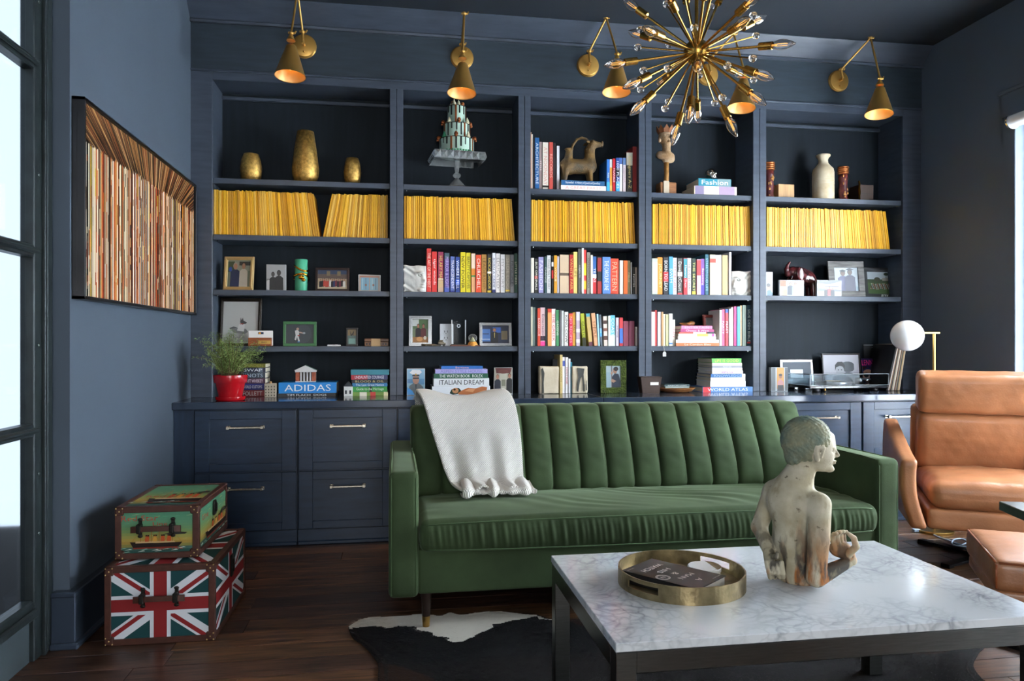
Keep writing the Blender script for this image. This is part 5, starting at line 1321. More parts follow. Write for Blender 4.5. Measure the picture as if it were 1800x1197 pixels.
zg = stack(920, 220, 8.18, 4.318, S1, 'under the bronze animal', [(540, 1188, 868, 935, 'e9e4e0', 'A GREAT PARTY', 'e0a0a0'), (545, 1168, 798, 868, '1d5787', 'Bejewelled · A History of Jewels and Jewellery', 'e6eef4')], 'flat books under the animal', .19)
zf = stack(1130, 200, 7.98, 4.318, S1, 'under the silver skull', [(720, 1318, 1022, 1140, 'd8cbb0', '', 'f', ((.77, .98, '7c7494'), (.05, .42, '9a86a0'))), (780, 1240, 917, 1022, '1f7f96', 'Fashion', 'f2f6f4', ((.02, .42, '6f8f94'),))], 'flat books under the skull', .2)
YCN = 4.285
stack(350, 500, 4.865, YCN+.03, CT, 'behind the red pot', [(355, 560, 897, 955, '7d2228', 'FOLLETT', 'c8c0bc'), (355, 558, 840, 895, '262c74', 'WORLD CUSTOMS', 'dfe0ec'), (355, 566, 793, 838, '4c3044', 'CRAFT WHISKEY', 'd8c8d4'), (355, 566, 740, 790, '3c4650', 'KNOTS', 'a8b8c8'), (355, 568, 697, 738, '2b3348', 'SWAP', 'dfe4ec', ((.1, .3, '5a6a7a'),)), (355, 568, 660, 695, '6c6a24', 'GARDEN', '9a9648')], 'books behind the plant', .17)
zd = stack(350, 500, 4.865, YCN, CT, 'in the far left bay centre', [(672, 1165, 931, 960, '1d2022', 'TIM FLACH  DOGS', 'e8e8e8'), (680, 1175, 838, 930, '1a86d4', 'ADIDAS', 'f4f8fc')], 'large books under the model temple', .24)
stack(350, 500, 4.865, YCN+.01, CT, 'at the far left bay\'s right end', [(1312, 1615, 915, 948, '6a8a3a', '', 'f', ((.0, .12, 'd8d0a0'), (.35, .5, 'b83a34'), (.6, .8, 'e0dcc8'))), (1315, 1608, 866, 912, '2f8a3c', 'Guide to the Heritage', 'd8f0d0', ((.45, .52, '1c2a1c'),)), (1310, 1610, 834, 864, '2a6c9c', 'The Last Great Nation', 'dce8f0'), (1305, 1610, 802, 832, '1f262e', 'BLOOD & OIL', 'c8b880'), (1300, 1612, 760, 800, '3a3f68', 'UNDAUNTED COURAGE', 'e4e4ee', ((.55, 1, 'a8303a'),)), (1297, 1625, 712, 758, '2f7684', '', 'f')], 'books at the right end of the first bay', .2)
stack(690, 530, 6.3, YCN, CT, 'behind the sofa throw', [(437, 1080, 938, 1035, 'dfe3e8', '', 'f'), (455, 1070, 850, 936, 'e4e8ea', 'ITALIAN DREAM', '24282c'), (458, 1058, 796, 850, '1d5a44', 'THE WATCH BOOK  ROLEX', 'eef2ee'), (472, 1052, 745, 795, 'a39fd4', 'ASPEN STYLE HOUSE', '7a74b4'), (540, 1000, 712, 745, '1f66b4', 'Bertone', 'e8b0a0')], 'large books behind the throw', .22)
stack(920, 600, 4.286, YCN, CT, 'at the fourth bay\'s right end', [(1350, 1728, 345, 383, '5a86c0', 'WORLD ATLAS', 'f4f8fa', ((.84, .99, 'd03038'),)), (1408, 1675, 300, 344, 'e8e8ea'), (1410, 1672, 271, 299, 'dfe2e6'), (1412, 1672, 244, 270, '2d5f94', 'KNOWLEDGE', '8fb0d0', ((0, .1, 'f0f0f0'),)), (1422, 1655, 218, 243, 'ece8ee', 'BINGE', '8a2a8a'), (1422, 1650, 196, 217, 'e6eaf0', 'POEMS', '8ab0d0'), (1422, 1648, 179, 195, '8c9098', 'NOTES', 'd0d4d8'), (1422, 1648, 157, 178, 'e0dcc0'), (1420, 1643, 122, 156, '5aae4c', 'LIFE IS GOOD', 'd8e86a')], 'books above the atlas', .22)
# slim books between the two stone book ends, standing on the worktop
row(920, 600, 4.286, YCN+.02, CT, 'between the pale stone book ends', [(275, 296, 102, 'c9b478', 'GOLDEN', '7a6a30'), (297, 317, 120, 'e2e0e6', '', 'f', ((.75, .9, '4a5aa8'),)), (318, 339, 122, 'e8e6e4', 'HERITAGE', 'b84a4a'), (340, 355, 132, 'e4e4e8'), (356, 370, 157, '2a7c90')], 'slim books between the book ends')

# ------------------------------------------------------------------ yellow magazines on the second shelf
YEL = [mat('yellow_spine_%d' % i, c, .4, var=.12, vscale=60, stretch=(8, 1, .4)) for i, c in enumerate(('dca41a', 'cf9614', 'e6b024', 'b9851a', 'dcae44'))]
mag_me = {}
def mag(x, w, lean, i, label, group, Y=4.336):
    k_ = (round(w*1000), i % 5, i % 3)
    if k_ not in mag_me:
        h = .250+.0025*(i % 3); m = MB().box((-w/2+.0003, 0, 0), (w/2-.0003, .175, h), .0019)
        o = m.build('magazine', YEL[i % 5]); mag_me[k_] = o.data
        # cream page edge along the top
        o.data.materials.append(PAGES)
        for p in o.data.polygons:
            if p.normal.z > .9: p.material_index = 1
    else:
        o = bpy.data.objects.new('magazine', mag_me[k_]); COL.objects.link(o)
    o.location = (x, Y+.0015*((i*7) % 4), S2+.0004+abs(math.sin(lean))*w/2); o.rotation_euler = (0, lean, 0)
    return tag(o, label, 'magazine', group)
def mags(x0, x1, l0, l1, where, pw=1.6):
    rm = random.Random(int(x0*1000)+5); x = x0; i = 0; g = 'yellow magazines '+where
    while x < x1-.006:
        w = rm.choice((.011, .013, .0145)); u = (x-x0)/(x1-x0)
        lean = l0+(l1-l0)*(u**pw if abs(l1) > abs(l0) else 1-(1-u)**pw)
        ww = w/max(.9, math.cos(lean))
        if x+ww > x1: break
        o = mag(x+ww/2, w, lean, rm.randrange(30), ('leftmost yellow spined magazine in the packed row ' if i == 0 else 'yellow spined magazine within the packed row ')+where, g); x += ww+.0002; i += 1
    o['label'] = 'rightmost yellow spined magazine in the packed row '+where
    return i
a5 = [at(p, 0, 4.336).x for p in (374.5, 564, 566, 685, 709, 908, 933, 1121.5, 1146, 1321, 1347.5, 1567)]
nm = mags(a5[0]+.001, a5[1], 0, -.15, 'left of the gap, far left bay') + mags(a5[2]+.004, a5[3]-.003, .20, .0, 'right of the gap, far left bay', 1.4)
nm += mags(a5[4]+.004, a5[5], 0, -.085, 'of the second bay') + mags(a5[6]+.004, a5[7]-.001, 0, -.05, 'of the middle bay') + mags(a5[8]+.004, a5[9]-.002, 0, -.03, 'of the fourth bay') + mags(a5[10]+.004, a5[11], 0, -.135, 'of the far right bay')
print('magazines', nm)
# ------------------------------------------------------------------ photographs in frames
SILV = mat('silver_frame', 'b9bcbe', .22, 1.); GOLDF = mat('champagne_frame', 'c2a874', .35, .6); DKF = mat('dark_frame', '1f1a18', .35); ACR = mat('clear_acrylic', 'f4f8fa', .03, trans=1., ior=1.12)
def pframe(label, px0, px1, py0, py1, Y, z, shapes, fw=.018, fm=None, mat_c=None, mw=.0, tilt=.12, yaw=0., depth=.014, step=.0, cat='photo frame', name='photo_frame', txt=None):
    X0 = at(px0, 0, Y).x; X1 = at(px1, 0, Y).x; pm_ = (px0+px1)/2
    w = (X1-X0)/math.cos(yaw); h = (at(pm_, py0, Y).z-z)/math.cos(tilt)
    t = thing(name, label, cat, ((X0+X1)/2, Y, z+.0005), (-tilt, 0, yaw))
    m = MB(); b = .0015
    m.box((-w/2, 0, 0), (w/2, depth, fw), b); m.box((-w/2, 0, h-fw), (w/2, depth, h), b); m.box((-w/2, 0, fw), (-w/2+fw, depth, h-fw), b); m.box((w/2-fw, 0, fw), (w/2, depth, h-fw), b)
    f = m.build('frame', fm or DKF, t)
    if step:
        q = fw*.62; m = MB(); e = w/2-q; s_ = .005
        m.box((-e-s_, -.002, q-s_), (e+s_, .004, q), .001); m.box((-e-s_, -.002, h-q), (e+s_, .004, h-q+s_), .001); m.box((-e-s_, -.002, q), (-e, .004, h-q), .001); m.box((e, -.002, q), (e+s_, .004, h-q), .001)
        m.build('inner_bead', fm or DKF, f)
    iw, ih = w-2*fw, h-2*fw
    if mat_c:
        MB().box((-iw/2, .004, fw), (iw/2, .006, h-fw)).build('mount', paper(mat_c, .7), t); iw -= 2*mw; ih -= 2*mw
    m = MB(); shapes_to(m, iw, ih, shapes, .0042 if mat_c else .006, .00012, -iw/2, fw+mw); m.build('photo', PRINT, t)
    MB().box((-w/2+.002, depth-.003, .002), (w/2-.002, depth, h-.002)).build('backing', DKF, t)
    zs = h*.6; m = MB(); m.add([(-.02, depth, 0), (.02, depth, 0), (.02, depth, zs), (-.02, depth, zs), (-.02, depth+.05, .006), (.02, depth+.05, .006)], [(0, 1, 5, 4), (4, 5, 2, 3), (0, 4, 3), (1, 2, 5), (0, 3, 2, 1)])
    m.build('easel', DKF, t)
    if txt:
        for s_, fx, fz, tw, th, tc_ in txt: text(s_, t, paper(tc_, .5), frame_mx((-w/2+w*fx, -.0006, h*fz), (1, 0, 0), (0, 0, 1)), w*tw, h*th, 'lettering')
    return t
def acrylic(label, px0, px1, py0, Y, z, shapes, d=.022, yaw=0., txt=None, name='acrylic_photo_block'):
    X0 = at(px0, 0, Y).x; X1 = at(px1, 0, Y).x; w = X1-X0; h = at((px0+px1)/2, py0, Y).z-z
    t = thing(name, label, 'photo block', ((X0+X1)/2, Y, z+.0005), (0, 0, yaw))
    MB().box((-w/2, .0015, 0), (w/2, d, h), .0015).build('block', mat('acrylic_edge', 'c9d2d6', .08, trans=.35, coat=1.), t)
    m = MB(); shapes_to(m, w*.96, h*.96, shapes, .0014, .0001, -w*.48, h*.02); m.build('photo', PRINT, t)
    return t
R_ = lambda c: ('r', 0, 0, 1, 1, c)
YD = 4.35
# far left bay, third shelf
pframe('champagne framed photo of two standing men, far left of the third shelf', 391, 445, 450, 508, YD, S3, [R_('7c8a78'), ('r', 0, .6, 1, 1, '9aa08c'), ('r', 0, .55, .3, .95, '4a5a40'), ('r', .5, .8, 1, .95, '3a3a34'), ('e', .12, .66, .07, .09, '2a5ab8')]+person(.34, .38, 1.0, '2a3a5c', 'c08a6c', 'b0a89c', 1.1)+person(.70, .40, .98, 'c9c3b4', 'b8866a', '33261e', .95), .020, GOLDF, tilt=.14, yaw=-.12, step=1)
acrylic('frameless black and white photo of two dark suited figures left of the green cylinder', 468, 503, 465, YD, S3, [R_('b9bbbc'), ('r', 0, 0, .4, .45, '8a8c8c'), ('e', .10, .2, .16, .2, 'd8d8d8')]+person(.33, .30, .8, '1c1c1e', '4a4644', '1a1a1a', 1.2)+person(.64, .32, .9, '161618', '3c3a38', '141414', 1.3), .02)
g = thing('green_cylinder', 'mint green cylinder wrapped by a gold snake on the third shelf', 'vase', (at(528, 0, YD).x, YD+.04, S3))
hh = at(528, 455, YD).z-S3
MB().lathe([(.034, 0), (.036, .003), (.036, hh-.003), (.034, hh), (.030, hh), (.030, hh-.02)], 36).build('cylinder', mat('mint_ceramic', '4ea884', .35), g, 40)
pts = [Vector((.041*math.cos(a), .041*math.sin(a), hh*(.76-.115*(a+PI*.9)/PI)+.012*math.sin(a*1.5))) for a in np.linspace(-PI*.9, PI*3.0, 60)]
MB().tube(pts, [.0035+.0035*math.sin(PI*i/59)**.5 for i in range(60)], 8).build('snake', mat('polished_gold', 'd79a34', .22, 1.), g, True)
MB().ell((.006, -.046, hh*.42), (.017, .010, .012), 14, 8).ell((.018, -.044, hh*.34), (.012, .009, .010), 12, 8).build('snake_head', mat('polished_gold'), g, True)
crowd = [R_('c8b090'), ('r', 0, .55, 1, 1, '6a5a50'), ('r', 0, .78, 1, 1, '3a4a6a'), ('r', .3, .7, .42, .95, '8a7a5a'), ('r', .66, .7, .78, .95, '8a7a5a'), ('r', 0, 0, 1, .18, 'd8c8a8')]
rq = random.Random(2)
for i in range(13): crowd += person(.09+.068*i, .30+.02*(i % 3), .42, rq.choice(['c84a3a', '2a3a6a', 'e8e4dc', '4a6aa8', 'd8a03a', '7a2a3a', '1c1c22']), 'b8866a', '2a201a', .55)
pframe('dark framed photo of a long row of people on the third shelf', 554, 614, 470, 509, YD, S3, crowd, .014, mat('walnut_frame', '2a1812', .35), tilt=.12)
acrylic('clear block with a photo of weathered blue doors on the third shelf', 630, 669, 483, YD, S3, [R_('9a8a7a'), ('r', .10, .05, .48, .84, '5a9ab4'), ('r', .52, .05, .9, .84, '6aa4ba'), ('r', .05, .86, .95, .93, 'a85a3c'), ('r', .14, .1, .2, .8, '7ab0c4'), ('r', .3, .1, .36, .8, '4a86a0'), ('r', .6, .1, .66, .8, '8ab8c8'), ('r', .76, .1, .82, .8, '4a86a0'), ('e', .33, .38, .05, .07, '7a4a30'), ('e', .68, .38, .05, .07, '7a4a30')], .03, yaw=.06)
# far left bay, fourth shelf
pframe('large black framed drawing of a sitting dog above the red pot', 384, 458, 524, 604, 4.40, S4, [R_('d9d9d4'), ('p', [(.24, .33), (.30, .25), (.62, .22), (.72, .27), (.66, .34), (.50, .36), (.34, .38)], '8f9290'), ('p', [(.40, .30), (.46, .46), (.53, .50), (.62, .44), (.60, .28)], 'ecebe8'), ('p', [(.48, .50), (.50, .62), (.53, .55), (.56, .62), (.58, .54), (.68, .50), (.66, .47), (.58, .46), (.56, .44)], '4a4c4e'), ('r', .48, .455, .58, .475, 'b04a3a'), ('p', [(.22, .33), (.18, .36), (.30, .40), (.40, .38)], '6f7274'), ('r', .3, .13, .62, .14, 'a8a8a4')], .018, mat('black_gold_frame', '241d14', .3, .4), tilt=.13, yaw=-.06, step=1)
c = thing('card_holder', 'small wooden card holder with a brass plate in front of the dog drawing', 'card holder', (at(457, 0, 4.34).x, 4.335, S4+.0005))
WD = mat('oiled_wood', '8a4a22', .4, var=.25, vscale=12, stretch=(1, 1, 8))
w_ = at(477.5, 0, 4.34).x-at(436, 0, 4.34).x
MB().box((-w_/2, 0, 0), (w_/2, .014, .048), .002).box((-w_/2, .014, 0), (w_/2, .04, .016), .002).build('holder', WD, c)
MB().box((-.01, -.0012, .012), (w_/2-.006, 0, .032), .0005).build('brass_plate', BRASS, c); text('BRADY', c, paper('2a2018'), frame_mx((w_/4-.008, -.0016, .022), (1, 0, 0), (0, 0, 1)), .03, .009, 'lettering')
for q in range(3): MB().box((-w_/2+.001, .016+.004*q, .004), (w_/2+.004, .0163+.004*q, .088-.002*q)).build('business_card', paper('e8e6e4', .6), c)
m = MB(); shapes_to(m, .03, .012, [R_('2a3a5a'), ('e', .3, .5, .2, .4, 'd8902a')], .0158, .0001, -.012, .068); m.build('card_logo', PRINTM, c)
pframe('green framed photo of a leaping tennis player on the fourth shelf', 497, 556, 565, 607, YD, S4, [R_('3c4448'), ('e', .62, .5, .30, .5, '464e52'), ('p', [(.32, .66), (.42, .72), (.48, .60), (.46, .36), (.50, .12), (.45, .10), (.40, .34), (.36, .16), (.31, .2), (.35, .42)], 'e4e4e2'), ('e', .42, .76, .05, .07, 'c8a088'), ('p', [(.46, .56), (.64, .50), (.66, .54), (.5, .62)], 'd8b8a4'), ('e', .65, .54, .05, .05, 'b8c0c4'), ('r', .42, .38, .50, .44, 'b83a3a'), ('r', .42, .06, .5, .11, '3a8ac8')], .016, mat('green_frame', '3a6c40', .4), tilt=.10)
t = thing('white_remote', 'small white remote lying flat on the fourth shelf', 'remote', (at(586.5, 0, 4.34).x, 4.35, S4)); V, Fs = rbox((-.038, 0, 0), (.038, .03, .009), .004, (8, 6, 4)); npmesh('case', V, Fs, mat('white_plastic', 'e2e4e6', .35), t)
MB().lathe([(.008, .009), (.008, .0098), (.007, .010)], 16, (.015, .015, 0)).build('button', mat('grey_plastic', 'b0b4b8', .4), t)
pframe('tiny dark framed picture of a dog between the remote and inlaid box', 608, 629, 576, 607, YD, S4, [R_('5a7068'), ('r', 0, .6, 1, 1, '8a7048'), ('p', [(.25, .95), (.35, .55), (.5, .7), (.65, .55), (.75, .95), (.5, .6)], '2a2420'), ('r', .1, .05, .9, .4, '7aa49a')], .010, DKF, tilt=.1)
t = thing('inlaid_box', 'small brown inlaid wooden box at the right of the fourth shelf', 'box', (at(662, 0, 4.35).x, 4.34, S4))
w_ = at(683, 0, 4.35).x-at(641, 0, 4.35).x
MB().box((-w_/2, 0, 0), (w_/2, .06, .026), .002).build('body', mat('box_wood', '6a4426', .4, var=.3, vscale=30), t); MB().box((-w_/2-.001, -.001, .027), (w_/2+.001, .061, .044), .002).build('lid', mat('box_wood'), t)
m = MB()
for i in range(8): m.prism([(-w_/2+.008+.0155*i, .013), (-w_/2+.013+.0155*i, .006), (-w_/2+.018+.0155*i, .013), (-w_/2+.013+.0155*i, .020)], -.0012, 0)
m.build('inlay', paper('1d120c', .4), t); MB().box((-.03, -.0016, 0), (.022, -.0008, .044)).build('band', paper('b8966a', .5), t)
# counter, far left bay: little buildings
def house(label, x, Y, w, d, h, body, win, rows_, cols_, roof=None, name='model_building'):
    t = thing(name, label, 'model building', (x, Y, CT+.0005))
    MB().box((-w/2, 0, 0), (w/2, d, h), .001).build('walls', paper(body, .7), t)
    for r in range(rows_):
        for k_ in range(cols_): MB().box((-w/2+w*(k_+.28)/cols_, -.0006, h*(r+.35)/(rows_+.4)), (-w/2+w*(k_+.72)/cols_, .001, h*(r+.85)/(rows_+.4))).build('window', paper(win, .5), t)
    if roof: MB().prism([(-w/2-.002, h), (w/2+.002, h), (0, h+roof)], -.002, d+.002).build('roof', paper('3a4046', .6), t)
    else: MB().box((-w/2, -.002, h), (w/2, d, h+.004), .001).build('cornice', paper(body, .7), t)
    m = MB().lathe([(.007, 0), (.007, .012), (.003, .016)], 12, (0, d/2, h)); m.build('cork', paper('c09a6a', .8), t)
    return t
house('tan model building with many windows left of the blue book', at(475, 0, 4.27).x, 4.265, .060, .04, .072, 'b5ab98', '5a5448', 4, 4)
house('white model house with a dark roof beside the right book stack', at(612, 0, 4.27).x, 4.265, .048, .04, .056, 'dcdcd8', '2a3038', 1, 2, .028)
t = thing('model_temple', 'small brick and white columned temple model on the blue book', 'model building', (at(538, 0, 4.36).x, 4.33, zd+.0005))
BRK = mat('model_brick', 'a85a40', .7, var=.3, vscale=120); WHM = paper('d8d6d4', .6)
MB().box((-.056, 0, 0), (.056, .055, .004), .001).build('base', WHM, t)
for x in (-.045, .045): MB().box((x-.010, .004, .004), (x+.010, .05, .056)).build('brick_wing', BRK, t)
MB().box((-.056, .03, .004), (.056, .05, .056)).build('rear_wall', paper('6a6460', .7), t)
for x in (-.026, -.009, .009, .026): MB().lathe([(.0042, 0), (.0036, .003), (.0032, .048), (.0045, .052)], 12, (x, .008, .004)).build('column', WHM, t, 40)
MB().box((-.058, -.002, .056), (.058, .055, .066), .001).build('entablature', WHM, t)
for i in range(11): MB().box((-.053+.0102*i, -.0045, .061), (-.047+.0102*i, 0, .0655)).build('dentil', WHM, t)
MB().prism([(-.062, .066), (.062, .066), (0, .095)], -.004, .055).build('pediment', WHM, t); 
m = MB().add([(-.064, -.006, .0665), (0, -.006, .0965), (0, .057, .0965), (-.064, .057, .0665)], [(0, 1, 2, 3)]).add([(.064, -.006, .0665), (0, -.006, .0965), (0, .057, .0965), (.064, .057, .0665)], [(0, 1, 2, 3)]); m.build('roof', paper('5a7a6c', .6), t)

# ------------------------------------------------------------------ top shelf, far left: gold vases
GV = mat('hammered_gold', 'c09a52', .36, .8, var=.35, vscale=60, bump=.25, bscale=260)
for px, top, wd, prof, lab in ((441.5, 271.5, 37, [(.30, 0), (.42, .03), (.47, .25), (.5, .5), (.44, .8), (.36, .96), (.345, 1), (.32, 1), (.30, .9)], 'small rounded gold vase, leftmost on the top shelf'),
                               (537, 232, 46, [(.31, 0), (.40, .02), (.49, .16), (.505, .28), (.43, .60), (.31, 1), (.295, 1), (.28, .93)], 'tall tapered gold vase in the middle of the three'),
                               (619.5, 279, 31, [(.28, 0), (.38, .03), (.46, .25), (.49, .48), (.42, .82), (.34, 1), (.32, 1), (.30, .9)], 'smallest gold vase, right of the tall gold one')):
    Y = 4.40; x = at(px, 0, Y).x; h = at(px, top, Y).z-S1; w_ = wd/1290*(x*_s+Y*_c)
    t = thing('gold_vase', lab, 'vase', (x, Y, S1+.0005), group='gold vases'); MB().lathe([(r*w_, z*h) for r, z in prof], 40).build('vase', GV, t, True)

# ------------------------------------------------------------------ top shelf, second bay: cake sculpture on a glass stand
Yk = YS+.125; xk = at(803, 0, Yk).x; u = 1/6.65/1290*(xk*_s+Yk*_c)
zc_ = lambda cy: (at(803, 160+cy/6.65, Yk).z-S1)
zp = zc_(775)+.012
t = thing('glass_cake_stand', 'square cut-glass cake stand on a stem on the top shelf', 'cake stand', (xk, Yk, S1+.0005), (0, 0, .10))
CG = mat('pressed_glass', 'e4eaea', .03, trans=.85, ior=1.5)
zk = [zc_(q) for q in (1020, 990, 960, 870)]
MB().lathe([(.062, 0), (.062, .005), (.040, zk[0]*.5), (.012, zk[0]-.004), (.010, zk[0]), (.021, zk[0]+.006), (.025, zk[1]), (.021, zk[2]-.006), (.011, zk[2]), (.014, zk[2]+.02), (.018, zp-.028), (.030, zp-.012)], 12).build('stem', CG, t)
hw, hd = .152, .108
MB().box((-hw, -hd, zp-.012), (hw, hd, zp), .002).build('plate', CG, t)
m = MB()
def rim(p, q, n, nx, ny):
    for i in range(n):
        a0, a1 = i/n, (i+1)/n; A0 = (p[0]+(q[0]-p[0])*a0, p[1]+(q[1]-p[1])*a0); A1 = (p[0]+(q[0]-p[0])*a1, p[1]+(q[1]-p[1])*a1); Mx = ((A0[0]+A1[0])/2+nx*.014, (A0[1]+A1[1])/2+ny*.014)
        for s in (0, 1):
            za, zb = (zp-.046, zp+.002)
            m.add([(A0[0], A0[1], zb), (A1[0], A1[1], zb), (Mx[0]*1, Mx[1]*1, (za+zb)/2), (A0[0], A0[1], za), (A1[0], A1[1], za)], [(0, 1, 2), (1, 4, 2), (4, 3, 2), (3, 0, 2), (0, 3, 4, 1)])
            break
rim((-hw, -hd), (hw, -hd), 8, 0, -1); rim((hw, -hd), (hw, hd), 6, 1, 0); rim((hw, hd), (-hw, hd), 8, 0, 1); rim((-hw, hd), (-hw, -hd), 6, -1, 0)
m.build('cut_rim', CG, t, False, None, False)
ck = thing('cake_sculpture', 'three-tier green striped cake sculpture with copper skulls on the glass stand', 'sculpture', (at(803, 0, Yk).x-.001, Yk, S1+zp+.001))
MINT = mat('mint_icing', 'a9c4b4', .5); COP = mat('copper_skull', '9a5a34', .32, .6, bump=.2, bscale=300); DRK = paper('1c1e1c', .35); CRM = paper('c8c4a4', .5); GRN = paper('3a8a64', .5)
z0 = 0.
tiers = [(200*u, (775-600)*u), (152*u, (600-425)*u), (106*u, (425-215)*u)]
rk = random.Random(3)
for i, (r, h) in enumerate(tiers):
    tr = MB().lathe([(r, 0), (r, h-.003), (r-.003, h)], 36, (0, 0, z0)).build('tier', MINT, ck, 40)
    n = 22-4*i; m = MB(); cm_ = MB()
    for k_ in range(n):
        a = 2*PI*(k_+.3*rk.random())/n; L_ = h*rk.uniform(.35, .9); wd = rk.choice((.003, .004, .005))
        q = MB(); L_ = h*.98 if k_ % 5 == 0 else L_
        wd = .006 if k_ % 5 == 0 else wd
        q.M = Matrix.Translation((0, 0, z0)) @ Matrix.Rotation(a, 4, 'Z'); q.box((r-.002, -wd, h-L_), (r+.0025, wd, h-.001), .001); q.build('copper_drip' if k_ % 5 == 0 else 'dark_drip', COP if k_ % 5 == 0 else DRK, tr)
    m = MB()
    for k_ in range(3): m.lathe([(r+.001, h-.001-.0008*k_), (r+.002, h-.003), (r+.001, h-.005)], 36, (0, 0, z0), cap=False)
    m.build('drip_band', DRK, tr)
    ns = (8, 8, 6)[i]; rr = r+.004 if i < 2 else r*.62
    for k_ in range(ns):
        a = 2*PI*k_/ns+PI/2*.93+.2*i; p = (rr*math.cos(a), rr*math.sin(a), z0+h+(.006 if i < 2 else .012))
        if k_ % 2 == 0 or i == 1 and False:
            q = MB(); q.M = Matrix.Translation(p) @ Matrix.Rotation(a+PI/2, 4, 'Z')
            q.ell((0, 0, .004), (.0125, .0145, .0145), 12, 8); q.box((-.007, -.014, -.016), (.007, .002, -.002), .003); q.build('skull', COP, ck, True)
            q = MB(); q.M = Matrix.Translation(p) @ Matrix.Rotation(a+PI/2, 4, 'Z'); q.ell((-.005, -.0125, .002), (.0033, .003, .0035), 8, 5); q.ell((.005, -.0125, .002), (.0033, .003, .0035), 8, 5); q.build('eye_socket', DRK, ck.children[-1], True)
        else:
            pr = (rr*.93*math.cos(a), rr*.93*math.sin(a), z0+h-.002); q = MB()
            q.lathe([(.013, 0), (.014, .006), (.0105, .011), (.011, .015), (.007, .021), (.0075, .024), (.003, .032), (0, .037)], 10, pr); q.build('meringue', CRM if k_ % 4 == 1 else GRN if i == 0 else CRM, ck, True)
    z0 += h
MB().lathe([(.016, 0), (.017, .006), (.012, .013), (.013, .017), (.007, .025), (.0, .042)], 10, (-.018, -.03, z0)).build('meringue', CRM, ck, True)
m = MB(); r = tiers[0][0]+.004
for k_ in range(40):
    a = 2*PI*k_/40; m.ell((r*math.cos(a), r*math.sin(a), .005+.006*rk.random()), .006, 6, 4)
m.build('piped_border', GRN, ck, True)['kind'] = 'stuff'

# ------------------------------------------------------------------ bronze animal on the flat books
Yg = 4.395; xg = at(920+800/8.18, 0, Yg).x; u = 1/8.18/1290*(xg*_s+Yg*_c)
an = thing('bronze_animal', 'bronze goat-like animal vessel with an arched handle on two flat books', 'figurine', (xg, Yg, zg+.0008))
G = lambda cx, cy, y=0.: ((cx-800)*u, y, (800-cy)*u)
def goat(X, Y, Z):
    C = lambda a, b, ra, rb: s_cap(X, Y, Z, a, b, ra*u, rb*u)
    d = C(G(640, 560), G(950, 560), 108, 104); d = smin(d, C(G(610, 540), G(640, 590), 86, 96), 30*u)
    d = smin(d, C(G(955, 530), G(960, 330), 92, 66), 40*u); d = smin(d, C(G(955, 320), G(1000, 235), 70, 58), 30*u)
    d = smin(d, C(G(1000, 235), G(1125, 232), 60, 32), 26*u); d = smin(d, s_ell(X, Y, Z, G(1143, 225), (17*u, 36*u, 48*u)), 8*u)
    d = smin(d, C(G(640, 470), G(655, 350), 62, 52), 24*u); d = smin(d, s_ell(X, Y, Z, G(650, 320), (64*u, 50*u, 24*u)), 12*u)
    hp_ = [(680, 340), (712, 250), (770, 170), (840, 145), (900, 158), (945, 190)]
    for a, b in zip(hp_, hp_[1:]): d = smin(d, C(G(*a), G(*b), 17, 17), 10*u)
    for s in (-1, 1):
        d = smin(d, C(G(595, 620, s*50*u), G(580, 780, s*52*u), 50, 28), 24*u); d = smin(d, C(G(945, 620, s*48*u), G(965, 785, s*50*u), 46, 26), 24*u)
        d = smin(d, C(G(920, 215, s*56*u), G(895, 225, s*92*u), 24, 12), 8*u)
        d = smin(d, s_ell(X, Y, Z, G(1000, 200, s*56*u), (24*u, 12*u, 22*u)), 4*u); d = smax(d, -s_ell(X, Y, Z, G(1000, 200, s*72*u), (11*u, 12*u, 10*u)), 3*u)
    return smax(d, -(Z-.0002), .001)
V, Fs = sdf_mesh(goat, (-.15, -.07, -.004), (.17, .07, .29), .0030); npmesh('figure', V, Fs, mat('aged_bronze', '4c4234', .5, .3, var=.5, vscale=14, c2='8a6a38', bump=.5, bscale=230), an)

# ------------------------------------------------------------------ crowned head on a post
Yh = 4.40; xh = at(1130+320/7.98, 0, Yh).x; u = 1/7.98/1290*(xh*_s+Yh*_c)
hd_ = thing('crowned_head', 'carved head with a spiked crown on a wooden post and block', 'sculpture', (xh, Yh, S1+.0008))
G = lambda cx, cy, y=0.: ((cx-320)*u, y, (1105-cy)*u)
def crown(X, Y, Z):
    C = lambda a, b, ra, rb: s_cap(X, Y, Z, a, b, ra*u, rb*u); E = lambda c, r: s_ell(X, Y, Z, c, tuple(q*u for q in r))
    d = C(G(330, 520), G(330, 400), 60, 56)
    d = smin(d, E(G(315, 545), (130, 80, 60)), 25*u); d = smin(d, C(G(235, 530), G(395, 590), 45, 55), 20*u); d = smin(d, E(G(335, 610), (60, 50, 45)), 20*u)
    h = E(G(312, 285), (92, 100, 112)); h = smin(h, E(G(335, 365), (58, 66, 62)), 30*u); h = smin(h, C(G(345, 280, -95*u), G(350, 325, -112*u), 9, 13), 10*u)
    h = smin(h, E(G(345, 355, -88*u), (26, 14, 8)), 8*u); h = smin(h, E(G(342, 368, -86*u), (22, 14, 7)), 6*u)
    for s in (-1, 1): h = smax(h, -E(G(338+s*38, 278, -98*u), (22, 20, 12)), 8*u); h = smin(h, E(G(338+s*38, 280, -84*u), (13, 10, 8)), 3*u)
    h = smin(h, E(G(222, 335, -20*u), (18, 26, 36)), 8*u); h = smin(h, E(G(400, 320, 10*u), (12, 26, 34)), 8*u)
    return smin(d, h, 22*u)
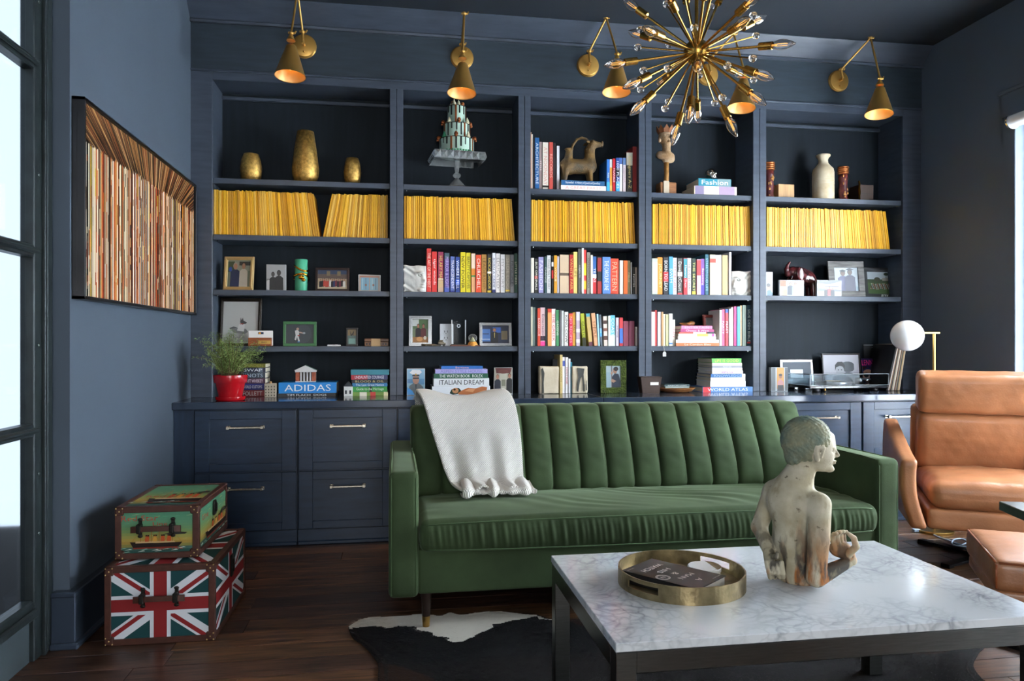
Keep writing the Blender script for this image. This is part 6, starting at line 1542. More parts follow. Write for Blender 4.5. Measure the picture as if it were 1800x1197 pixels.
V, Fs = sdf_mesh(crown, (-.075, -.07, .17), (.075, .07, .42), .0026); npmesh('head', V, Fs, mat('weathered_clay', 'b39a7c', .75, var=.3, vscale=20, c2='8f6c44', bump=.4, bscale=150), hd_)
cq = MB(); n = 9
for i in range(n):
    a0, a1 = 2*PI*i/n, 2*PI*(i+1)/n; r0, r1 = 100*u, 118*u; zc0, zc1, zc2 = (1105-235)*u, (1105-195)*u, (1105-135)*u; am = (a0+a1)/2; cx0 = (312-320)*u
    f = lambda r, a, z: (cx0+r*math.cos(a), r*math.sin(a), z)
    cq.add([f(r0, a0, zc0), f(r0, a1, zc0), f(r1, a1, zc1), f(r1*1.06, am, zc2), f(r1, a0, zc1), f(r0-.004, a0, zc0), f(r0-.004, a1, zc0), f(r1-.005, a1, zc1), f(r1*1.03-.003, am, zc2), f(r1-.005, a0, zc1)], [(0, 1, 2, 3, 4), (9, 8, 7, 6, 5), (4, 3, 8, 9), (3, 2, 7, 8)])
cq.build('crown', mat('rust_crown', '8a5430', .7, var=.3, vscale=30), hd_, False)
MB().tube([(.002, 0, .06), (.006, 0, .13), (.004, 0, .215)], [.017, .014, .016], 12).build('post', mat('ochre_wood', 'a9783c', .6, var=.4, vscale=25, stretch=(6, 6, 1), bump=.4, bscale=60), hd_, True)
MB().box((-.048, -.035, 0), (.058, .045, .078), .004).build('block', mat('block_wood', '8a5a34', .6, var=.3, vscale=18, stretch=(1, 1, 5), bump=.2, bscale=40), hd_)
MB().box((-.030, -.042, 0), (.008, -.034, .085), .003).build('bark_strip', paper('c2b29a', .8), hd_)
# silver skull on the Fashion book
sk = thing('silver_skull', 'small shiny silver skull on the flat teal book', 'figurine', (at(1130+970/7.98, 0, 4.36).x, 4.375, zf+.0005))
def skull(X, Y, Z):
    d = s_ell(X, Y, Z, (0, .006, .046), (.034, .040, .031)); d = smin(d, s_ell(X, Y, Z, (.006, -.018, .024), (.022, .018, .024)), .012)
    for s in (-1, 1): d = smax(d, -s_ell(X, Y, Z, (.007+s*.0125, -.034, .036), (.008, .012, .008)), .003)
    d = smax(d, -s_ell(X, Y, Z, (.008, -.038, .023), (.004, .008, .006)), .002)
    return smax(d, -(Z-.0005), .001)
V, Fs = sdf_mesh(skull, (-.045, -.05, -.003), (.045, .055, .085), .0022); npmesh('skull', V, Fs, mat('polished_silver', 'b8b4ac', .18, 1., bump=.2, bscale=120), sk)
for i in range(6): MB().box((-.008+.0052*i, -.0385, .006), (-.0036+.0052*i, -.030, .015), .001).build('tooth', mat('polished_silver'), sk)

# ------------------------------------------------------------------ far right bay, top shelf
def G5(cx, cy): return 1330+cx/5.441, 230+cy/5.441
Y5 = 4.37
bt = thing('stoneware_bottle', 'tall cream stoneware bottle with flared lip on the top shelf', 'bottle', (at(G5(662, 0)[0], 0, Y5).x, Y5+.03, S1+.0005))
u = 1/5.441/1290*4.74; bz = lambda cy: (640-cy)*u*1.0
MB().lathe([(98*u, 0), (101*u, bz(630)), (100*u, bz(600)), (100*u, bz(370)), (92*u, bz(335)), (65*u, bz(305)), (46*u, bz(280)), (42*u, bz(250)), (50*u, bz(228)), (66*u, bz(212)), (66*u, bz(200)), (58*u, bz(195)), (40*u, bz(215))], 44).build('bottle', mat('stoneware', 'b8a684', .5, var=.3, vscale=14, c2='cfc4ac', bump=.1, bscale=60), bt, True)
m = MB()
for cy in (440, 455, 470, 483): m.lathe([(100.5*u, bz(cy)-.0006), (101.5*u, bz(cy)), (100.5*u, bz(cy)+.0006)], 44, cap=False)
m.build('ring', paper('d8d0bc', .6), bt, True)
for cx, ct_, lab in ((133, 300, 'patterned red totem bottle with a copper cap, left of the wood cube'), (845, 342, 'patterned red totem bottle with a copper cap, right of the stoneware bottle')):
    px, py = G5(cx, ct_); x = at(px, 0, Y5).x; h = at(px, py, Y5).z-S1
    t = thing('totem_bottle', lab, 'figurine', (x, Y5+.02, S1+.0005), group='totem bottles')
    k_ = h/.16
    MB().lathe([(.023, 0), (.024, .006), (.019, .02), (.022, .05), (.018, .08), (.022, .105), (.020, .122), (.017, .126)], 20).build('body', mat('totem_glaze', '34101a', .35, var=.9, vscale=42, c2='6a2c26', bump=.3, bscale=90), t, True)
    m = MB()
    for i in range(4): m.lathe([(.023, .126+.009*i), (.0265, .130+.009*i), (.023, .1345+.009*i)], 20, cap=(i in (0, 3)))
    m.build('cap', mat('copper_cap', 'b06a3c', .35, .7), t, True)
    q = MB()
    rr = random.Random(int(cx))
    for i in range(10): q.ell((rr.uniform(-.012, .012), -.0195, rr.uniform(.01, .118)), (.004, .003, .006), 8, 5)
    q.build('carving', paper('a8763c', .4), t, True)['kind'] = 'stuff'; t.scale = (k_, k_, k_)
t = thing('wood_cube', 'plain light wood cube on the top shelf', 'block', (at(G5(285, 0)[0], 0, Y5).x, Y5, S1+.0005), (0, 0, .05))
MB().box((-83*u, 0, 0), (83*u, 166*u, 137*u), .0015).build('cube', mat('maple', 'b48c5c', .5, var=.18, vscale=9, stretch=(9, 9, .6)), t)
MB().box((-84*u, -.0003, 0), (-82*u, .001, 137*u)).build('glue_line', paper('7a5a38', .6), t)
t = thing('dark_cube', 'dark brown cube at the right end of the top shelf', 'block', (at(G5(1048, 0)[0], 0, Y5).x, Y5, S1+.0005))
MB().box((-78*u, 0, 0), (78*u, 150*u, 160*u), .002).build('cube', mat('wenge', '3a2a20', .55, var=.2, vscale=8), t); MB().box((-79*u, -.0004, 70*u), (79*u, .001, 73*u)).build('groove', DRK, t)
t = thing('gold_shard', 'thin jagged gold piece leaning on the dark brown cube', 'ornament', (at(G5(975, 0)[0], 0, Y5).x, Y5-.012, S1+.0005), (-.05, .04, .3))
MB().prism([(-.010, 0), (.008, 0), (.006, .03), (.011, .06), (.007, .09), (.010, .115), (0, .135), (-.006, .13), (-.003, .1), (-.009, .07), (-.004, .035)], 0, .005).build('shard', mat('polished_gold'), t)

# ------------------------------------------------------------------ stone face book ends
def bookend(label, px0, px1, pytop, Y, z, mirror):
    X0 = at(px0, 0, Y).x; X1 = at(px1, 0, Y).x; h = at((px0+px1)/2, pytop, Y).z-z; w_ = X1-X0
    t = thing('face_bookend', label, 'book end', ((X0+X1)/2, Y, z+.0005))
    sg = -1 if mirror else 1
    def f(X, Y_, Z):
        x = X*sg/w_; zz = Z/h
        d = np.maximum(np.maximum(np.abs(X)-w_/2+.004, np.abs(Y_-.045)-.04), np.abs(Z-h/2)-h/2+.004)-.004
        d = np.sqrt(np.maximum(d, 0)**2)+np.minimum(d, 0)
        e = lambda cx, cz, rx, rz, ry, y=.006: s_ell(X, Y_, Z, (cx*w_*sg, y, cz*h), (rx*w_, ry, rz*h))
        rel = smin(e(.18, .52, .30, .46, .016), e(.36, .50, .10, .20, .020), .006)          # face plane, nose bridge
        rel = smin(rel, e(.44, .44, .07, .10, .022), .006); rel = smin(rel, e(.36, .28, .12, .05, .020), .005); rel = smin(rel, e(.34, .20, .11, .045, .019), .004); rel = smin(rel, e(.26, .08, .16, .07, .018), .006)
        rel = smin(rel, e(.20, .66, .13, .05, .024), .004); rel = smin(rel, e(.22, .74, .18, .045, .026), .005)
        d = smin(d, rel, .006)
        d = smax(d, -e(.20, .63, .10, .05, .016, -.010), .004); d = smin(d, e(.20, .635, .055, .03, .010, -.002), .002)
        hair = .0035*np.sin((x*9+zz*13)+2*np.sin(zz*9+x*4))*np.clip((.02-x)*6, 0, 1)*(Y_ < .02)
        return d+hair
    V, Fs = sdf_mesh(f, (-w_/2-.006, -.03, -.004), (w_/2+.006, .095, h+.006), .0028)
    V[:, 2] = np.maximum(V[:, 2], 0)
    npmesh('carved_block', V, Fs, mat('white_plaster', 'c9c8c2', .6, var=.1, vscale=30, bump=.1, bscale=120), t)
bookend('carved white stone face book end left of the red books', 709.5, 749, 467, 4.335, S3, False)
bookend('carved white stone face book end right of the white books', 1286.5, 1322, 477, 4.335, S3, True)

# ------------------------------------------------------------------ second bay, fourth shelf and worktop
pframe('silver framed photo of two people at a laden table', 718.5, 759, 555, 607, YD, S4, [R_('7a8a68'), ('r', 0, .6, 1, 1, '5a7a4a'), ('r', 0, .72, .4, 1, 'd8dcd8')]+person(.36, .45, .7, '2a2228', 'c07a5c', '2a1e18', 1.3)+person(.70, .45, .7, '6a2a2a', 'b8745c', '241a16', 1.3)+[('r', 0, 0, 1, .24, 'b07a44'), ('e', .45, .15, .2, .1, 'e0a060'), ('e', .8, .2, .1, .08, 'e8dcc8')], .022, SILV, tilt=.12, yaw=-.06, step=1)
pframe('silver and black framed photo of a man before blue screens', 843, 900, 567, 607, YD, S4, [R_('1c2a4a'), ('r', 0, .1, .3, .8, '4a78b8'), ('r', .4, .6, .7, .9, '3a6ac0'), ('r', .72, .2, .95, .7, '8a7a5a'), ('r', 0, .2, .28, .24, 'c8d8e8'), ('r', .02, .5, .25, .56, '2a3a5a')]+person(.46, .42, .85, '15161c', 'b87a54', '5a3a20', .8)+[('p', [(.44, .6), (.48, .6), (.47, .3), (.45, .3)], 'c8b060')], .018, SILV, tilt=.10, step=1)
t = thing('power_outlet_plate', 'white wall outlet plate standing beside the glass award', 'outlet', (at(784, 0, YD).x, YD+.03, S4+.0005), (-.05, 0, 0))
w_ = at(795, 0, YD).x-at(774.5, 0, YD).x; h = at(785, 569, YD).z-S4
MB().box((-w_/2, 0, 0), (w_/2+.012, .006, h), .002).build('plate', mat('outlet_white', 'c9ccd0', .4), t)
for zz in (.34, .62):
    MB().box((-.013, -.002, h*zz-.012), (.017, 0, h*zz+.014), .001).build('socket', mat('outlet_white'), t)
    for x in (-.006, .010): MB().box((x-.0016, -.0024, h*zz-.002), (x+.0016, -.0018, h*zz+.010)).build('slot', DRK, t)
    MB().ell((.002, -.002, h*zz-.008), (.0025, .0006, .0025), 8, 5).build('ground_hole', DRK, t)
t = thing('glass_award', 'clear glass award block between the outlet plate and snow globe', 'award', (at(806.5, 0, YD).x, YD+.01, S4+.0005))
w_ = at(818.5, 0, YD).x-at(794.5, 0, YD).x; h = at(806, 564, YD).z-S4
MB().box((-w_/2, 0, .012), (w_/2, .028, h), .003).build('block', ACR, t); MB().box((-w_/2-.004, -.004, 0), (w_/2+.004, .032, .012), .002).build('base', mat('walnut_frame'), t)
MB().lathe([(.006, 0), (.007, .0004), (.010, .0004), (.011, 0)], 20, cap=False).build('engraving', paper('c8d0d4'), t).matrix_local = Matrix.Translation((0, -.0003, h*.8)) @ Matrix.Rotation(PI/2, 4, 'X')
for x in (-1, 1): MB().box((x*w_/2-.003, -.001, .012), (x*w_/2+.003, .029, h+.006), .001).build('edge', mat('acrylic_edge'), t)
t = thing('snow_globe', 'small snow globe on an orange base on the fourth shelf', 'snow globe', (at(831, 0, YD).x, YD+.005, S4+.0005))
MB().lathe([(.031, 0), (.031, .006), (.027, .016), (.020, .026)], 24).build('base', mat('orange_base', 'b8742c', .4, var=.4, vscale=60, c2='d8a04a'), t, 40)
MB().ell((0, 0, .046), .027, 24, 16).build('globe', mat('globe_glass', 'f2f6f4', .02, trans=.9, ior=1.2), t, True); MB().lathe([(.016, .026), (.013, .034), (.006, .046), (.0, .054)], 10).build('scene', paper('a8a878', .6), t, True)
t = thing('metal_figure', 'small dark metal vehicle figurine in front of the outlet plate', 'figurine', (at(776, 0, 4.33).x, 4.328, S4+.0005)); PEW = mat('pewter', '6a6458', .4, .7)
MB().box((-.020, 0, .007), (.016, .02, .026), .003).box((-.016, .002, .026), (.010, .018, .036), .003).box((.014, .003, .007), (.026, .017, .020), .003).build('body', PEW, t)
for x in (-.011, .014): MB().tube([(x, -.003, .007), (x, .023, .007)], .0075, 14).build('wheel', paper('2a2824', .5), t, 40)
t = thing('metal_lizard', 'small dark metal lizard lying in front of the silver frame', 'figurine', (at(758, 0, 4.325).x, 4.322, S4+.0005))
MB().tube([(-.045, 0, .006), (-.02, .004, .006), (.01, -.002, .006), (.04, .003, .004), (.06, -.003, .003)], [.008, .007, .007, .004, .0015], 8).ell((-.05, 0, .008), (.010, .007, .007), 10, 6).build('body', PEW, t, True)
for x, s in ((-.025, -1), (-.025, 1), (.012, -1), (.012, 1)): MB().tube([(x, 0, .006), (x-.006, s*.014, .004), (x-.012, s*.016, .001)], .002, 6).build('leg', PEW, t, True)
t = thing('wood_ruler', 'thin reddish wooden strip lying along the fourth shelf', 'ruler', (at(818, 0, 4.325).x, 4.327, S4+.0003)); MB().box((-.09, 0, 0), (.09, .02, .006), .001).build('strip', mat('rosewood', '6a3428', .4, var=.2, vscale=20), t)
MB().box((-.088, .002, .006), (.088, .004, .0064)).build('scale', paper('c8b08a'), t)
sea = [R_('7ab4d8'), ('r', 0, .45, 1, .62, '4a8ab8'), ('r', 0, 0, 1, .45, '8ab8cc'), ('r', .6, .4, 1, .6, '5a98c4')]
acrylic('frameless photo of a man in a white captain\'s cap on the worktop', 715, 747, 648, 4.285, CT, sea+[('p', [(.10, 0), (.12, .34), (.36, .46), (.66, .46), (.92, .3), (.98, 0)], '6a7478'), ('p', [(.45, .46), (.5, .1), (.56, .46)], '3a4448'), ('e', .5, .60, .19, .19, 'b88a74'), ('r', .33, .62, .68, .67, '22262a'), ('p', [(.28, .72), (.72, .72), (.68, .80), (.32, .80)], '22282c'), ('p', [(.14, .86), (.3, .79), (.7, .79), (.84, .88), (.74, .96), (.3, .97)], 'eceef0'), ('e', .5, .79, .05, .04, 'd0a040'), ('p', [(0, 0), (0, .30), (.3, .16), (.42, 0)], '3a9ae0')], .02)
acrylic('frameless photo of two men facing across a plane cabin on the worktop', 868.5, 901, 646, 4.285, CT, [R_('b8b4a0'), ('r', .3, .2, .7, .8, 'cfcab8'), ('p', [(.05, 1), (.1, .8), (.9, .8), (.98, 1)], '6a2c28'), ('e', .5, .86, .3, .08, '7a3a34'), ('r', .4, .3, .62, .55, '8a8a74')]+person(.18, .36, .75, '20283a', 'c88a70', '8a6a50', 1.2)+person(.85, .40, .75, '18181c', 'b87a60', '2a1e18', 1.2), .02, yaw=.03)
# picture running along the spine of the lowest big book (a reclining figure drawn in flat print)
bigs = [o for o in bpy.data.objects if o.get('group') == 'large books behind the throw']
b0 = sorted(bigs, key=lambda o: o.location.z)[0]
fg = [('p', [(.30, .2), (.33, .62), (.40, .82), (.46, .8), (.50, .5), (.46, .15), (.36, .02)], '2a3a30'), ('e', .40, .5, .055, .32, 'b8845c'), ('p', [(.44, .2), (.52, .55), (.62, .82), (.74, .72), (.86, .95), (.95, .86), (.94, .5), (.86, .1), (.60, .02), (.46, .04)], 'b06c44'), ('p', [(.56, .45), (.64, .72), (.74, .62), (.70, .3)], 'd09468'), ('p', [(.80, .3), (.9, .5), (.92, .2), (.85, .1)], 'd8a078'), ('p', [(.62, .1), (.8, .18), (.78, .06)], '7a4428'), ('e', .385, .62, .02, .12, '3a2418'), ('p', [(.92, .2), (1, .45), (1, .05)], '5a7aa8')]
bm_ = MB()
bw = b0.children[0].dimensions.x; bh = b0.children[0].dimensions.z
for i, s in enumerate(fg):
    poly = s[1] if s[0] == 'p' else [(s[1]+s[3]*math.cos(2*PI*j/14), s[2]+s[4]*math.sin(2*PI*j/14)) for j in range(14)]
    bm_.add([(-bw/2+p[1]*bw, -.0006-.0001*i, bh*(1-p[0])) for p in poly], [tuple(range(len(poly)))], s[-1])
bm_.build('spine_picture', PRINTM, b0)

# ------------------------------------------------------------------ middle bay worktop
def G3(cx, cy): return 920+cx/4.286, 600+cy/4.286
for (c0, c1, ct_, lab, ys_) in ((125, 272, 190, 'pale stone book end left of the slim books', 0), (372, 487, 190, 'pale stone book end with dark veins right of the slim books', 1)):
    X0 = at(G3(c0, 0)[0], 0, YCN).x; X1 = at(G3(c1, 0)[0], 0, YCN).x; h = at(*G3((c0+c1)/2, ct_), YCN).z-CT
    t = thing('stone_bookend', lab, 'book end', ((X0+X1)/2, YCN+.01, CT+.0005), group='stone book ends'); w_ = X1-X0
    def fn(P, N): 
        P = P+N*(.004*fbm(P, 21+ys_, 25))[:, None]; P[:, 2] = np.maximum(P[:, 2], 0); return P
    V, Fs = rbox((-w_/2, 0, 0), (w_/2, .05, h), .006, (14, 6, 18), fn)
    npmesh('slab', V, Fs, mat('petrified_wood_%d' % ys_, 'cbbfa8', .55, var=.3, vscale=9, c2='b3a488', bump=.15, bscale=60), t)
    m = MB()
    vein = [[(-.40, .02), (-.28, .03), (-.30, .4), (-.26, .75), (-.34, .95), (-.43, .9), (-.38, .5)]] if ys_ == 0 else [[(-.22, .1), (-.12, .05), (-.05, .35), (.02, .55), (.12, .62), (.18, .35), (.2, .06), (.3, .08), (.28, .4), (.22, .7), (.28, .92), (-.2, .95), (-.12, .6), (-.2, .4)], [(.36, .1), (.44, .12), (.42, .5), (.38, .45)]]
    for v_ in vein: m.flat([(a*w_, b*h) for a, b in v_], -.0052)
    m.build('vein', paper('3a3a36', .6), t)
pframe('moss covered frame with a photo of a man in a navy shirt', G3(587, 0)[0], G3(775, 0)[0], 633.4, 690, YCN+.005, CT, [R_('b8ccd4'), ('r', 0, 0, .3, .7, 'a4c0cc'), ('r', .36, 0, .42, 1, '6a4a44'), ('p', [(.40, 0), (.42, .5), (.6, .66), (.86, .62), (.98, .3), (.96, 0)], '1f2c3e'), ('e', .62, .78, .15, .14, 'b88a70'), ('e', .68, .86, .17, .10, '2a201c'), ('p', [(.42, .4), (.3, .3), (.5, .22), (.7, .3)], 'c49478'), ('p', [(.3, .62), (.36, .74), (.48, .72), (.44, .6)], 'c49478')], .034, mat('moss', '4c5a1e', .95, var=.6, vscale=45, c2='2c3a14', bump=1., bscale=90), tilt=.08, yaw=-.10, step=0, depth=.02)
t = thing('dark_box', 'small dark panel standing behind the left stone book end', 'box', (at(G3(252, 0)[0], 0, YCN+.08).x, YCN+.09, CT+.0005)); MB().box((-.024, 0, 0), (.024, .02, .205), .002).build('panel', paper('24262a', .5), t); MB().box((-.018, -.001, .03), (.018, 0, .19)).build('face', paper('33363a', .4), t)
t = thing('brown_box', 'tapered brown leather box with a white label beside the divider', 'box', (at(1143.5, 0, 4.235).x, 4.225, CT+.0005), (0, 0, -.06))
m = MB().add([(-.052, 0, 0), (.052, 0, 0), (.052, .075, 0), (-.052, .075, 0), (-.064, -.006, .098), (.064, -.006, .098), (.064, .081, .098), (-.064, .081, .098)], [(3,2,1,0),(4,5,6,7),(0,1,5,4),(1,2,6,5),(2,3,7,6),(3,0,4,7)]); m.build('body', mat('box_leather', '3f2e26', .5, bump=.1, bscale=120), t)
MB().box((-.066, -.008, .094), (.066, .083, .100), .001).build('rim', mat('box_leather'), t); MB().box((-.006, -.0065, .050), (.044, -.003, .068)).build('label', paper('e0dcd4', .6), t)
t = thing('wooden_dish', 'shallow round wooden dish holding two slim books on the worktop', 'dish', (at(G3(1172, 0)[0], 0, YCN).x, YCN+.05, CT+.0005))
dr_ = (at(G3(1310, 0)[0], 0, YCN).x-at(G3(1035, 0)[0], 0, YCN).x)/2
MB().lathe([(dr_*.55, 0), (dr_*.8, .006), (dr_, .026), (dr_-.004, .028), (dr_*.78, .012), (dr_*.5, .008), (0, .008)], 44).build('dish', mat('dish_wood', 'a06a3c', .45, var=.2, vscale=10, stretch=(1, 6, 1)), t, 50)
stack(920, 600, 4.286, YCN-.005, CT+.028, 'in the wooden dish', [(1070, 1250, 343, 356, '8c9690'), (1062, 1255, 328, 342, '33484c', 'SEASHORE LIVING', 'c8d0cc')], 'slim books in the dish', .12)

# ------------------------------------------------------------------ fourth bay, fourth shelf
pframe('leaning red-brown frame with grey picture beside the flat stack', 1130+650/5.986, 1130+800/5.986, 420+797/5.986, 607, 4.41, S4, [R_('8a8a88'), ('r', .1, .1, .9, .9, '9c9c9a')], .018, mat('redbrown_frame', '6a2a20', .4), tilt=.10, yaw=.35)
t = thing('carved_mask', 'small black and orange carved figure on top of the pink book stack', 'figurine', (at(1130+490/5.986, 0, 4.36).x, 4.36, zt+.0005))
def msk(X, Y, Z):
    d = s_ell(X, Y, Z, (0, .02, .010), (.040, .02, .011)); d = smin(d, s_ell(X, Y, Z, (.022, .015, .020), (.020, .014, .009)), .006); d = smin(d, s_cap(X, Y, Z, (-.03, .02, .012), (-.055, .02, .016), .007, .003), .006); return smax(d, -Z, .001)
V, Fs = sdf_mesh(msk, (-.065, -.005, -.003), (.05, .05, .035), .0022); npmesh('figure', V, Fs, mat('black_orange', '241c1a', .4, var=.9, vscale=36, c2='c8813c'), t)
t = thing('paper_tag', 'white paper tag on a string hanging over the fourth shelf edge', 'tag', (at(1168, 0, YS+.008).x, YS+.008, S4-.036))
MB().prism([(-.011, -.028), (.011, -.028), (.011, -.006), (.005, .002), (-.005, .002), (-.011, -.006)], -.001, 0).build('tag', paper('c6c4be', .7), t); MB().tube([(0, -.0005, 0), (-.003, -.001, .02), (-.006, .002, .04), (-.008, .02, .043)], .0009, 5).build('string', paper('c8c4b8', .8), t)

# ------------------------------------------------------------------ far right bay, third shelf
def GE(cx, cy=0): return 1330+cx/4.1276, 430+cy/4.1276
men = [R_('d6dce2'), ('r', 0, .6, .25, 1, 'b06a3c'), ('r', 0, 0, .3, .4, 'c89a70')]+person(.44, .44, .82, '2c3846', 'b8866c', '2a201c', .8)+person(.64, .44, .82, '8ac0dc', 'b8866c', '2a201c', .8)
acrylic('clear block photo of a man at the left edge of the far right bay', GE(62)[0], GE(120)[0], GE(0, 198)[1], 4.36, S3, [R_('ccd6e0'), ('p', [(.2, 0), (.25, .2), (.6, .3), (1, .1), (1, 0)], '2a6aa0'), ('e', .45, .36, .25, .14, 'a87a60'), ('e', .42, .45, .28, .08, '241c18')], .02, yaw=.1)
acrylic('clear block photo of two standing men before the elephant', GE(167)[0], GE(345)[0], GE(0, 258)[1], 4.33, S3, men, .022)
acrylic('clear block photo of a group before a white aircraft', GE(440)[0], GE(618)[0], GE(0, 258)[1], 4.33, S3, [R_('7a8088'), ('p', [(0, .5), (0, .8), (.5, .75), (1, .95), (1, .4)], 'd8dadc'), ('r', .3, .6, .9, .64, '3a4450'), ('r', 0, 0, 1, .3, 'a49e94')]+person(.36, .26, .5, '2a2428', 'b8866c', '2a201c', .8)+person(.5, .3, .55, 'a83a3c', 'b8866c', '2a201c', .8)+person(.63, .26, .5, '2c3440', 'b8866c', '2a201c', .8), .022)
el = thing('elephant_figurine', 'dark polished elephant with raised trunk on the third shelf', 'figurine', (at(GE(330)[0], 0, 4.42).x, 4.43, S3+.0008))
u = 1/4.1276/1290*4.78; G = lambda cx, cy, y=0.: ((cx-330)*u, y, (370-cy)*u)
def ele(X, Y, Z):
    C = lambda a, b, ra, rb: s_cap(X, Y, Z, a, b, ra*u, rb*u)
    d = C(G(320, 215), G(375, 235), 62, 58); d = smin(d, C(G(262, 190), G(285, 200), 42, 50), 22*u)
    for a, b, r0, r1 in (((245, 205), (222, 205), 26, 20), ((222, 205), (214, 175), 20, 15), ((214, 175), (222, 145), 15, 11), ((222, 145), (238, 122), 11, 9)): d = smin(d, C(G(*a), G(*b), r0, r1), 8*u)
    for s in (-1, 1):
        d = smin(d, C(G(300, 250, s*30*u), G(290, 362, s*32*u), 28, 22), 16*u); d = smin(d, C(G(400, 250, s*30*u), G(408, 362, s*32*u), 28, 21), 16*u)
        d = smin(d, s_ell(X, Y, Z, G(292, 205, s*58*u), (34*u, 10*u, 46*u)), 8*u); d = smin(d, C(G(250, 222, s*22*u), G(232, 250, s*30*u), 7, 3), 4*u)
    d = smin(d, C(G(430, 220), G(436, 300), 6, 4), 5*u)
    return smax(d, -(Z-.0003), .001)
V, Fs = sdf_mesh(ele, (-.13, -.08, -.003), (.13, .08, .27), .0032); npmesh('figure', V, Fs, mat('polished_ebony', '2a1c1c', .18, var=.8, vscale=16, c2='5a2024', coat=.6), el)
pframe('grey wood grain frame with a photo of two graduates', GE(540)[0], GE(785)[0], GE(0, 117)[1], 520, 4.40, S3, [R_('b8c4cc'), ('r', 0, 0, 1, .2, 'a0b4c0')]+person(.36, .38, .95, '2a2c6a', '6a4a3a', '1a1614', 1.2)+person(.66, .42, .95, '1c2050', '5a4034', '181414', 1.2)+[('p', [(.48, .92), (.66, .86), (.84, .92), (.66, .98)], '15161c'), ('p', [(.2, .86), (.36, .80), (.52, .86), (.36, .92)], '15161c')], .042, mat('grey_wood', '7c7a76', .5, var=.5, vscale=9, c2='4a4846', stretch=(1, 1, 7)), tilt=.13, yaw=-.10)
pframe('dark folder frame with a large group photo and grey lettering', GE(785)[0], GE(1030)[0], GE(0, 165)[1], 520, 4.42, S3, [R_('4a6a34'), ('r', 0, .62, 1, 1, 'b8c4cc'), ('r', 0, .5, 1, .66, '3a5030'), ('p', [(.74, .6), (.76, .9), (.78, .6)], '3a3428'), ('e', .77, .9, .1, .07, '2a4028'), ('e', .4, .66, .12, .1, '4a4a38'), ('r', .6, .6, 1, .72, 'a8a49a')]+[('e', .12+.03*(i % 26), .24+.06*(i//26)+.02*math.sin(i*3), .014, .03, ['c8a890', '8a3a3a', '2a2a3a', 'e0dcd4', '3a4a6a'][i % 5]) for i in range(104)], .028, mat('folder_black', '26282a', .45), tilt=.12, yaw=.05, txt=[('gray', .60, .065, .22, .09, 'c8c8c4')])
# far right bay, worktop
acrylic('small clear block photo of a seated person at the turntable\'s left', GE(105)[0], GE(228)[0], GE(0, 890)[1], 4.27, CT, [R_('b8c0c4'), ('r', 0, 0, .25, 1, '6a7274'), ('r', .34, .1, .78, 1, 'd89a3c'), ('r', .84, 0, 1, 1, '4a5256'), ('p', [(.36, 0), (.38, .4), (.56, .52), (.74, .4), (.76, 0)], 'c88a84'), ('p', [(.36, 0), (.38, .25), (.74, .25), (.78, 0)], '22262a'), ('e', .56, .62, .10, .08, 'a06a50'), ('e', .56, .69, .11, .05, '201814')], .03)
pframe('silver framed pale photo standing behind the turntable', GE(180)[0], GE(425)[0], GE(0, 835)[1], 690, 4.452, CT, [R_('c4ccd4'), ('r', .2, .3, .8, .8, 'e4e8ec'), ('r', 0, 0, 1, .25, '8a949c')], .016, SILV, '5a6068', .026, tilt=.12, yaw=.06)
pframe('white mounted black and white portrait behind the turntable', GE(487)[0], GE(765)[0], GE(0, 790)[1], 690, 4.455, CT, [R_('2c3034'), ('e', .75, .7, .3, .25, '4a5056'), ('p', [(.08, 0), (.16, .22), (.34, .32), (.58, .34), (.84, .2), (.94, 0)], '747c82'), ('r', .36, .2, .52, .4, '9aa0a4'), ('e', .44, .52, .16, .25, 'b4b8bc'), ('p', [(.24, .50), (.25, .78), (.36, .93), (.54, .94), (.64, .76), (.62, .56), (.58, .70), (.44, .74), (.30, .68)], '15171a'), ('e', .38, .56, .028, .028, '2a2c2e'), ('e', .50, .56, .028, .028, '2a2c2e'), ('p', [(.36, .42), (.44, .36), (.53, .42), (.44, .40)], 'eef0f2')], .010, DKF, 'a9a8ae', .036, tilt=.10)
# turntable
tt = thing('turntable', 'low turntable under a clear acrylic dust cover on the worktop', 'turntable', (at(GE(625)[0], 0, 4.27).x, 4.20, CT+.0005), (0, 0, .03))
wt = at(GE(915)[0], 0, 4.25).x-at(GE(340)[0], 0, 4.25).x
MB().box((-wt/2, 0, .020), (wt/2, .245, .038), .003).build('plinth', mat('turntable_black', '1c1f24', .25, coat=.5), tt)
for x in (-wt/2+.07, wt/2-.07):
    for y in (.04, .20): MB().lathe([(.024, 0), (.026, .004), (.022, .020)], 20, (x, y, 0)).build('foot', paper('15161a', .5), tt, 40)
MB().lathe([(.107, .040), (.110, .044), (.110, .056), (.107, .058)], 56, (-.03, .122, 0)).build('platter', mat('aluminium', 'b4b6b8', .3, 1.), tt, 40)
MB().lathe([(.108, .0585), (.108, .0605), (.05, .0605), (0, .0605)], 56, (-.03, .122, 0)).build('record', mat('vinyl', '121214', .25), tt, 40); MB().lathe([(.046, .0606), (.046, .0612), (.0, .0612)], 32, (-.03, .122, 0)).build('record_label', paper('b89a4a', .6), tt)
MB().tube([(wt/2-.06, .20, .07), (wt/2-.06, .09, .07), (wt/2-.11, .06, .066)], .0045, 10).lathe([(.024, .038), (.024, .072), (.02, .076)], 20, (wt/2-.06, .20, 0)).build('tonearm', mat('aluminium'), tt, True)
MB().lathe([(.006, .004), (.006, .018)], 12, (-wt/2+.10, -.004, .004)).build('switch', BRASS, tt, 40)
ACC = mat('cover_acrylic', 'eef6fa', .02, trans=1., ior=1.15)
m = MB(); zc0, zc1, th = .040, .106, .004
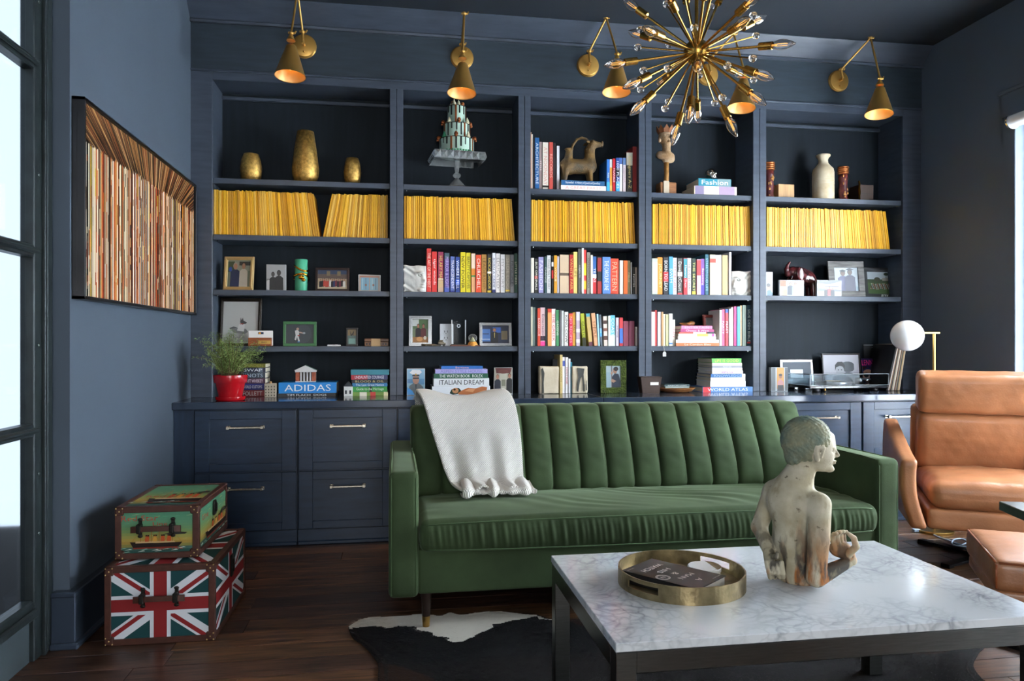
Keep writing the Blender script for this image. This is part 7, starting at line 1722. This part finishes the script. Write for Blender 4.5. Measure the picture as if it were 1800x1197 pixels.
m.box((-wt/2, -.002, zc0), (wt/2, -.002+th, zc1), .001); m.box((-wt/2, .241, zc0), (wt/2, .245, zc1), .001); m.box((-wt/2, .002, zc0), (-wt/2+th, .241, zc1), .001); m.box((wt/2-th, .002, zc0), (wt/2, .241, zc1), .001); m.box((-wt/2, -.002, zc1), (wt/2, .245, zc1+th), .001)
m.build('dust_cover', ACC, tt)
m = MB(); e_ = mat('acrylic_edge')
for z in (zc0, zc1+th): m.tube([(-wt/2, -.003, z), (wt/2, -.003, z)], .0014, 6)
for x in (-wt/2, wt/2): m.tube([(x, -.003, zc0), (x, -.003, zc1+th)], .0014, 6)
m.build('cover_edge', e_, tt)
# records leaning at the right end, each its own sleeve
rc = ['121315', '3a2c28', 'd8cfc0', '8a6a4a', '2a2e34', 'b8a88c', 'e0d8c8', '6a4a3a', '9a8a74', '3c4448', 'c0a070', 'd4c4a8']
x0 = at(GE(930)[0], 0, 4.24).x
lp = ['black', 'dark brown', 'off-white', 'brown', 'charcoal', 'beige', 'ivory', 'chestnut', 'taupe', 'slate', 'tan', 'pale tan']
for i, c in enumerate(rc):
    w_ = .0052; t = thing('record_sleeve', '%s record sleeve, %s from the left in the leaning records' % (lp[i], ORD[i]), 'record', (x0+.0082*i+.0, 4.225, CT+.002), (0, .22-.006*i, -.15), group='records leaning at the right end')
    MB().box((-w_/2, 0, 0), (w_/2, .292, .300), .0008).build('sleeve', paper(c, .6), t); MB().box((-w_/2+.0012, .29, .004), (w_/2-.0012, .2925, .296)).build('opening', paper('1a1a1a', .6), t)
# records seen flat on: dark sleeve behind, and a bright one with lettering
def cover(label, x0p, x1p, ytop, Y, col, yaw, tilt, name='record_sleeve', extra=None, cat='record', h=None):
    X0, X1 = at(x0p, 0, Y).x, at(x1p, 0, Y).x; w_ = (X1-X0)/math.cos(yaw); h = h or (at((x0p+x1p)/2, ytop, Y).z-CT)
    t = thing(name, label, cat, ((X0+X1)/2, Y, CT+.001), (-tilt, 0, yaw)); MB().box((-w_/2, 0, 0), (w_/2, .005, h), .001).build('sleeve', paper(col, .5), t)
    if extra: m = MB(); shapes_to(m, w_, h, extra, 0, .0001, -w_/2, 0); m.build('print', PRINTM, t)
    return t, w_, h
t, w_, h = cover('black record sleeve with thin white lettering under the globe lamp', GE(790)[0], GE(935)[0], GE(0, 725)[1], 4.505, '101113', -.08, .06)
text('the photographs', t, paper('c8c8c8'), frame_mx((.02, -.0004, h*.93), (1, 0, 0), (0, 0, 1)), w_*.5, .008, 'lettering')
m = MB().box((-w_/2, -.0005, h-.005), (w_/2, 0, h-.002)); m.build('white_edge', paper('d0d0d0'), t)
t, w_, h = cover('pink and blue sleeve with bold lettering beside the white portrait', GE(770)[0], GE(918)[0], GE(0, 826)[1], 4.455, '1d2a52', .12, .10, extra=[R_('1d2a52'), ('r', 0, .72, 1, 1, '23224a'), ('e', .30, .42, .34, .22, 'b88a74'), ('e', .2, .46, .14, .09, '16161a'), ('e', .5, .46, .14, .09, '16161a'), ('e', .5, .46, .10, .06, '5a8ac8'), ('p', [(.55, 0), (.7, .4), (1, .3), (1, 0)], '3a78c0'), ('p', [(0, .6), (.3, .72), (.6, .62), (.6, .7), (0, .74)], '2a1c1c')])
text('LENNON', t, paper('d8207c'), frame_mx((-.004, -.0014, h*.86), (1, 0, 0), (0, 0, 1)), w_*.96, h*.18, 'lettering')
t = thing('yellow_paddle', 'yellow rounded paddle standing behind the lettered sleeve', 'paddle', (at(GE(893)[0], 0, 4.485).x, 4.485, CT+.001), (-.08, .16, 0))
hh = at(1540, GE(0, 765)[1], 4.485).z-CT; pw = .042
MB().prism([(-pw*.35, 0), (pw*.35, 0), (pw*.45, .06), (pw, hh*.45)]+[(pw*math.cos(a), hh-pw+pw*math.sin(a)) for a in np.linspace(0, PI, 14)]+[(-pw, hh*.45), (-pw*.45, .06)], 0, .008).build('paddle', mat('paddle_yellow', 'b8862c', .5), t)
m = MB()
for i in range(4): m.box((-.026+.003*(i % 2), -.0006, hh-.045-.016*i), (.026-.004*(i % 2), 0, hh-.039-.016*i))
m.build('lettering', paper('e8d890', .5), t)
